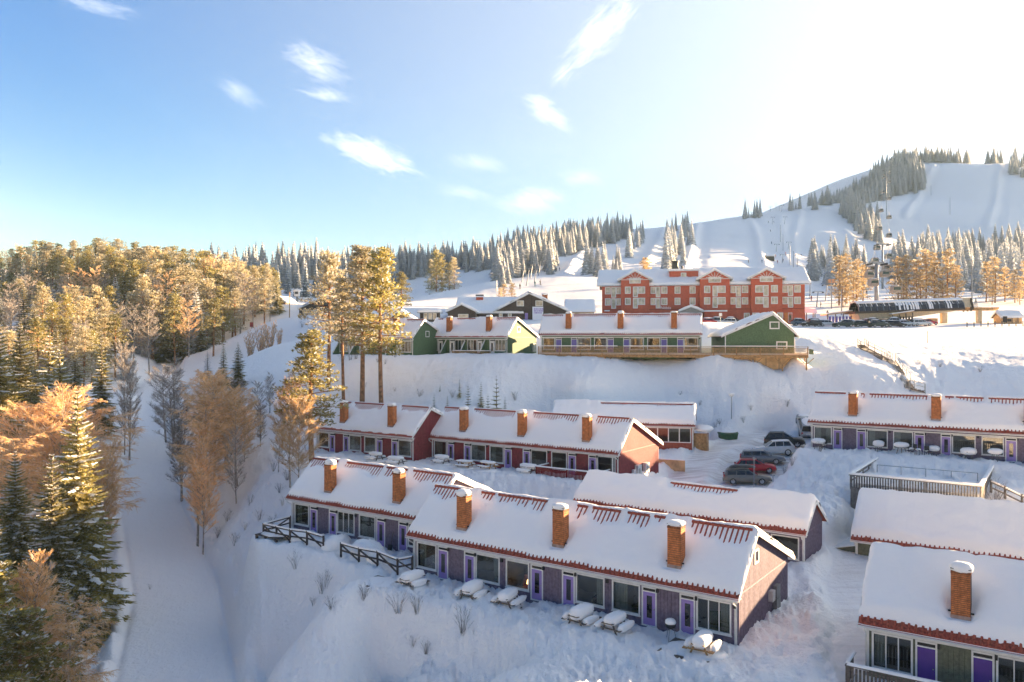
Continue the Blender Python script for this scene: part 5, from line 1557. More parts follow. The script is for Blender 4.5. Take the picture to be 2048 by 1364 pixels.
for px, Y, top, lib, i, w, lab in ((415, 96, 800, BI_NEAR, 3, 1.1, 'orange birch filling the gap left of the largest birch'), (452, 103, 775, BI_NEAR, 2, 1.1, 'orange birch right behind the largest birch'), (490, 100, 815, BI_NEAR, 0, .9, 'orange birch at the right of the orange crowns'), (410, 92, 850, BI_NEAR, 1, .9, 'orange birch below the largest crown at the trail'), (440, 110, 790, BI_GREY, 1, 1.2, 'grey twiggy birch between the orange crowns'), (520, 102, 800, BI_GREY, 1, .9, 'grey twiggy birch right of the orange crowns'), (330, 130, 735, BI_GREY, 0, 1.1, 'grey birch at the narrow part of the trail'), (470, 118, 760, BI_GREY, 0, 1.2, 'grey birch below the two dark narrow spruces'), (405, 86, 930, BI_NEAR, 0, .8, 'low orange birch beside the three trunked birch')):
    T_('birch_tree', lib, px, Y, top, lab, 'bare birches between trail and houses', w, i)
T_('spruce_tree', SP_MID, 447, 142, 688, 'dark narrow spruce above the orange birches, left of two', wide=1.0, i=0)
T_('spruce_tree', SP_MID, 476, 138, 683, 'dark narrow spruce above the orange birches, right of two', wide=1.0, i=1)
T_('spruce_tree', SP_SNOWY, 415, 150, 700, 'snowy spruce half hidden behind the birch cluster', wide=1.1, i=0)
for k, (px, Y, top) in enumerate(((500, 190, 660), (520, 186, 645), (541, 184, 640), (558, 188, 655), (530, 180, 668))):
    T_('willow_shrub', WILLOW, px, Y, top, 'dense orange willow thicket on the snow slope below the golden trees', 'orange willow bushes on the snow slope', .9, k % 2)
# tall pines
T_('pine_tree', PI_NEAR, 625, 84, 664, 'single golden pine in front of the snow bank by the plum house', wide=1.25, i=1)
T_('pine_tree', PI_NEAR, 657, 117, 506, 'pale frosted pine, leftmost of the tall pines', wide=.95, i=4)
T_('pine_tree', PI_NEAR, 687, 112, 553, 'slender shaded pine with the longest bare trunk', wide=.85, i=2)
T_('pine_tree', PI_NEAR, 724, 110, 491, 'tallest golden pine, its tip highest of the tall pines', wide=1.0, i=0)
T_('pine_tree', PI_NEAR, 763, 108, 500, 'golden pine, rightmost of the tall pines', wide=.95, i=1)
T_('pine_tree', PI_NEAR, 803, 172, 545, 'smaller golden pine behind the green houses', wide=1.2, i=3)
# young spruces on the snow bank
for k, (px, Y, top) in enumerate(((993, 100, 749), (936, 101, 766), (919, 105, 754), (962, 103, 760), (976, 100, 785), (868, 104, 784), (895, 101, 788), (1010, 103, 790), (880, 108, 776))):
    x = (px-1024)/FPX*Y
    T_('young_spruce', SP_YOUNG, px, Y, top, ('tallest young spruce on the snow bank', 'young spruce in the middle of the snow bank', 'small narrow spruce on the bank above the others', 'dark little spruce between the two larger young spruces', 'low spruce beside the tallest young spruce', 'tiny spruce far left on the snow bank', 'tiny spruce left of the young spruce group', 'small spruce poking from the snow right of the group', 'tiny spruce high on the bank at the left')[k], None, .75, k % 2, Hmin=1.2)

# ------------------------------------------------------------------ the forest on the left
def interp(px, tab):
    return float(np.interp(px, [t[0] for t in tab], [t[1] for t in tab]))
SKYL = [(-80, 500), (0, 503), (40, 492), (80, 482), (130, 488), (190, 474), (240, 482), (300, 486), (345, 492), (400, 497), (460, 510), (500, 520), (555, 532)]
g = random.Random(42)
LFG = 'trees of the golden forest on the left'
n_f = 0
for row, (Y0, dpx, lo) in enumerate(((300, 15, 0), (282, 16, 4), (264, 17, 14), (246, 18, 34), (230, 19, 62), (216, 20, 95), (200, 24, 120))):
    px = -60 + g.uniform(0, 10)
    xmax = (560, 560, 556, 540, 480, 430, 300)[row]
    while px < xmax:
        Y = Y0 + g.uniform(-6, 6)
        top = interp(px, SKYL) + lo + abs(g.gauss(0, 9)) - 3
        r = g.random()
        gold = px > 380 and row < 5
        RE = ', ' + ('skyline', 'middle', 'front')[0 if row < 2 else 1 if row < 4 else 2] + ' rank, ' + ('far left' if px < 100 else 'left of centre' if px < 210 else 'right of centre' if px < 320 else 'towards the right' if px < 400 else 'right end')
        if row >= 4 and r < .30 and not gold: lib, nm, lab, w = BI_MID, 'birch_tree', 'slim pale trunked birch of the golden forest'+RE, 1.0
        elif r < (.78 if gold else .62): lib, nm, lab, w = PI_MID, 'pine_tree', ('bright golden pine of the forest' if gold else 'frost dusted pine of the golden forest')+RE, g.uniform(.9, 1.2)
        elif r < .86: lib, nm, lab, w = SP_MID, 'spruce_tree', 'dark spruce among the pines of the golden forest'+RE, g.uniform(.9, 1.15)
        elif r < .93: lib, nm, lab, w = SP_SNOWY, 'spruce_tree', 'snowy spruce among the pines of the golden forest'+RE, g.uniform(.9, 1.1)
        else: lib, nm, lab, w = BI_MID, 'birch_tree', 'bare birch among the pines of the golden forest'+RE, 1.1
        T_(nm, lib, px, Y, top, lab, LFG + (' right end' if gold else ''), w, None, Hmin=7)
        px += dpx*g.uniform(.7, 1.35); n_f += 1

for row, (Y0, dpx, xm, hh) in enumerate(((186, 21, 255, 13), (172, 24, 225, 12), (158, 27, 180, 12), (146, 30, 130, 12), (214, 23, 300, 11))):
    px = -70 + g.uniform(0, 10)
    while px < xm:
        Y = Y0 + g.uniform(-6, 6); x = (px-1024)/FPX*Y; r = g.random()
        H = hh*g.uniform(.7, 1.15); WH = (' at the left edge' if px < 60 else ' above the lone snowy spruce' if px > 150 else ' behind the wide spruce') + (', higher up' if Y0 > 165 else ', lower down')
        if r < .30: tree('birch_tree', BI_MID, x, Y, H, 'bare birch in the open wood by the trail'+WH, 'open wood below the golden forest', 1.15)
        elif r < .72: tree('pine_tree', PI_MID, x, Y, H*1.1, 'frosty pine in the open wood by the trail'+WH, 'open wood below the golden forest', 1.1)
        else: tree('spruce_tree', SP_SNOWY if r > .86 else SP_MID, x, Y, H, ('snowy spruce in the open wood by the trail' if r > .86 else 'dark spruce in the open wood by the trail')+WH, 'open wood below the golden forest', 1.05)
        px += dpx*g.uniform(.6, 1.35)

# ------------------------------------------------------------------ spruces on the ski hill
def far_spruce(seed, wide=1.7, nwh=14):
    g = random.Random(seed); b = MB(); H = 10.0
    b.tube([(0, 0, .3), (0, 0, H*.5), (0, 0, H*.97)], [wide*.62, wide*.34, .02], 6, 0, cap=False)
    for w in range(nwh):
        f = .07+.9*w/(nwh-1); z = f*H; ln = wide*(1-f)**.85+.1; a0 = g.uniform(0, 6.28)
        for i in range(7 if f < .6 else 5):
            az = a0+i*6.283/(7 if f < .6 else 5)+g.uniform(-.3, .3); L = ln*g.uniform(.7, 1.15)
            ca, sa = math.cos(az), math.sin(az); d = L*.62
            b.quad((0, 0, z+.35), (ca*L*.6-sa*L*.42, sa*L*.6+ca*L*.42, z-d*.55), (ca*L, sa*L, z-d), (ca*L*.6+sa*L*.42, sa*L*.6-ca*L*.42, z-d*.55), 0)
            if g.random() < .72:
                o = .12
                b.quad((ca*.1, sa*.1, z+.42), (ca*L*.5-sa*L*.26, sa*L*.5+ca*L*.26, z-d*.36+o), (ca*L*.86, sa*L*.86, z-d*.74+o), (ca*L*.5+sa*L*.26, sa*L*.5-ca*L*.26, z-d*.36+o), 1)
    return b
FAR_MB = [far_spruce(400+i, 1.55+.12*i) for i in range(5)]
ME_FAR = [b.mesh('far_spruce', [m_frostneedle, m_bough, m_bark]) for b in FAR_MB]
m_sungold = leaf_mat('sun_gold_needles', (.30, .21, .09), (.58, .42, .20), .42, .30)  # gold of the low sun put into the frosted needle colour
ME_GOLD = [b.mesh('gold_spruce', [m_sungold, m_bough, m_bark]) for b in FAR_MB[:3]]
PI_GOLD = [pine(240+i, 26, 13, .14, 1.8, m=m_sungold, snow=.12, tsize=.40) for i in range(3)]
m_darkfar = leaf_mat('blue_spruce_needles', (.08, .105, .115), (.19, .225, .235), .3, .4)
ME_DARK = [b.mesh('dark_spruce', [m_darkfar, m_bough, m_bark]) for b in (far_spruce(420, 1.6), far_spruce(421, 1.8))]
def far_single(px, Y, top, lab, grp, meshes=None, wide=1.0):
    x = (px-1024)/FPX*Y; z = hz(x, Y); H = max(4.0, CZ-(top-682)/FPX*Y - z)
    ms = meshes or ME_FAR
    o = inst('spruce_tree', ms[g.randrange(len(ms))], None, (x, Y, z-.2), g.uniform(0, 6.28), (H/10*wide, H/10*wide, H/10))
    tag(o, lab, 'tree', grp)
    return o
STUFF = []          # (x, y, z, height, width, variant)
def scatter(poly, n, Yf, hf, lab, grp, meshes=None, individual=True, wide=1.0, seed=0):
    """n trees with their feet inside a photo polygon; Yf gives the distance for a foot pixel"""
    g2 = random.Random(seed); xs = [p[0] for p in poly]; ys = [p[1] for p in poly]; k = 0; tries = 0; pts = []
    while k < n and tries < n*60:
        tries += 1
        x, y = g2.uniform(min(xs), max(xs)), g2.uniform(min(ys), max(ys))
        ins = False
        for (x1, y1), (x2, y2) in zip(poly, poly[1:]+poly[:1]):
            if (y1 > y) != (y2 > y) and x < (x2-x1)*(y-y1)/(y2-y1)+x1: ins = not ins
        if not ins: continue
        Y = Yf(x, y)
        X = (x-1024)/FPX*Y
        H = hf*g2.uniform(.5, 1.25)*.96
        z = hz(X, Y)
        if individual:
            ms = meshes or ME_FAR
            o = inst('spruce_tree', ms[g2.randrange(len(ms))], None, (X, Y, z-.2), g2.uniform(0, 6.28), (H/10*wide*1.3, H/10*wide*1.3, H/10))
            fx = (x-min(xs))/max(1, max(xs)-min(xs)); tag(o, lab + (', left part' if fx < .34 else ', middle part' if fx < .67 else ', right part') if n > 20 else lab, 'tree', grp)
        else: STUFF.append((X, Y, z, H, wide*g2.uniform(1.1, 1.6), g2.randrange(5)))
        k += 1
def foot(ya, Ya, yb, Yb): return lambda x, y: Ya + (Yb-Ya)*(y-ya)/(yb-ya)
def solve_foot(Y0, Y1):
    """distance at which the ground appears at a foot pixel"""
    Ys = np.linspace(Y0, Y1, 60)
    cache = {}
    def f(x, y):
        k = round(x/12)
        if k not in cache: cache[k] = 682 - (h_base((x-1024)/FPX*Ys, Ys)-CZ)/Ys*FPX
        py = cache[k]
        i = int(np.argmin(np.abs(py-y)))
        return float(Ys[i]) + random.uniform(-.5, .5)*(Y1-Y0)/60
    return f
# clusters that can be told apart, built tree by tree
scatter([(1172,552),(1176,540),(1205,536),(1240,548),(1240,556)], 14, solve_foot(300, 460), 13.5, 'dark spruce in the small clump on the piste left above the hotel', 'spruce clump left above the hotel', wide=.9, seed=1)
scatter([(1240,512),(1250,490),(1285,468),(1290,480),(1262,516)], 14, solve_foot(360, 620), 14, 'frosted spruce in the narrow strip beside the upper piste', 'narrow spruce strip beside the upper piste', wide=.9, seed=2)
scatter([(1326,545),(1330,470),(1383,452),(1388,480),(1372,545)], 34, solve_foot(330, 680), 16, 'frosted spruce in the tall strip between two pistes above the hotel', 'tall spruce strip above the hotel', wide=.85, seed=3)
scatter([(1618,556),(1620,520),(1665,505),(1735,540),(1740,580),(1690,590),(1640,580)], 54, solve_foot(270, 420), 15.5, 'frosted spruce in the stand left of the gondola line', 'spruce stand left of the gondola line', seed=4)
scatter([(1785,560),(1782,520),(1850,505),(2060,490),(2060,540),(1990,540),(1840,545)], 170, solve_foot(330, 620), 16.5, '', '', individual=False, seed=55)
scatter([(1785,560),(1782,538),(1850,540),(2060,535),(2060,600),(1990,596),(1840,580)], 80, solve_foot(270, 460), 18, 'frosted spruce fronting the stand right of the gondola line', 'front of the spruce stand right of the gondola line', seed=5)
scatter([(1482,436),(1486,430),(1520,427),(1524,433)], 12, lambda x, y: 700+rng.uniform(-8, 8), 15, 'frosted spruce in the small clump on the skyline above the hotel', 'skyline clump above the hotel', wide=.8, seed=6)
scatter([(1578,420),(1580,415),(1600,414),(1600,420)], 5, lambda x, y: 725+rng.uniform(-6, 6), 14, 'frosted spruce on the skyline right of the drag lift top', 'skyline spruces right of the drag lift', wide=.8, seed=7)
scatter([(986,566),(995,520),(1060,505),(1125,520),(1100,545),(1040,556),(1010,575)], 90, solve_foot(270, 560), 14, 'frosted spruce in the wood on the rounded hill left of the pistes', '', individual=False, seed=8)
# the rest of the hill forests reads as one mass
scatter([(985,520),(1020,500),(1130,478),(1262,462),(1262,478),(1180,496),(1130,512),(1050,516)], 260, solve_foot(430, 720), 15, '', '', individual=False, seed=9)
scatter([(640,572),(640,545),(850,528),(985,510),(985,545),(900,545),(780,566)], 260, solve_foot(330, 560), 13, '', '', individual=False, seed=10)
scatter([(1602,420),(1640,410),(1700,392),(1760,340),(1800,318),(1850,330),(1850,380),(1790,395),(1720,412)], 420, solve_foot(640, 960), 16, '', '', individual=False, seed=11)
scatter([(1780,330),(1800,312),(1940,330),(1935,340),(1860,352)], 110, lambda x, y: 940+rng.uniform(-20, 20), 17, '', '', individual=False, seed=12)
scatter([(1680,425),(1700,410),(1756,440),(1760,486),(1715,468)], 80, solve_foot(480, 760), 16, '', '', individual=False, seed=13)
scatter([(1972,338),(1975,328),(2006,326),(2006,336)], 14, lambda x, y: 920+rng.uniform(-10, 10), 17, '', '', individual=False, seed=14)
scatter([(2012,345),(2025,325),(2060,322),(2060,395),(2030,372),(2008,362)], 30, lambda x, y: 880-(y-325)*1.5, 17, '', '', individual=False, seed=15)
scatter([(400,590),(400,560),(650,558),(650,585),(560,590)], 170, lambda x, y: 400+(585-y)*2.0+rng.uniform(-15, 15), 17, '', '', individual=False, seed=16)
def far_forest():
    Vs, Fs, Ms = [], [], []; off = 0
    g4 = random.Random(9)
    arr = [(np.array(b.v), np.array([f for f in b.f if len(f) == 4]), np.array([m for f, m in zip(b.f, b.m) if len(f) == 4])) for b in FAR_MB]
    for (x, y, z, H, w, k) in STUFF:
        v, f, m = arr[k]; a = g4.uniform(0, 6.28); c, s = math.cos(a), math.sin(a); q = H/10
        Vs.append(np.c_[(v[:, 0]*c-v[:, 1]*s)*q*w+x, (v[:, 0]*s+v[:, 1]*c)*q*w+y, v[:, 2]*q+z-.2]); Fs.append(f+off); Ms.append(m); off += len(v)
    V, F, M = np.concatenate(Vs), np.concatenate(Fs), np.concatenate(Ms)
    me = bpy.data.meshes.new('hillside_forest')
    me.vertices.add(len(V)); me.vertices.foreach_set('co', V.ravel())
    me.loops.add(F.size); me.loops.foreach_set('vertex_index', F.ravel().astype(np.int32))
    me.polygons.add(len(F)); me.polygons.foreach_set('loop_start', (np.arange(len(F))*4).astype(np.int32))
    for m in (m_frostneedle, m_bough, m_bark): me.materials.append(m)
    me.polygons.foreach_set('material_index', M.astype(np.int32))
    me.update(calc_edges=True)
    o = bpy.data.objects.new('hillside_forest', me); link(o)
    tag(o, kind='stuff')
far_forest()
# golden trees by the gondola
for k, (px, Y, top, lib) in enumerate(((1678, 250, 512, PI_GOLD), (1694, 256, 508, PI_GOLD), (1712, 248, 520, PI_GOLD), (1726, 252, 530, PI_GOLD), (1686, 244, 545, PI_GOLD), (1706, 242, 548, PI_GOLD))):
    T_('pine_tree', lib, px, Y, top, 'golden frosted tree in the clump left of the gondola tower', 'golden clump left of the gondola tower', 1.0)
for k, (px, Y, top) in enumerate(((1798, 242, 515), (1815, 240, 512), (1832, 244, 520), (1852, 243, 500), (1868, 246, 508), (1895, 245, 500), (1912, 242, 530), (1842, 238, 545), (1884, 238, 560), (1806, 236, 560))):
    T_('pine_tree', PI_GOLD, px, Y, top, 'golden frosted tree in the clump right of the gondola line', 'golden clump right of the gondola line', 1.0)
for k, (px, Y, top) in enumerate(((1972, 262, 525), (1990, 258, 515), (2010, 260, 535), (2030, 256, 540), (2052, 258, 520), (1984, 252, 570), (2040, 250, 560))):
    T_('pine_tree', PI_GOLD, px, Y, top, 'golden frosted tree at the right edge below the spruce wood', 'golden clump at the right edge', 1.0)
for k, (px, Y, top) in enumerate(((1000, 210, 575), (1008, 212, 568), (1024, 210, 566))):
    T_('pine_tree', PI_GOLD, px, Y, top, 'little golden frosted tree behind the ski lodge roof', 'golden trees behind the ski lodge', 1.0, Hmin=3)
for k, (px, Y, top) in enumerate(((1288, 235, 516), (1294, 238, 520))):
    T_('pine_tree', PI_GOLD, px, Y, top, 'golden tree showing above the hotel roof', 'golden trees above the hotel roof', .8, Hmin=6)
for k, (px, Y, top) in enumerate(((872, 330, 500), (862, 335, 520), (884, 332, 508), (898, 328, 525), (908, 326, 515))):
    T_('pine_tree', PI_MID, px, Y, top, 'tall greenish pine on the knoll above the beginners slope', 'pines on the knoll', .8)
for k, (px, top) in enumerate(((596, 525), (612, 520), (632, 522), (650, 518), (575, 528), (556, 530), (690, 510), (780, 508))):
    far_single(px, 330+k*4, top, 'dark blue spruce in the line behind the golden forest', 'dark spruces behind the golden forest', ME_DARK, 1.1)

# the wooded hillside behind the camera that the upper windows mirror
def far_side_wood():
    Vs, Fs, Ms = [], [], []; off = 0; g5 = random.Random(19)
    arr = [(np.array(b.v), np.array([f for f in b.f if len(f) == 4]), np.array([m for f, m in zip(b.f, b.m) if len(f) == 4])) for b in FAR_MB]
    X = [g5.uniform(-190, 190) for _ in range(260)]; Y = [g5.uniform(-230, -110) for _ in range(260)]
    Zs = h_all(np.array(X), np.array(Y))
    for x, y, z in zip(X, Y, Zs):
        v, f, m = arr[g5.randrange(5)]; q = g5.uniform(1.1, 1.8)
        Vs.append(np.c_[v[:, 0]*q+x, v[:, 1]*q+y, v[:, 2]*q+z-.2]); Fs.append(f+off); Ms.append(m); off += len(v)
    V, F, M = np.concatenate(Vs), np.concatenate(Fs), np.concatenate(Ms)
    me = bpy.data.meshes.new('hillside_wood'); me.from_pydata(V.tolist(), [], F.tolist())
    for m in (m_sungold, m_bough): me.materials.append(m)
    me.polygons.foreach_set('material_index', np.minimum(M, 1).astype(np.int32)); me.update()
    o = bpy.data.objects.new('hillside_wood', me); link(o); tag(o, kind='stuff')
far_side_wood()

# ------------------------------------------------------------------ cars
def car_paint(name, col, metal=.3): return mat(name, col, .28, metal, vary=.03, spec=.6)
m_tyre = mat('tyre', (.018, .018, .02), .85, vary=.1)
m_rim = mat('rim', (.45, .46, .48), .35, .7, vary=.05)
m_carglass = mat('car_glass', (.016, .018, .020), .06, vary=0, spec=.8)
m_lamp = mat('lamp_glass', (.70, .72, .74), .15, vary=0)
m_tail = mat('tail_lamp', (.45, .02, .02), .2, vary=0)
_wheel = {}
def wheel_meshes(r=.33):
    if r not in _wheel:
        t = MB(); n = 18
        for i in range(n):
            a, c = 2*math.pi*i/n, 2*math.pi*(i+1)/n
            R0, R1 = r, r*.66
            for (ra, ya), (rb, yb) in (((R1, -.10), (R0*.95, -.105)), ((R0*.95, -.105), (R0, -.06)), ((R0, -.06), (R0, .06)), ((R0, .06), (R0*.95, .105)), ((R0*.95, .105), (R1, .10))):
                t.quad((ra*math.cos(a), ya, ra*math.sin(a)), (rb*math.cos(a), yb, rb*math.sin(a)), (rb*math.cos(c), yb, rb*math.sin(c)), (ra*math.cos(c), ya, ra*math.sin(c)))
        w = MB()
        for s in (-1, 1):
            for i in range(5):
                a = 2*math.pi*i/5
                ca, sa = math.cos(a), math.sin(a)
                w.bar((0, s*.085, 0), (ca*r*.64, s*.08, sa*r*.64), .07, .03)
            w.tube([(0, s*.05, 0), (0, s*.10, 0)], r*.16, 8)
        w.tube([(0, -.07, 0), (0, .07, 0)], r*.66, 16)
        _wheel[r] = (t.mesh('tyre', m_tyre, True), w.mesh('rim', m_rim))
    return _wheel[r]
# shapes: stations x, shoulder z, half width; then cabin x positions
SHAPES = {
 'estate': dict(x=[-2.36, -2.28, -1.7, -.4, .75, 1.35, 2.0, 2.28, 2.38], zt=[.72, .93, .98, .96, .93, .90, .80, .70, .55], hw=[.74, .84, .90, .91, .91, .90, .86, .76, .62], cab=(-2.26, -1.98, .18, 1.12), zr=1.50, r=.33, rw=.60),
 'suv': dict(x=[-2.28, -2.2, -1.6, -.4, .75, 1.3, 1.95, 2.2, 2.3], zt=[.85, 1.06, 1.10, 1.08, 1.05, 1.02, .93, .82, .62], hw=[.76, .86, .93, .94, .94, .93, .90, .80, .66], cab=(-2.18, -1.72, .10, 1.06), zr=1.70, r=.38, rw=.62),
 'hatch': dict(x=[-2.1, -2.02, -1.5, -.3, .8, 1.35, 1.85, 2.08, 2.16], zt=[.72, .92, .97, .95, .92, .89, .80, .68, .55], hw=[.72, .82, .88, .89, .89, .88, .84, .74, .60], cab=(-2.0, -1.5, .15, 1.08), zr=1.46, r=.32, rw=.58),
}
_carmesh = {}
def body_mesh(kind, paint):
    k = (kind, paint.name)
    if k in _carmesh: return _carmesh[k]
    S = SHAPES[kind]; b = MB(); zb = .27
    rings = []
    for x, zt, hw in zip(S['x'], S['zt'], S['hw']):
        e = abs(x) > 2.15
        z0 = zb + (.10 if e else 0)
        prof = [(hw*.86, z0), (hw*.985, z0+.12), (hw, .58 if zt > .62 else z0+.2), (hw*.985, max(zt-.14, z0+.22)), (hw*.90, zt), (hw*.5, zt+.03)]
        rings.append([(x, -y, z) for y, z in prof] + [(x, y, z) for y, z in reversed(prof)])
    n = len(rings[0]); base = len(b.v)
    for r in rings: b.v += r
    for i in range(len(rings)-1):
        for j in range(n):
            q = (j+1) % n
            b.f.append((base+i*n+j, base+(i+1)*n+j, base+(i+1)*n+q, base+i*n+q)); b.m.append(0)
    b.f.append(tuple(range(base, base+n))); b.m.append(0)
    b.f.append(tuple(base+(len(rings)-1)*n+j for j in range(n-1, -1, -1))); b.m.append(0)
    x0, x1, x2, x3 = S['cab']; zr = S['zr']; w0 = S['hw'][3]*.90; w1 = S['rw']
    zs = S['zt'][3]-.02
    # cabin: pillars and roof
    cab = MB()
    lowr = [(x0, -w0, zs), (x3, -w0, zs), (x3, w0, zs), (x0, w0, zs)]
    top = [(x1, -w1, zr-.05), (x2, -w1, zr-.05), (x2, w1, zr-.05), (x1, w1, zr-.05)]
    for i in range(4):
        j = (i+1) % 4
        cab.quad(lowr[i], lowr[j], top[j], top[i])
    c2 = [(x1+.12, -w1+.12, zr), (x2-.18, -w1+.12, zr), (x2-.18, w1-.12, zr), (x1+.12, w1-.12, zr)]
    for i in range(4):
        j = (i+1) % 4
        cab.quad(top[i], top[j], c2[j], c2[i])
    cab.quad(*c2)
    gl = {}
    def face(name, P, o):   # window pane set a little proud of the cabin wall
        q = MB().prism(P, o); gl.setdefault(name, []).append(q.mesh(name, m_carglass))
    for s in (-1, 1):
        def sp(x, t):
            # point on the cabin side: x along the car, t height 0..1
            return (x, s*(w0+(w1-w0)*t), zs+(zr-.05-zs)*t)
        def edge(a, c, t): return a+(c-a)*t
        lo, hi = .10, .90
        cuts = [x0+.30, x0+(x3-x0)*.36, x0+(x3-x0)*.63, x3-.34]
        for a, c in zip(cuts[:-1], cuts[1:]):
            def cl(x, t):
                L, R_ = edge(x0, x1, t)+.12, edge(x3, x2, t)-.12
                return min(max(x, L), R_)
            P = [sp(cl(a+.03, lo), lo), sp(cl(c-.03, lo), lo), sp(cl(c-.03, hi), hi), sp(cl(a+.03, hi), hi)]
            if s > 0: P = P[::-1]
            face('side_window', P, (0, s*.012, .004))
    def fw(xa, xb, sgn, name):
        P = [(xa+(xb-xa)*.08, -w0*.90, zs+(zr-zs)*.07), (xa+(xb-xa)*.08, w0*.90, zs+(zr-zs)*.07), (xa+(xb-xa)*.93, w1*.92, zs+(zr-.05-zs)*.93), (xa+(xb-xa)*.93, -w1*.92, zs+(zr-.05-zs)*.93)]
        if sgn < 0: P = P[::-1]
        face(name, P, (sgn*.012, 0, .012))
    fw(x3, x2, 1, 'windscreen'); fw(x0, x1, -1, 'rear_window')
    _carmesh[k] = (b.mesh('body', paint, True), cab.mesh('cabin', paint), gl)
    me = _carmesh[k][0]
    return _carmesh[k]
def car(kind, paint, x, y, heading, label, group=None, snow=0.0, box=False, rails=False, z=None, seed=0, detail=True):
    S = SHAPES[kind]
    c, s = math.cos(heading), math.sin(heading)
    if z is None: z = (hz(x+c*1.3, y+s*1.3)+hz(x-c*1.3, y-s*1.3))/2
    p = empty('parked_car', (x, y, z), heading, label, 'car', group)
    slope = (hz(x+c*1.3, y+s*1.3)-hz(x-c*1.3, y-s*1.3))/2.6
    p.rotation_euler = (0, -math.atan(slope), heading)
    bm, cm, gl = body_mesh(kind, paint)
    inst('body', bm, p); inst('cabin', cm, p)
    for nme, ms in gl.items():
        for m in ms: inst(nme, m, p)
    tm, rm = wheel_meshes(S['r'])
    for wx in (-1.42, 1.42):
        for wy in (-.80, .80):
            w = inst('wheel', tm, p, (wx, wy*S['hw'][3]/.9, S['r'])); inst('rim', rm, w)
    zt = S['zt']
    if detail:
        for sy in (-1, 1):
            bx('headlight', m_lamp, p, (S['x'][-2]-.12, sy*.46-.17, zt[-2]-.13), (S['x'][-2]+.06, sy*.46+.17, zt[-2]-.0))
            bx('tail_light', m_tail, p, (S['x'][0]+.01, sy*.70-.09, .72), (S['x'][0]+.14, sy*.70+.09, 1.02))
            bx('mirror', paint, p, (S['cab'][3]-.35, sy*1.0-.09, zt[3]-.02), (S['cab'][3]-.2, sy*1.0+.09, zt[3]+.13))
        bx('bumper', m_black, p, (S['x'][-1]-.08, -.55, .30), (S['x'][-1]+.04, .55, .46))
        bx('bumper', m_black, p, (S['x'][0]-.05, -.6, .32), (S['x'][0]+.05, .6, .48))
        bx('number_plate', m_white, p, (S['x'][0]-.02, -.25, .74), (S['x'][0]-.001, .25, .85))
    if rails or box:
        for sy in (-1, 1): MB().bar((S['cab'][1]+.1, sy*.55, S['zr']+.05), (S['cab'][2]-.1, sy*.55, S['zr']+.05), .04).build('roof_rail', m_black, p)
    if box:
        b = MB(); zz = S['zr']+.12
        P = [(-1.75, .30, .0), (-1.55, .38, .16), (-1.0, .42, .28), (.2, .42, .26), (.75, .34, .14), (.92, .25, .02)]
        ring = lambda x, w, h: [(x, -w, zz), (x, -w*.95, zz+h*.75+.03), (x, -w*.6, zz+h+.04), (x, w*.6, zz+h+.04), (x, w*.95, zz+h*.75+.03), (x, w, zz)]
        rs = [ring(*q) for q in P]; n = 6
        for r in rs: b.v += r
        for i in range(len(rs)-1):
            for j in range(n):
                q = (j+1) % n; b.f.append((i*n+j, (i+1)*n+j, (i+1)*n+q, i*n+q)); b.m.append(0)
        b.f.append(tuple(range(n))); b.m.append(0); b.f.append(tuple((len(rs)-1)*n+j for j in range(n-1, -1, -1))); b.m.append(0)
        b.build('roof_box', mat('roof_box', (.045, .047, .05), .35), p, smooth=False)
    if snow > 0:
        x0, x1, x2, x3 = S['cab']; zr = S['zr']
        b = MB(); b.blob(((x1+x2)/2, 0, zr-.01), ((x2-x1)/2+.02, S['rw']+.02, snow), nu=12, nv=6, seed=seed, rough=.06)
        b.build('snow_layer', snow_heap, p, smooth=True)
        MB().blob((1.62, 0, zt[5]-.03), (.55, .72, snow*.7), nu=10, nv=6, seed=seed+1, rough=.08).build('bonnet_snow', snow_heap, p, smooth=True)
    return p
def gp(px, py, Ymin=18, Ymax=420, n=1200):
    """where the line of sight through a photo pixel meets the snow"""
    Ys = np.geomspace(Ymin, Ymax, n)
    X = (px-1024)/FPX*Ys; Zr = CZ-(py-682)/FPX*Ys
    d = h_all(X, Ys)-Zr
    i = int(np.argmax(d > 0)) if (d > 0).any() else n-1
    return float(X[i]), float(Ys[i]), float(h_all(X[i:i+1], Ys[i:i+1])[0])
PC = 'cars parked beside the road'
car('estate', car_paint('car_bronze', (.23, .20, .165), .4), 24.2, 82.0, R(-13), 'grey brown estate car with a long roof box, nearest in the row', PC, box=True, rails=True)
car('hatch', car_paint('car_red', (.52, .014, .026), .1), 26.0, 85.2, R(-15), 'bright red estate car parked behind the one with the roof box', PC, rails=True)
car('estate', car_paint('car_grey', (.19, .20, .21), .4), 27.6, 87.8, R(-16), 'dark grey car half hidden behind the red one', PC)
car('suv', car_paint('car_white', (.66, .66, .64), .1), 29.9, 90.9, R(170), 'white car backed in, its nose towards the road', PC, snow=.02)
car('suv', car_paint('car_black', (.016, .017, .02), .3), 32.3, 94.4, R(-18), 'black car whose bonnet is hidden by the house corner', PC, rails=True)
car('suv', car_paint('car_silver', (.42, .43, .44), .6), 36.3, 98.6, R(78), 'silver car seen from behind at the end of the road', PC, snow=.06)
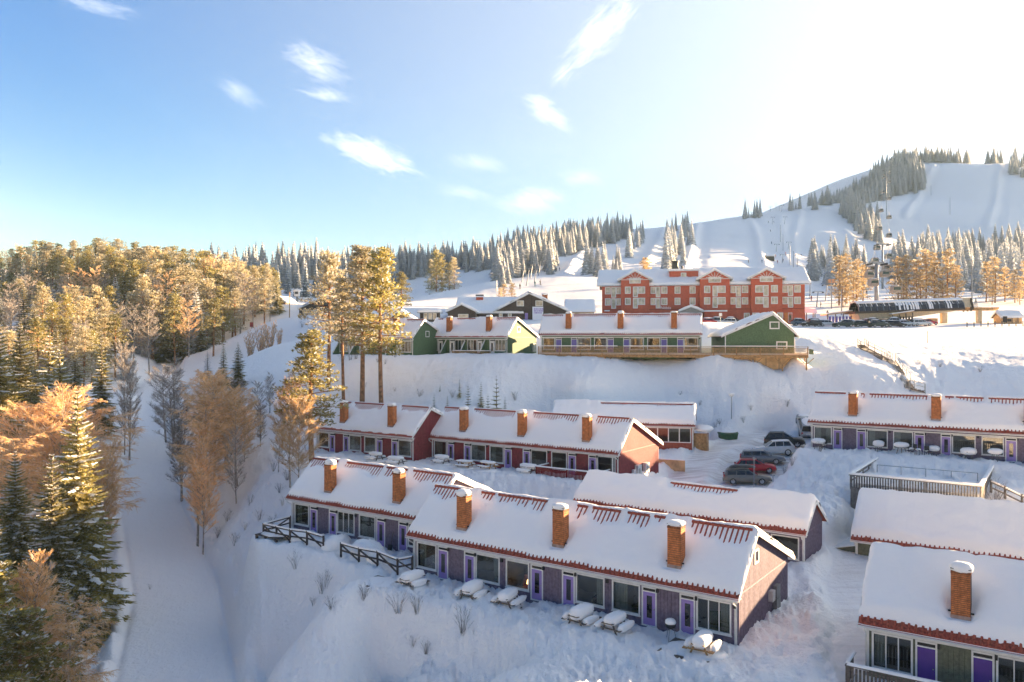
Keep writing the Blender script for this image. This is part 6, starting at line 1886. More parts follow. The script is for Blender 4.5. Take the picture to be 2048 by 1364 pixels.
LOT = [(1409, 187, 'estate', 'car_silver', .16, 5), (1418, 182, 'hatch', 'car_red', .10, 12), (1441, 187, 'suv', 'car_grey', .18, 0), (1452, 182, 'estate', 'car_white', .12, -8), (1468, 189, 'suv', 'car_black', .20, 6),
       (1603, 184, 'suv', 'car_grey', .14, -5), (1622, 181, 'estate', 'car_black', .16, 8), (1634, 188, 'suv', 'car_black', .18, 0), (1656, 183, 'estate', 'car_white', .14, -6), (1686, 180, 'suv', 'car_dgreen', .10, 5), (1708, 184, 'hatch', 'car_white', .2, 0),
       (1727, 181, 'estate', 'car_dgreen', .15, -8), (1729, 190, 'hatch', 'car_red', .18, 4), (1752, 189, 'suv', 'car_dgreen', .2, 0), (1757, 180, 'suv', 'car_dgreen', .13, 8), (1781, 190, 'suv', 'car_silver', .22, 0), (1791, 181, 'estate', 'car_black', .10, -5),
       (1811, 184, 'hatch', 'car_silver', .15, 6), (1826, 188, 'estate', 'car_black', .12, -10), (1843, 184, 'estate', 'car_white', .18, 0), (1856, 186, 'hatch', 'car_red', .05, 8)]
car_paint('car_dgreen', (.035, .05, .04), .4)
LOTL = ['snowy silver car, leftmost by the hotel annex', 'red car with a snowy roof before the hotel annex', 'dark grey snowy car behind the road sign by the hotel', 'white snowy car left of the green gabled house', 'black snow topped car close to the hotel wall',
        'grey snowy car behind the roof of the green gabled house', 'black snowy estate car right of the green gabled house', 'black car farther back right of the hotel', 'white snowy car left in the row below the lift station', 'dark green car with a white roof in the row', 'small white snowy car between two green ones',
        'dark green snowy estate car in front of the lift station', 'small red snowy car under the lift station', 'dark green snowy car beside the small red one', 'dark green car in the middle of the front row', 'pale snowy van shaped car before the booth', 'black car with a snowy bonnet, third from the right in front',
        'small silver snowy car beside the booth', 'black car at the foot of the sunlit pier', 'white snowy car next to the rightmost red car', 'red car, last at the right end of the row']
for i, (px, Y, k, pm, sn, hd) in enumerate(LOT):
    car(k, MATS[pm], (px-1024)/FPX*Y, Y, R(hd + (180 if i % 3 == 0 else 0)), LOTL[i], 'cars parked by the hotel and lift', snow=sn*1.2, seed=i*3, detail=False)

# ------------------------------------------------------------------ lifts
SF = {}
def foot_Y(px, py, a=200, b=900):
    k = (a, b)
    if k not in SF: SF[k] = np.linspace(a, b, 240)
    Ys = SF[k]; X = (px-1024)/FPX*Ys
    y = 682-(h_all(X, Ys)-CZ)/Ys*FPX
    # the first ground that is as high in the picture as the foot
    ok = np.where(y <= py)[0]
    return float(Ys[ok[0]]) if len(ok) else float(Ys[int(np.argmin(np.abs(y-py)))])
def drag_tower(px, py, top, label, arm=1.6, name='drag_lift_tower', lean=.12, sign=False):
    Y = foot_Y(px, py); x = (px-1024)/FPX*Y; z = hz(x, Y); H = max(3.0, (py-top)/FPX*Y)
    p = empty(name, (x, Y, z), R(rng.uniform(-8, 8)), label, 'lift tower', 'towers of the drag lifts')
    MB().tube([(0, 0, -.8), (lean*H, .0, H)], [.20, .13], 8).build('mast', m_steel, p)
    if arm:
        MB().bar((lean*H-arm, 0, H-.1), (lean*H+arm, 0, H-.1), .18).build('cross_arm', m_steel, p)
        for s in (-1, 1): MB().bar((lean*H+s*arm*.9, -.5, H-.32), (lean*H+s*arm*.9, .5, H-.32), .25, .3).build('sheave', m_black, p)
    if sign: bx('sign_plate', mat('sign_orange', (.60, .30, .15)), p, (lean*H-.9, -.08, H-1.4), (lean*H+.9, -.02, H-.2))
    return p
DT = [(1544, 449, 434, 1.6), (1568.7, 449, 434, 1.6), (1552, 504, 488, 1.7), (1576, 499, 484, 1.6), (1564, 526, 509, 1.7), (1593.5, 536, 509, 1.7), (1632.6, 614, 583, 1.7), (1650, 604, 570, 1.6), (1540, 424, 413, 1.5), (1558, 422, 410, 1.5), (1563, 424, 411, 1.5)]
for i, (px, b_, t_, a) in enumerate(DT):
    drag_tower(px, b_, t_, ['upper left tower of the drag lift below the skyline', 'upper right tower of the drag lift below the skyline', 'left tower halfway up the drag lift', 'right tower halfway up the drag lift', 'left lower drag lift tower above the hotel roof', 'right lower drag lift tower above the hotel roof', 'large leaning T shaped tower right of the hotel', 'T shaped tower just behind the large leaning one', 'drag lift top tower on the skyline, left one', 'drag lift top tower on the skyline, middle one', 'drag lift top tower on the skyline, right one'][i], a)
LP = [(1561, 485, 450, 'thin light mast in the upper middle of the drag lift'), (1566, 503, 470, 'thin light mast left of the lower drag towers'), (1580, 530, 491, 'tall thin mast between the lower drag lift towers'), (1587, 537, 503, 'thin mast right of the tall thin mast on the slope'), (1663, 618, 558, 'pole with an orange plate right of the hotel'), (1683, 631, 580, 'thin pole by the ski shelter'), (1620, 592, 566, 'pole against the right corner of the hotel'),
      (1857, 580, 470, 'tall thin mast beside the golden trees'), (1944, 618, 520, 'tall dark mast behind the station pier'), (1900, 430, 395, 'lone mast on the upper right piste'), (1862, 392, 372, 'orange snow gun pole high on the right piste'), (1552, 415, 398, 'thin mast on the skyline above the drag lift')]
for px, b_, t_, lab in LP:
    drag_tower(px, b_, t_, lab, 0, 'lamp_mast', 0.0, sign='orange plate' in lab)
for i, (px, b_, t_) in enumerate(((1043, 566, 540), (1052, 572, 536), (1060, 558, 530), (1068, 566, 538), (1076, 552, 522))):
    drag_tower(px, b_, t_, ('first short mast of the beginners lift from the lodge', 'second short mast of the beginners lift', 'third mast of the beginners lift, set farther back', 'fourth mast of the beginners lift', 'last mast of the beginners lift under the spruce wood')[i], .9, 'drag_lift_tower', .18)
drag_tower(993, 583, 562, 'golden snow gun post on the beginners slope', 0, 'snow_gun_post', 0)
# gondola line: towers, ropes, cabins
GT = [(1753, 228, 601, 527, 15.0), (1765, 330, 556, 489, 12.4), (1773, 690, 392, 340, 5.2)]
tops = []
for i, (px, Y, yb, yt, armpx) in enumerate(GT):
    x = (px-1024)/FPX*Y; z = hz(x, Y); zt = CZ-(yt-682)/FPX*Y; H = zt-z; a = armpx/FPX*Y*1.0
    p = empty('gondola_tower', (x, Y, z), 0, ('big grey gondola tower behind the station', 'second gondola tower higher up the line', 'slender gondola tower near the summit')[i], 'lift tower', 'gondola towers')
    r = (.62, .42, .26)[i]
    MB().tube([(0, 0, -2), (0, 0, H)], [r*1.1, r*.75], 14).build('column', m_steel, p, smooth=True)
    MB().box((-a, -.3, H-.1), (a, .3, H+.45)).build('cross_arm', m_steel, p)
    for s in (-1, 1):
        b = MB()
        for k in range(6): b.tube([(s*a-.1, -2.0+k*.8, H-.25), (s*a+.1, -2.0+k*.8, H-.25)], (.28, .22, .15)[i], 8)
        b.bar((s*a, -2.3, H-.05), (s*a, 2.3, H-.05), .14)
        b.build('sheave_train', m_black, p)
    MB().bar((-a, 0, H+.45), (-a*.2, 0, H+1.3), .12).bar((a, 0, H+.45), (a*.2, 0, H+1.3), .12).build('work_frame', m_steel, p)
    tops.append((x, Y, zt-.25, a))
ends = [(96.0, 192.0, 29.0, 3.0)] + tops + [((1783-1024)/FPX*930, 930, CZ-(306-682)/FPX*930, 2.2)]
def rope(side):
    P = []
    for (x0, y0, z0, a0), (x1, y1, z1, a1) in zip(ends[:-1], ends[1:]):
        for k in range(10):
            t = k/10; P.append((x0+(x1-x0)*t+side*(a0+(a1-a0)*t), y0+(y1-y0)*t, z0+(z1-z0)*t-4*t*(1-t)*.010*math.hypot(y1-y0, 1)))
    x, y, z, a = ends[-1]; P.append((x+side*a, y, z))
    return P
for s in (-1, 1):
    tag(MB().tube(rope(s), .045, 5, cap=False).build('haul_rope', m_black), 'thin haul rope of the gondola, %s strand up the hill' % ('left' if s < 0 else 'right'), 'rope')
def rope_at(side, Y):
    P = rope(side)
    for a, b in zip(P[:-1], P[1:]):
        if a[1] <= Y <= b[1]:
            t = (Y-a[1])/(b[1]-a[1]); return tuple(a[i]+(b[i]-a[i])*t for i in range(3))
    return P[-1]
m_cabin = mat('cabin_shell', (.27, .23, .20), .4, .2, vary=.1)
def make_cabin(label):
    p = empty('gondola_cabin', (0, 0, 0), 0, label, 'gondola cabin', 'gondola cabins on the line')
    b = MB(); prof = [(-1.05, -1.0), (-1.2, -.3), (-1.1, .55), (-.75, 1.0), (.75, 1.0), (1.1, .55), (1.2, -.3), (1.05, -1.0)]
    b.prism([(x, -1.0, z-3.3) for x, z in prof], (0, 2.0, 0)).build('shell', m_cabin, p)
    for y in (-1.03, 1.0): MB().prism([(-.95, y, -3.5), (-.9, y, -2.75), (.9, y, -2.75), (.95, y, -3.5)], (0, .028, 0)).build('window', m_carglass, p)
    bx('ski_rack', m_black, p, (1.21, -.6, -4.2), (1.36, .6, -3.4))
    MB().tube([(0, 0, -2.3), (.35, 0, -1.2), (0, 0, 0)], .07, 6).build('hanger', m_steel, p)
    MB().blob((0, 0, -2.3), (.9, .8, .16), nu=10, nv=4).build('snow_cap', snow_heap, p, smooth=True)
    return p
GCAB = [(1, 216, 'nearest gondola cabin hanging just above the station'), (-1, 222, 'gondola cabin left of the big tower'), (-1, 236, 'gondola cabin just behind the arm of the big tower'), (1, 240, 'gondola cabin right of the big tower arm'), (-1, 262, 'gondola cabin climbing on the left rope above the big tower'), (1, 268, 'gondola cabin on the right rope above the big tower'), (-1, 300, 'gondola cabin between the two lower towers, left rope'), (1, 318, 'gondola cabin below the second tower arm'),
        (-1, 345, 'gondola cabin just past the second tower'), (1, 385, 'gondola cabin between the spruce stands, right rope'), (-1, 410, 'gondola cabin between the spruce stands, left rope'), (1, 455, 'gondola cabin over the upper spruces, right rope'), (-1, 485, 'gondola cabin over the upper spruces, left rope'), (1, 545, 'gondola cabin high on the right rope'), (-1, 580, 'gondola cabin high on the left rope'), (1, 640, 'gondola cabin right below the slender tower'), (-1, 670, 'gondola cabin left below the slender tower'), (1, 710, 'topmost gondola cabin before the summit')]
proto = None
for s, Y, lab in GCAB:
    if proto is None: proto = o = make_cabin(lab)
    else:
        o = copy_tree(proto); o['label'] = lab
    o.location = rope_at(s, Y); o.rotation_euler = (0, 0, R(rng.uniform(-6, 6)))

# ------------------------------------------------------------------ skiers: one skinned body each
def skier_mesh(pose):
    V = [(0, 0, .95), (0, .02, 1.2), (0, .0, 1.42), (0, -.02, 1.54), (0, -.03, 1.70), (.11, 0, .90), (.14, -.10, .50), (.14, .02, .08), (.14, -.16, .04), (-.11, 0, .90), (-.14, -.10, .50), (-.14, .02, .08), (-.14, -.16, .04),
         (.20, .0, 1.40), (.30, -.05, 1.14), (.26, -.28, .98), (-.20, .0, 1.40), (-.30, -.05, 1.14), (-.26, -.28, .98)]
    if pose: V = [(x, y+(.10 if z > 1 else 0)*(-1 if pose == 1 else .2), z-(.06 if pose == 1 else 0)*(z > .3)) for x, y, z in V]
    Ed = [(0, 1), (1, 2), (2, 3), (3, 4), (0, 5), (5, 6), (6, 7), (7, 8), (0, 9), (9, 10), (10, 11), (11, 12), (2, 13), (13, 14), (14, 15), (2, 16), (16, 17), (17, 18)]
    rad = [.15, .15, .16, .065, .115, .11, .085, .07, .06, .11, .085, .07, .06, .085, .06, .05, .085, .06, .05]
    me = bpy.data.meshes.new('body'); me.from_pydata(V, Ed, [])
    o = bpy.data.objects.new('body', me); C.objects.link(o)
    md = o.modifiers.new('skin', 'SKIN'); o.modifiers.new('sub', 'SUBSURF').levels = 1
    for i, r in enumerate(rad): me.skin_vertices[0].data[i].radius = (r, r)
    me.skin_vertices[0].data[0].use_root = True
    bpy.context.view_layer.update()
    out = bpy.data.meshes.new_from_object(o.evaluated_get(bpy.context.evaluated_depsgraph_get()))
    bpy.data.objects.remove(o); bpy.data.meshes.remove(me)
    return out
SK = [skier_mesh(0), skier_mesh(1)]
SUITS = [mat('ski_suit_'+n, c, .7, vary=0) for n, c in (('blue', (.03, .06, .18)), ('red', (.30, .03, .03)), ('black', (.02, .02, .025)), ('teal', (.03, .14, .15)))]
m_helmet = mat('ski_helmet', (.05, .05, .06), .4, vary=0); m_skin = mat('face_skin', (.52, .33, .25), .6, vary=0)
BODY = {}
HEAD = MB().blob((0, -.03, 1.70), (.10, .12, .125), nu=10, nv=8, rough=0).mesh('helmet', m_helmet, True)
FACE = MB().blob((0, -.10, 1.67), (.07, .06, .08), nu=8, nv=6, rough=0).mesh('face', m_skin, True)
SKI = MB().box((.10, -.95, .0), (.19, .75, .025)).box((-.19, -.95, .0), (-.10, .75, .025)).mesh('skis', m_black)
PEOPLE = [(1098, 543, 2, 'leftmost skier of the waiting group on the piste'), (1103, 543, 0, 'second skier of the waiting group on the piste'), (1108, 542, 2, 'skier in the middle of the waiting group'), (1112, 543, 2, 'fourth skier of the waiting group on the piste'), (1119, 542, 0, 'skier standing right of the waiting group'),
          (1040, 580, 2, 'skier by the beginners lift behind the lodge'), (1070, 573, 3, 'teal skier above the lodge roof'), (1081, 572, 2, 'dark skier right of the teal skier above the lodge roof'), (1241, 520, 1, 'red skier beside the narrow spruce strip'),
          (1548, 446, 2, 'skier on the drag lift near the top'), (1537, 446, 2, 'skier gliding left of the drag lift top'), (1541, 464, 2, 'skier high on the open piste left of the masts'), (1543, 490, 2, 'skier halfway down left of the drag lift'), (1551, 515, 1, 'red skier near the tiny dark hut'), (1555, 527, 1, 'red skier below the tiny dark hut'), (1566, 524, 2, 'skier beside the left lower drag tower'), (1571, 510, 1, 'red skier between the drag lift towers'), (1535, 519, 2, 'skier just below the tiny dark hut'), (1524, 526, 0, 'skier left below the tiny dark hut'),
          (1620, 599, 0, 'skier in blue beside the hotel corner'), (1623, 602, 1, 'red skier right of the hotel corner'), (1641, 618, 2, 'dark skier below the leaning T shaped tower'), (1655, 634, 2, 'dark skier walking towards the ski shelter'), (1691, 612, 0, 'blue skier on the sunlit strip'), (1733, 592, 2, 'skier at the foot of the golden clump'), (1497, 527, 2, 'lone skier on the wide piste above the hotel bay')]
for i, (px, py, c, lab) in enumerate(PEOPLE):
    Y = foot_Y(px, py, 195, 900); x = (px-1024)/FPX*Y; z = hz(x, Y)
    k = (i % 2, c)
    if k not in BODY:
        me = SK[i % 2].copy(); me.materials.clear(); me.materials.append(SUITS[c]); BODY[k] = me
    p = empty('person', (x, Y, z+.03), rng.uniform(0, 6.28), lab, 'person', 'skiers on the slopes')
    inst('body', BODY[k], p); inst('helmet', HEAD, p); inst('face', FACE, p); inst('skis', SKI, p)

# ------------------------------------------------------------------ decks, rails, stairs
def to_local(h, x, y): return ((x-h.X)*h.c-(y-h.Y)*h.s, (x-h.X)*h.s+(y-h.Y)*h.c)
# the long timber deck of the upper green house
def timber_deck():
    h = HS['N3']; p = empty('timber_deck', (h.X, h.Y, h.Z), -h.th, 'long timber deck on posts with a slatted rail along the upper green house', 'deck')
    v0 = -3.0
    u0, u1 = plane_u(h, 1077, v0), plane_u(h, 1616, v0)
    zf = -.12
    n = 12
    bx('floor', m_newwood, p, (u0, v0, zf-.10), (u1, -.05, zf))
    bx('edge_beam', m_newwood, p, (u0-.03, v0-.06, zf-.42), (u1+.03, v0-.001, zf-.005))
    bx('floor_snow', snow_heap, p, (u0+.1, v0+.15, zf+.001), (u1-.1, -.3, zf+.22))
    # rail: posts, slats, handrail with a line of snow
    L = u1-u0
    for i in range(n+1):
        u = u0+L*i/n; bx('rail_post', m_newwood, p, (u-.05, v0-.09, zf-.4), (u+.05, v0+.02, .98))
    k = 0; x = u0+.1; b = MB(); cnt = 0
    while x < u1-.1:
        q = ((x, v0-.075, zf+.05), (x+.075, v0-.062, .88))
        if cnt < 298: bx('slat', m_newwood, p, *q)
        else: b.box(*q)
        cnt += 1; x += .135
    if b.v: tag(b.build('slats', m_newwood, p), kind='stuff')
    bx('handrail', m_newwood, p, (u0-.05, v0-.13, .985), (u1+.05, v0+.06, 1.03))
    g = random.Random(3); x = u0
    for a, c in ((.0, .31), (.33, .62), (.64, .97)):
        MB().prism([(u0+L*a, v0-.11, 1.031), (u0+L*c, v0-.11, 1.031), (u0+L*c-.1, v0-.09, 1.13), (u0+L*a+.1, v0-.09, 1.13)], (0, .14, 0)).build('rail_snow', snow_heap, p)
    # posts and braces down to the slope
    for px in (1079, 1130, 1165, 1210, 1401, 1457.6, 1509.7, 1565, 1613):
        u = plane_u(h, px, v0)
        x, y, _ = wpt(h, u, v0); zg = hz(x, y)-h.Z-.5
        if zg > zf-.6: zg = zf-.6
        bx('support_post', m_newwood, p, (u-.09, v0+.02, zg), (u+.09, v0+.20, zf-.43))
        for s in (-1, 1): MB().bar((u+s*.08, v0+.1, zf-1.25), (u+s*.95, v0+.1, zf-.44), .09).build('brace', m_newwood, p)
        if u > plane_u(h, 1390, v0):
            x, y, _ = wpt(h, u, v0+2.0); z2 = min(hz(x, y)-h.Z-.4, zf-.6)
            bx('support_post', m_newwood, p, (u-.08, v0+2.0, z2), (u+.08, v0+2.16, zf-.43))
    bx('joist', m_newwood, p, (u0+.1, v0+1.2, zf-.38), (u1-.1, v0+1.3, zf-.11))
    ue = plane_u(h, 1627, v0)
    MB().prism([(u1+.12, v0-.02, .0), (ue, v0-.02, -.05), (ue, v0-.02, .62), (u1+.12, v0-.02, .72)], (0, .05, 0)).build('end_panel', mat('moss_panel', (.16, .19, .09)), p)
timber_deck()

def slat_deck(key, label, u0, u1, v0, zf, top, m, pitch=.135, single=False, sides=(True, False), post=1.9, zdown=1.2, snow=True, w=.085, cat='deck', hand=None):
    """railed deck in front of a house"""
    h = HS[key]; p = empty('railed_deck', (h.X, h.Y, h.Z), -h.th, label, cat)
    bx('floor', m, p, (u0, v0, zf-.1), (u1, -.06, zf))
    bx('edge_beam', m, p, (u0-.02, v0-.05, zf-.3), (u1+.02, v0-.001, zf-.005))
    bx('floor_snow', snow_heap, p, (u0+.1, v0+.1, zf+.001), (u1-.1, -.25, zf+.14))
    b = MB()
    def slat(a, c):
        if single: bx('slat', m, p, a, c)
        else: b.box(a, c)
    x = u0+.05
    while x < u1-.05:
        slat((x, v0-.07, zf-.18), (x+w, v0-.052, top-.05)); x += pitch
    k = int((u1-u0)/post)+1
    for i in range(k+1):
        u = u0+(u1-u0)*i/k; bx('rail_post', m, p, (u-.045, v0-.05, zf-zdown), (u+.045, v0+.04, top-.001))
    bx('handrail', hand or m, p, (u0-.06, v0-.13, top), (u1+.06, v0+.05, top+.045))
    for s, u in ((0, u0), (1, u1)):
        if not sides[s]: continue
        y = v0+.05; o = -.07 if s == 0 else .052
        while y < -.1:
            slat((u+o, y, zf-.18), (u+o+.018, y+w, top-.05)); y += pitch
        bx('handrail', hand or m, p, (u-.07, v0+.051, top+.001), (u+.07, -.08, top+.046))
        if snow: MB().prism([(u-.08, v0+.1, top+.047), (u+.08, v0+.1, top+.047), (u+.05, v0+.12, top+.14), (u-.05, v0+.12, top+.14)], (0, -v0-.3, 0)).build('rail_snow', snow_heap, p)
    if b.v: tag(b.build('slats', m, p), kind='stuff')
    if snow: MB().prism([(u0, v0-.12, top+.046), (u1, v0-.12, top+.046), (u1-.1, v0-.09, top+.15), (u0+.1, v0-.09, top+.15)], (0, .14, 0)).build('rail_snow', snow_heap, p)
    return p
slat_deck('G', 'grey brown slatted terrace rail in front of the nearest olive house', -.55, 16.0, -1.9, -.02, 1.05, m_wood, single=True, pitch=.17, w=.11, sides=(True, False))
hC_ = HS['C']
slat_deck('C', 'dark red slatted deck rail in front of the crimson house', plane_u(hC_, 1073, -2.4), plane_u(hC_, 1197, -2.4), -2.4, -.1, .98, mat('red_slats', (.20, .022, .022), .7, vary=.1), pitch=.15, zdown=1.6, single=True, sides=(True, True), w=.11)
hN = HS['N2']
slat_deck('N2', 'small slatted deck below the green house with white doors', plane_u(hN, 905, -2.2), plane_u(hN, 966, -2.2), -2.2, -.35, .45, m_newwood, pitch=.15, zdown=.9, sides=(True, True))

# the pool like raised deck on grey boards
def raised_deck():
    A = np.array((28.9, 68.0)); th = R(35); zb, zt = 6.3, 8.62
    L, D = 9.6, 12.6
    p = empty('raised_deck', (A[0], A[1], zb), -th, 'large raised deck of grey boards with slatted sides, snow inside, below the plum house', 'deck')
    H = zt-zb
    mid = 1.25
    k = 9; hh = (mid+.8)/k
    for i in range(k):
        z0 = -.8+i*hh
        bx('board', m_greywood, p, (0, -.02, z0+.008), (L, .02, z0+hh-.008))
        bx('board', m_greywood, p, (L-.02, .03, z0+.008), (L+.02, D, z0+hh-.008))
    bx('wall_core', m_greywood, p, (.03, .03, -.8), (L-.03, D-.03, mid-.05))
    bx('floor_snow', snow_heap, p, (.15, .15, mid-.049), (L-.15, D-.15, mid+.35))
    bx('vent_opening', m_black, p, (1.9, -.05, .42), (3.0, -.021, .95))
    def side(a, c, vert):
        x = .02
        n = int((c-a)/.205)
        for i in range(n):
            q = a+.03+i*.205
            if vert == 'f': bx('slat', m_greywood, p, (q, -.06, mid-.12), (q+.13, -.035, H-.10))
            else: bx('slat', m_greywood, p, (L+.035, q, mid-.12), (L+.06, q+.13, H-.10))
    side(0, L, 'f'); side(0, D, 'r')
    for i in range(6): bx('rail_post', m_greywood, p, (L*i/5-.05, -.03, mid-.2), (L*i/5+.05, .05, H-.08))
    for i in range(1, 6):
        for x in (0, L): bx('rail_post', m_greywood, p, (x-.05, D*i/5-.05, mid-.2), (x+.05, D*i/5+.05, H-.08))
        bx('rail_post', m_greywood, p, (L*i/5-.05, D-.05, mid-.2), (L*i/5+.05, D+.05, H-.08))
    for a, c in (((-.12, -.14, H-.08), (L+.12, .14, H)), ((-.12, D-.14, H-.08), (L+.12, D+.14, H)), ((-.14, .141, H-.079), (.14, D-.141, H-.001)), ((L-.14, .141, H-.079), (L+.14, D-.141, H-.001))): bx('handrail', m_greywood, p, a, c)
    for z0 in (mid+.45, mid+.75):
        bx('rail', m_greywood, p, (.05, D-.03, z0), (L-.05, D+.03, z0+.1)); bx('rail', m_greywood, p, (-.03, .15, z0), (.03, D-.15, z0+.1))
    b = MB()
    b.prism([(-.13, -.15, H+.001), (-.13, .15, H+.001), (-.13, .11, H+.16), (-.13, -.11, H+.16)], (L+.26, 0, 0)).prism([(L-.15, .16, H+.002), (L+.15, .16, H+.002), (L+.11, .16, H+.16), (L-.11, .16, H+.16)], (0, D-.3, 0)).prism([(-.15, .16, H+.002), (.15, .16, H+.002), (.11, .16, H+.16), (-.11, .16, H+.16)], (0, D-.3, 0)).prism([(-.1, D-.13, H+.002), (-.1, D+.13, H+.002), (-.1, D+.1, H+.13), (-.1, D-.1, H+.13)], (L+.2, 0, 0))
    b.build('rail_snow', snow_heap, p)
    # a low inner fence across the snow
    for i in range(5): bx('inner_post', m_steel, p, (.8+i*2.0, D*.55, mid+.3), (.86+i*2.0, D*.55+.06, mid+1.05))
    MB().bar((.8, D*.55+.03, mid+1.06), (8.86, D*.55+.03, mid+1.06), .05).build('inner_rail', m_steel, p)
raised_deck()

def rail_fence(name, label, pts, z_rails, m, snow=True, brace=False, hpost=1.1):
    """posts at ground points joined by rails"""
    P = [(x, y, hz(x, y)) for x, y in pts]
    p = empty(name, P[0], 0, label, 'fence'); o = np.array(P[0])
    for x, y, z in P: bx('post', m, p, tuple(np.array((x-.07, y-.07, z-.4))-o), tuple(np.array((x+.07, y+.07, z+hpost))-o))
    for a, b in zip(P[:-1], P[1:]):
        for zr in z_rails:
            MB().bar(tuple(np.array((a[0], a[1], a[2]+zr))-o), tuple(np.array((b[0], b[1], b[2]+zr))-o), .10, .10).build('rail', m, p)
        if brace:
            MB().bar(tuple(np.array((a[0], a[1], a[2]+z_rails[-1]-.05))-o), tuple(np.array((b[0], b[1], b[2]+.1))-o), .09).build('brace', m, p)
        if snow:
            t = z_rails[-1]
            MB().bar(tuple(np.array((a[0], a[1], a[2]+t+.09))-o), tuple(np.array((b[0], b[1], b[2]+t+.09))-o), .11, .09).build('rail_snow', snow_heap, p)
    return p
hD_ = HS['D']
def dl(px, v): return wpt(hD_, plane_u(hD_, px, v), v)[:2]
m_rustic = mat('dark_rail', (.060, .048, .045), .85, vary=.3)
rail_fence('rail_fence', 'dark rustic rail fence at the left corner of the plum house terrace', [dl(580, -.3), dl(527, -3.2), dl(553, -3.3), dl(580, -3.4), dl(614, -3.4), dl(647, -3.5)], (.50, .98), m_rustic, brace=True)
rail_fence('rail_fence', 'dark rustic rail fence in front of the violet doors, joining the nearer plum house', [dl(682, -3.6), dl(718, -3.9), dl(755, -4.2), (dl(795, -4.6)), wpt(HS['F'], .1, -.35)[:2]], (.50, .98), m_rustic, brace=True)
# old deck edge under that corner
x, y = dl(545, -3.4); z = hz(x, y)
p = empty('old_deck', (x, y, z), -hD_.th, 'low dark deck end on posts under the rustic fence corner', 'deck')
for i in range(7): bx('plank', m_rustic, p, (-1.6+i*.42, -.5, .05), (-1.22+i*.42, 2.2, .12))
for q in (-1.5, -.4, .9): bx('post', m_rustic, p, (q-.09, -.45, -1.6), (q+.09, -.27, .049))
MB().blob((-.2, .9, .12), (1.5, 1.3, .22), nu=14, nv=6, seed=2, rough=.12).build('snow_layer', snow_heap, p, smooth=True)
# fence right of the raised deck
rail_fence('rail_fence', 'grey two rail fence running right from the raised deck', [at(1982, 955, 66)[:2], at(2010, 957, 65)[:2], at(2044, 960, 64)[:2], at(2085, 965, 63)[:2]], (.45, .9), m_greywood)
# stake fence by the log hut
pts = [((px-1024)/FPX*178, 178) for px in range(1934, 2060, 14)]
rail_fence('snow_fence', 'thin stake fence in front of the log hut', pts, (.7,), m_wood, snow=False, hpost=1.2)

def stairs():
    W = [at(1722, 699, 122), at(1729, 716, 118.5), at(1771, 742, 112.5), at(1783, 744, 112.3), at(1820, 781, 102.5), at(1850, 785, 101.8)]
    P = [(x, y, hz(x, y)+.22) for x, y, _ in W]
    o = np.array(P[0])
    p = empty('outdoor_stairs', P[0], 0, 'wooden stairs with handrails zigzagging down the snow bank', 'stairs')
    for k, (a, b) in enumerate(zip(P[:-1], P[1:])):
        a, b = np.array(a), np.array(b); d = b-a; L = np.linalg.norm(d[:2]); t = d[:2]/max(L, 1e-6); nrm = np.array((-t[1], t[0]))
        n = max(2, int(L/.42))
        for i in range(n):
            c = a+d*(i+.5)/n - o
            q = MB(); e = t*.17; f = nrm*.5
            q.prism([(c[0]-e[0]-f[0], c[1]-e[1]-f[1], c[2]), (c[0]+e[0]-f[0], c[1]+e[1]-f[1], c[2]), (c[0]+e[0]+f[0], c[1]+e[1]+f[1], c[2]), (c[0]-e[0]+f[0], c[1]-e[1]+f[1], c[2])], (0, 0, .06))
            q.build('step', m_wood, p)
        for s in (-1, 1):
            off = np.array((*(nrm*.53*s), 0))
            A, B = a-o+off, b-o+off
            MB().bar(tuple(A+(0, 0, -.1)), tuple(B+(0, 0, -.1)), .05, .12).build('stringer', m_wood, p)
            for zz in (.55, 1.0): MB().bar(tuple(A+(0, 0, zz)), tuple(B+(0, 0, zz)), .035).build('handrail', m_steel if k > 1 else m_wood, p)
            for i in range(int(L/2.2)+2):
                c = A+(B-A)*i/(int(L/2.2)+1); bx('post', m_steel if k > 1 else m_wood, p, (c[0]-.025, c[1]-.025, c[2]-.5), (c[0]+.025, c[1]+.025, c[2]+1.0))
stairs()

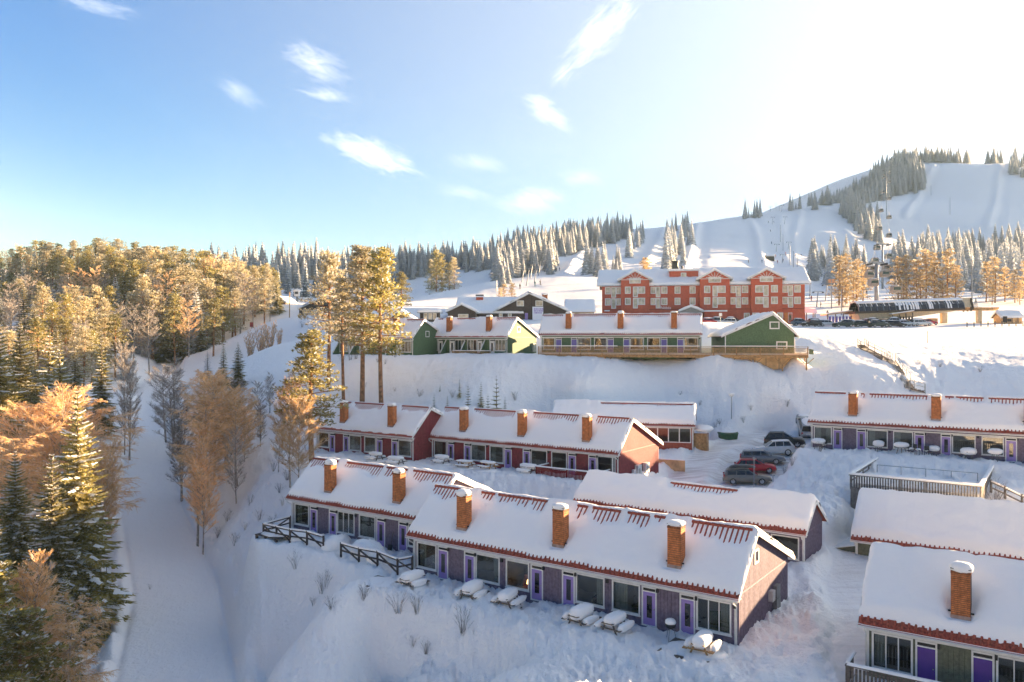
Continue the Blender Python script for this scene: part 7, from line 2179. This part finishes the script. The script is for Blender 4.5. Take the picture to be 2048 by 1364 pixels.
# ------------------------------------------------------------------ things standing about
def picnic_table(x, y, rz, label, snow=.28, group='picnic tables in the snow', z=None, wood=None, s=1.0):
    m = wood or m_wood
    z = hz(x, y) if z is None else z
    p = empty('picnic_table', (x, y, z), rz, label, 'picnic table', group)
    for i in range(4): bx('plank', m, p, (-.9, -.36+i*.185, .70), (.9, -.36+i*.185+.17, .74))
    for sy in (-1, 1):
        for i in range(2): bx('bench', m, p, (-.9, sy*.72-.14+i*.145, .40), (.9, sy*.72-.14+i*.145+.135, .44))
    for sx in (-.62, .62):
        for sy in (-1, 1): MB().bar((sx, sy*.62, -.2), (sx, sy*.22, .69), .05, .10).build('leg', m, p)
        bx('crossbar', m, p, (sx-.03, -.80, .33), (sx+.03, .80, .40))
    g = random.Random(int(x*100))
    if snow:
        b = MB().blob((g.uniform(-.06, .06), g.uniform(-.04, .04), .80), (.93, .42, snow*g.uniform(.9, 1.25)), nu=20, nv=8, seed=g.randrange(999), rough=.05, sq=.55)
        b.build('top_snow', snow_heap, p, smooth=True)
        for sy in (-1, 1):
            MB().blob((g.uniform(-.12, .12), sy*.72, .48), (.88*g.uniform(.75, 1.05), .19, snow*g.uniform(.55, .8)), nu=18, nv=7, seed=g.randrange(999), rough=.08, sq=.55).build('bench_snow', snow_heap, p, smooth=True)
    MB().blob((g.uniform(-.2, .2), g.uniform(-.3, .3), -.05), (1.25, 1.05, .30), nu=20, nv=8, seed=g.randrange(999), rough=.16).build('drift', snow_heap, p, smooth=True)
    p.scale = (s, s, s)
    return p
hF_ = HS['F']
def on(h, u, v): return wpt(h, u, v)[:2]
FT = [(825, -2.6, 'snow buried picnic table left of the first violet door of the front house', .34), (944, -2.2, 'snow buried picnic table before the second violet door of the front house', .32), (1017, -1.9, 'low snow capped picnic table under the third window of the front house', .26), (1163, -2.2, 'snow heaped picnic table in front of the fourth violet door', .34), (1229, -2.1, 'snow heaped picnic table, second from the kettle grill', .28), (1405, -2.0, 'picnic table with clear snow slabs at the corner of the front house', .26)]
for px, v, lab, sn in FT:
    u = plane_u(hF_, px, v); x, y = on(hF_, u, v)
    picnic_table(x, y, -hF_.th + R(90+rng.uniform(-8, 8)), lab, sn, wood=m_newwood if px == 1405 else m_wood, s=.95)
# little snowy platforms beneath them
def platform(h, u, v, w, d, label):
    x, y, _ = wpt(h, u, v); z = hz(x, y)
    p = empty('wooden_platform', (x, y, z), -h.th, label, 'platform')
    for i in range(int(w/.32)): bx('plank', m_wood, p, (-w/2+i*.32, -d/2, -.12), (-w/2+i*.32+.29, d/2, -.02))
    bx('edge_board', m_wood, p, (-w/2, -d/2-.04, -.3), (w/2, -d/2-.001, -.03))
    MB().blob((0, .1, -.02), (w*.52, d*.5, .13), nu=18, nv=6, seed=int(u*10), rough=.07).build('snow_layer', snow_heap, p, smooth=True)
platform(hF_, 21.7, -2.0, 3.4, 2.4, 'wooden platform under the corner picnic table')
platform(hF_, -.2, -3.0, 3.0, 2.2, 'wooden platform under the leftmost picnic table')
for h, px, v, lab in ((HS['B'], 752, -2.6, 'snow topped picnic table, left of two before the crimson house'), (HS['B'], 792, -2.7, 'snow topped picnic table, right of two before the crimson house'), (HS['C'], 884, -2.6, 'snowy picnic table by the corner of the long crimson house'), (HS['C'], 930, -3.2, 'bare planked picnic table before the long crimson house, left one'), (HS['C'], 976, -3.4, 'bare planked picnic table before the long crimson house, right one'), (HS['C'], 1056, -2.4, 'snowy picnic table left of the red deck rail')):
    x, y = on(h, plane_u(h, px, v), v)
    picnic_table(x, y, -h.th+R(rng.uniform(-12, 12)), lab, .10 if 'bare' in lab else .2, wood=m_newwood if 'bare' in lab else m_wood)
def round_table(x, y, label, r=.6, snow=.3):
    z = hz(x, y); p = empty('garden_table', (x, y, z), rng.uniform(0, 6), label, 'table', 'snowy garden tables')
    MB().tube([(0, 0, .68), (0, 0, .73)], r, 16).build('tabletop', m_greywood, p)
    for k in range(4):
        a = k*1.571+.785; MB().bar((math.cos(a)*r*.7, math.sin(a)*r*.7, -.2), (math.cos(a)*r*.35, math.sin(a)*r*.35, .68), .05).build('leg', m_greywood, p)
    MB().blob((0, 0, .735), (r*1.03, r*1.03, snow*rng.uniform(.7, 1.1)), nu=18, nv=8, seed=int(abs(x)*50), rough=.05, sq=.8).build('snow_cap', snow_heap, p, smooth=True)
hH_ = HS['H']
for px, v, lab, r in ((1637, -1.6, 'round snow capped table before the first window of the upper plum house', .75), (1757, -1.0, 'snowy low table beside the open door', .6), (1803, -1.6, 'round snow capped table in the middle of the upper terrace', .75), (1868, -1.0, 'snow topped bench table between two violet doors', .6), (1937, -1.1, 'wide snow topped table under the slatted window', .8), (1991, -1.5, 'round snow capped table at the right of the upper terrace', .7)):
    x, y = on(hH_, plane_u(hH_, px, v), v); round_table(x, y, lab, r*.85, .36)
def chair(x, y, rz, label):
    z = hz(x, y); p = empty('garden_chair', (x, y, z), rz, label, 'chair', 'garden chairs on the upper terrace')
    bx('seat', m_black, p, (-.24, -.24, .40), (.24, .24, .44))
    bx('backrest', m_black, p, (-.24, .20, .5), (.24, .24, .92))
    for sx in (-.2, .2):
        for sy in (-.2, .2): bx('leg', m_black, p, (sx-.02, sy-.02, -.2), (sx+.02, sy+.02, .399))
    MB().blob((0, -.02, .44), (.25, .24, .14), nu=10, nv=5, seed=4).build('snow_cushion', snow_heap, p, smooth=True)
for px, v, lab in ((1824, -2.2, 'snowy garden chair left of the small terrace gap'), (1836, -2.4, 'snowy garden chair nearest the raised deck'), (1851, -1.9, 'snowy garden chair by the violet door'), (1648, -.9, 'dark garden chair behind the first round table')):
    x, y = on(hH_, plane_u(hH_, px, v), v); chair(x, y, rng.uniform(0, 6), lab)
# kettle grill
u = plane_u(hF_, 1341, -.9); x, y, _ = wpt(hF_, u, -.9); z = hz(x, y)
p = empty('kettle_grill', (x, y, z), 0, 'black kettle grill under a cap of snow by the violet door', 'grill')
MB().blob((0, 0, .78), (.30, .30, .22), nu=16, nv=10, rough=0).build('bowl', m_black, p, smooth=True)
for k in range(3):
    a = k*2.094; MB().bar((math.cos(a)*.34, math.sin(a)*.34, -.1), (math.cos(a)*.16, math.sin(a)*.16, .66), .03).build('leg', m_steel, p)
MB().blob((0, 0, .95), (.30, .30, .20), nu=16, nv=8, rough=.04).build('snow_cap', snow_heap, p, smooth=True)
# heaps of snow over garden furniture before house D
for px, v, r, lab in ((672, -2.2, (1.5, .8, .75), 'big heap of snow over a hidden table before the plum house'), (735, -2.3, (1.6, .9, .9), 'second heap of snow over hidden furniture by the violet door'), (755, -3.0, (1.3, .8, .7), 'heap of snow behind the rustic rail'), (600, -2.4, (1.3, .8, .55), 'flat heap of snow on the fenced terrace')):
    x, y, _ = wpt(hD_, plane_u(hD_, px, v), v); z = hz(x, y)
    tag(MB().blob((0, 0, .1), r, nu=20, nv=10, seed=int(px), rough=.09).build('snow_heap', snow_heap, None, (x, y, z), rng.uniform(0, 3), smooth=True), lab, 'snow heap')
# street lamps, grit bin, markers
def street_lamp(x, y, H, label, cap=True, r=.05):
    z = hz(x, y); p = empty('street_lamp', (x, y, z), 0, label, 'street lamp')
    MB().tube([(0, 0, -.4), (0, 0, H)], r, 8).build('post', m_steel, p)
    if cap:
        MB().tube([(0, 0, H), (0, 0, H+.28)], [.16, .34], 12).build('lantern', m_white, p)
        MB().blob((0, 0, H+.36), (.44, .44, .26), nu=14, nv=8, rough=.04).build('snow_cap', snow_heap, p, smooth=True)
    else: bx('lantern', m_steel, p, (-.1, -.22, H), (.1, .22, H+.13))
    return p
x, y, _ = at(1463, 864, 101); street_lamp(x, y, 2.75, 'street lamp with a round cap of snow behind the green bin')
x, y, _ = at(1508, 970, 77.5); street_lamp(x, y, 3.1, 'slim street lamp standing before the red car', False, .045)
x, y, _ = at(1546, 952, 80.5); p_ = street_lamp(x, y, 1.0, 'short heater post at the bonnet of the red car', False, .04)
x, y, _ = at(1456, 878, 98.0); z = hz(x, y)
p = empty('grit_bin', (x, y, z), R(6), 'green grit bin half buried in snow under the street lamp', 'bin')
mg = mat('bin_green', (.035, .10, .045), .5)
MB().prism([(-1.0, -.4, -.2), (1.0, -.4, -.2), (1.1, -.5, .62), (-1.1, -.5, .62)], (0, .9, 0)).build('tub', mg, p)
MB().prism([(-1.16, -.56, .63), (-1.16, .5, .63), (-1.16, .5, .80), (-1.16, -.2, .85)], (2.32, 0, 0)).build('lid', mg, p)
MB().blob((0, 0, .82), (1.1, .5, .14), nu=14, nv=6, rough=.08).build('snow_cap', snow_heap, p, smooth=True)
def marker(px, py, Y, H, label, m=None, r=.035):
    x, y, _ = at(px, py, Y); z = hz(x, y)
    tag(MB().tube([(0, 0, -.3), (0, 0, H)], r, 6).build('marker_pole', m or m_wood, None, (x, y, z)), label, 'pole')
marker(213, 1138, 76, 2.4, 'thin wooden pole at the left edge of the groomed trail')
marker(1855, 697, 128, 1.9, 'dark snow stake alone on the upper snow field', m_black, .05)
marker(540, 630, 236, 5.5, 'wooden pole beside the golden trees at the slope edge', m_wood, .1)
marker(579, 632, 234, 7.5, 'tall pale pole by the black cabin', m_newwood, .14)
x, y, _ = at(1441, 648, 178); z = hz(x, y)
p = empty('road_sign', (x, y, z), 0, 'white square road sign between the snowy cars', 'sign')
MB().tube([(0, 0, -.3), (0, 0, 2.6)], .05, 6).build('post', m_steel, p); bx('sign_plate', m_white, p, (-.35, -.06, 2.0), (.35, -.03, 2.7))
# plywood crate by house C and low wall at K
x, y, _ = at(1340, 905, 86); z = hz(x, y)
p = empty('bike_shelter', (x, y, z), R(-20), 'low plywood screen in the snow between the two red houses', 'screen')
bx('panel', m_ochre, p, (-1.6, -.04, -.3), (1.6, .04, .9)); bx('top_snow', snow_heap, p, (-1.6, -.12, .901), (1.6, .12, 1.0))
for q in (-1.5, 0, 1.5): bx('post', m_newwood, p, (q-.05, .041, -.3), (q+.05, .13, .95))
# golden snow gun / piste machine specks by the black cabin
for px, py, c, lab in ((503, 636, 'ski_suit_red', 'red slope sign at the golden forest edge'), (2010, 640, 'ski_suit_black', 'dark wooden notice board near the log hut')):
    x, y, _ = at(px, py, 232 if px < 600 else 186); z = hz(x, y)
    p = empty('slope_sign', (x, y, z), 0, lab, 'sign'); bx('board', MATS[c], p, (-.5, -.05, .5), (.5, .05, 1.9)); bx('post', m_wood, p, (-.06, .06, -.4), (.06, .14, 1.8))
# lit lamp in a window of the front house
x, y, z = wpt(hF_, 9.2, .75, .55)
p = empty('table_lamp', (x, y, z), 0, 'small glowing lamp inside a window of the front house', 'lamp')
ml = mat('lamp_glow', (1.0, .55, .18), vary=0)
ml.node_tree.nodes['Principled BSDF'].inputs['Emission Color'].default_value = (1, .55, .2, 1); ml.node_tree.nodes['Principled BSDF'].inputs['Emission Strength'].default_value = .6
MB().tube([(0, 0, .14), (0, 0, .40)], [.13, .09], 12).build('shade', ml, p)
MB().tube([(0, 0, 0), (0, 0, .14)], .05, 8).build('base', m_wood, p)
# rooms: a few armchairs and tables behind the panes
def armchair(h, u, label, col):
    x, y, z = wpt(h, u, 1.3, 0); p = empty('armchair', (x, y, z), -h.th+R(rng.uniform(-40, 40)), label, 'armchair', 'armchairs behind the windows')
    bx('seat', col, p, (-.4, -.4, .1), (.4, .3, .45)); bx('backrest', col, p, (-.4, .31, .1), (.4, .5, 1.05)); bx('arm', col, p, (-.52, -.4, .1), (-.41, .45, .65)); bx('arm', col, p, (.41, -.4, .1), (.52, .45, .65))
mc = [mat('chair_dark', (.05, .045, .05)), mat('chair_lime', (.25, .30, .08)), mat('chair_red', (.25, .05, .04))]
for i, u in enumerate((1.6, 6.7, 9.0, 14.3, 17.0, 21.6)):
    armchair(HS['F'], u, 'dim armchair inside the %s window of the front house' % ('first', 'second', 'third', 'fourth', 'fifth', 'sixth')[i], mc[(0, 0, 2, 0, 1, 1)[i]])

# ------------------------------------------------------------------ twigs and bushes poking through the snow
def bush_mesh(seed, n=26, H=1.0, spread=.5, w=.010):
    g = random.Random(seed); b = MB()
    for i in range(n):
        a = g.uniform(0, 6.28); r = g.uniform(0, .18); l = H*g.uniform(.45, 1.1); s = g.uniform(.1, spread)
        p = (math.cos(a)*r, math.sin(a)*r, -.1); q = (math.cos(a)*(r+s*.5), math.sin(a)*(r+s*.5), l*.55); e = (math.cos(a)*(r+s*1.1), math.sin(a)*(r+s*1.1), l)
        b.tube([p, q, e], [w, w*.8, w*.4], 3, cap=False)
        for _ in range(3):
            t = g.uniform(.4, 1); m_ = tuple(q[j]+(e[j]-q[j])*t for j in range(3)); a2 = a+g.uniform(-1, 1)
            b.tube([m_, (m_[0]+math.cos(a2)*.15*H, m_[1]+math.sin(a2)*.15*H, m_[2]+.16*H)], [w*.5, w*.3], 3, cap=False)
    return b.mesh('bare_bush', m_twigdark)
BU = [bush_mesh(500+i, 22+6*(i % 3), 1.0, .4+.15*(i % 2), .007) for i in range(5)]
BUSH = [(645, 1186, 1.6), (663, 1218, 1.0), (728, 1206, 1.1), (796, 1228, 1.4), (835, 1228, 1.2), (926, 1270, 1.6), (826, 1295, .9), (852, 1315, .8), (592, 1138, 1.3), (627, 1214, .7),
        (500, 1010, 1.2), (520, 1040, 1.2), (545, 1050, 1.1), (490, 1060, 1.0), (470, 1090, 1.3), (455, 1045, 1.4), (560, 985, 1.2), (575, 960, 1.3), (548, 940, 1.4), (436, 1075, 1.2), (565, 1010, 1.0),
        (1388, 1340, .0), (1880, 735, .9), (1840, 728, .8), (1960, 745, 1.0), (1400, 815, .8), (1440, 850, 1.0), (1486, 850, .9), (1502, 828, .9), (1574, 815, 1.0), (1430, 855, .9), (1360, 790, .7),
        (755, 725, .9), (770, 728, .9), (790, 715, .8), (730, 775, .8), (790, 785, .7), (840, 795, 1.2), (905, 795, 1.2), (1030, 800, 1.3), (700, 720, 1.6), (684, 722, 1.6), (712, 718, 1.4), (660, 735, 1.2), (605, 655, 1.8), (620, 665, 1.6),
        (1990, 1010, 2.2), (1640, 905, 1.0), (1585, 930, 1.2), (1570, 945, 1.0), (300, 1180, .6), (195, 1245, .8), (240, 900, 1.2), (235, 960, 1.0), (150, 1330, 1.2), (200, 1170, 1.0)]
BL = {0: 'bare twiggy bush poking through the snow bank below the front house', 1: 'bare twiggy bush on the slope between trail and plum house', 2: 'thin bare twigs on the bank behind the red houses', 3: 'bare bush on the steep bank under the upper green houses'}
for i, (px, py, H) in enumerate(BUSH):
    if H <= 0: continue
    x, y, z = gp(px, py)
    lab = ('tall bare sapling right of the raised deck' if px == 1990 else BL[0] if py > 1095 and px > 540 else BL[1] if py > 930 and px < 600 else BL[3] if py < 810 and px < 1100 else BL[2] if px > 1200 else 'bare twigs beside the groomed trail')
    o = inst('bare_bush', BU[i % 5], None, (x, y, z-.05), rng.uniform(0, 6.28), (H*.8, H*.8, H*.85))
    tag(o, lab, 'bush', 'bare bushes: '+lab[:40])

# a shovel left against the plum house
x, y, z = wpt(hD_, 11.75, -.15, .05)
p = empty('snow_shovel', (x, y, z), -hD_.th, 'black snow shovel leaning on the plum house between two violet doors', 'shovel')
MB().bar((0, -.25, .35), (0, .06, 1.35), .035).build('shaft', m_wood, p)
MB().prism([(-.22, -.36, 0), (.22, -.36, 0), (.22, -.26, .42), (-.22, -.26, .42)], (0, .02, 0)).build('blade', m_black, p)

# ------------------------------------------------------------------ winter air between here and the hill
zmin, zmax = -40.0, 300.0
hzb = MB().box((-420, -330, zmin), (760, 1150, zmax)).mesh('haze', [])
mh = bpy.data.materials.new('winter_air'); mh.use_nodes = True
nh, lh = mh.node_tree.nodes, mh.node_tree.links; nh.clear()
oh = nh.new('ShaderNodeOutputMaterial'); vh = nh.new('ShaderNodeVolumePrincipled')
vh.inputs['Color'].default_value = (.60, .83, 1.0, 1); vh.inputs['Density'].default_value = 0.00010; vh.inputs['Anisotropy'].default_value = 0.0
lh.new(vh.outputs[0], oh.inputs['Volume'])
hzb.materials.append(mh)
tag(inst('haze', hzb), kind='stuff')
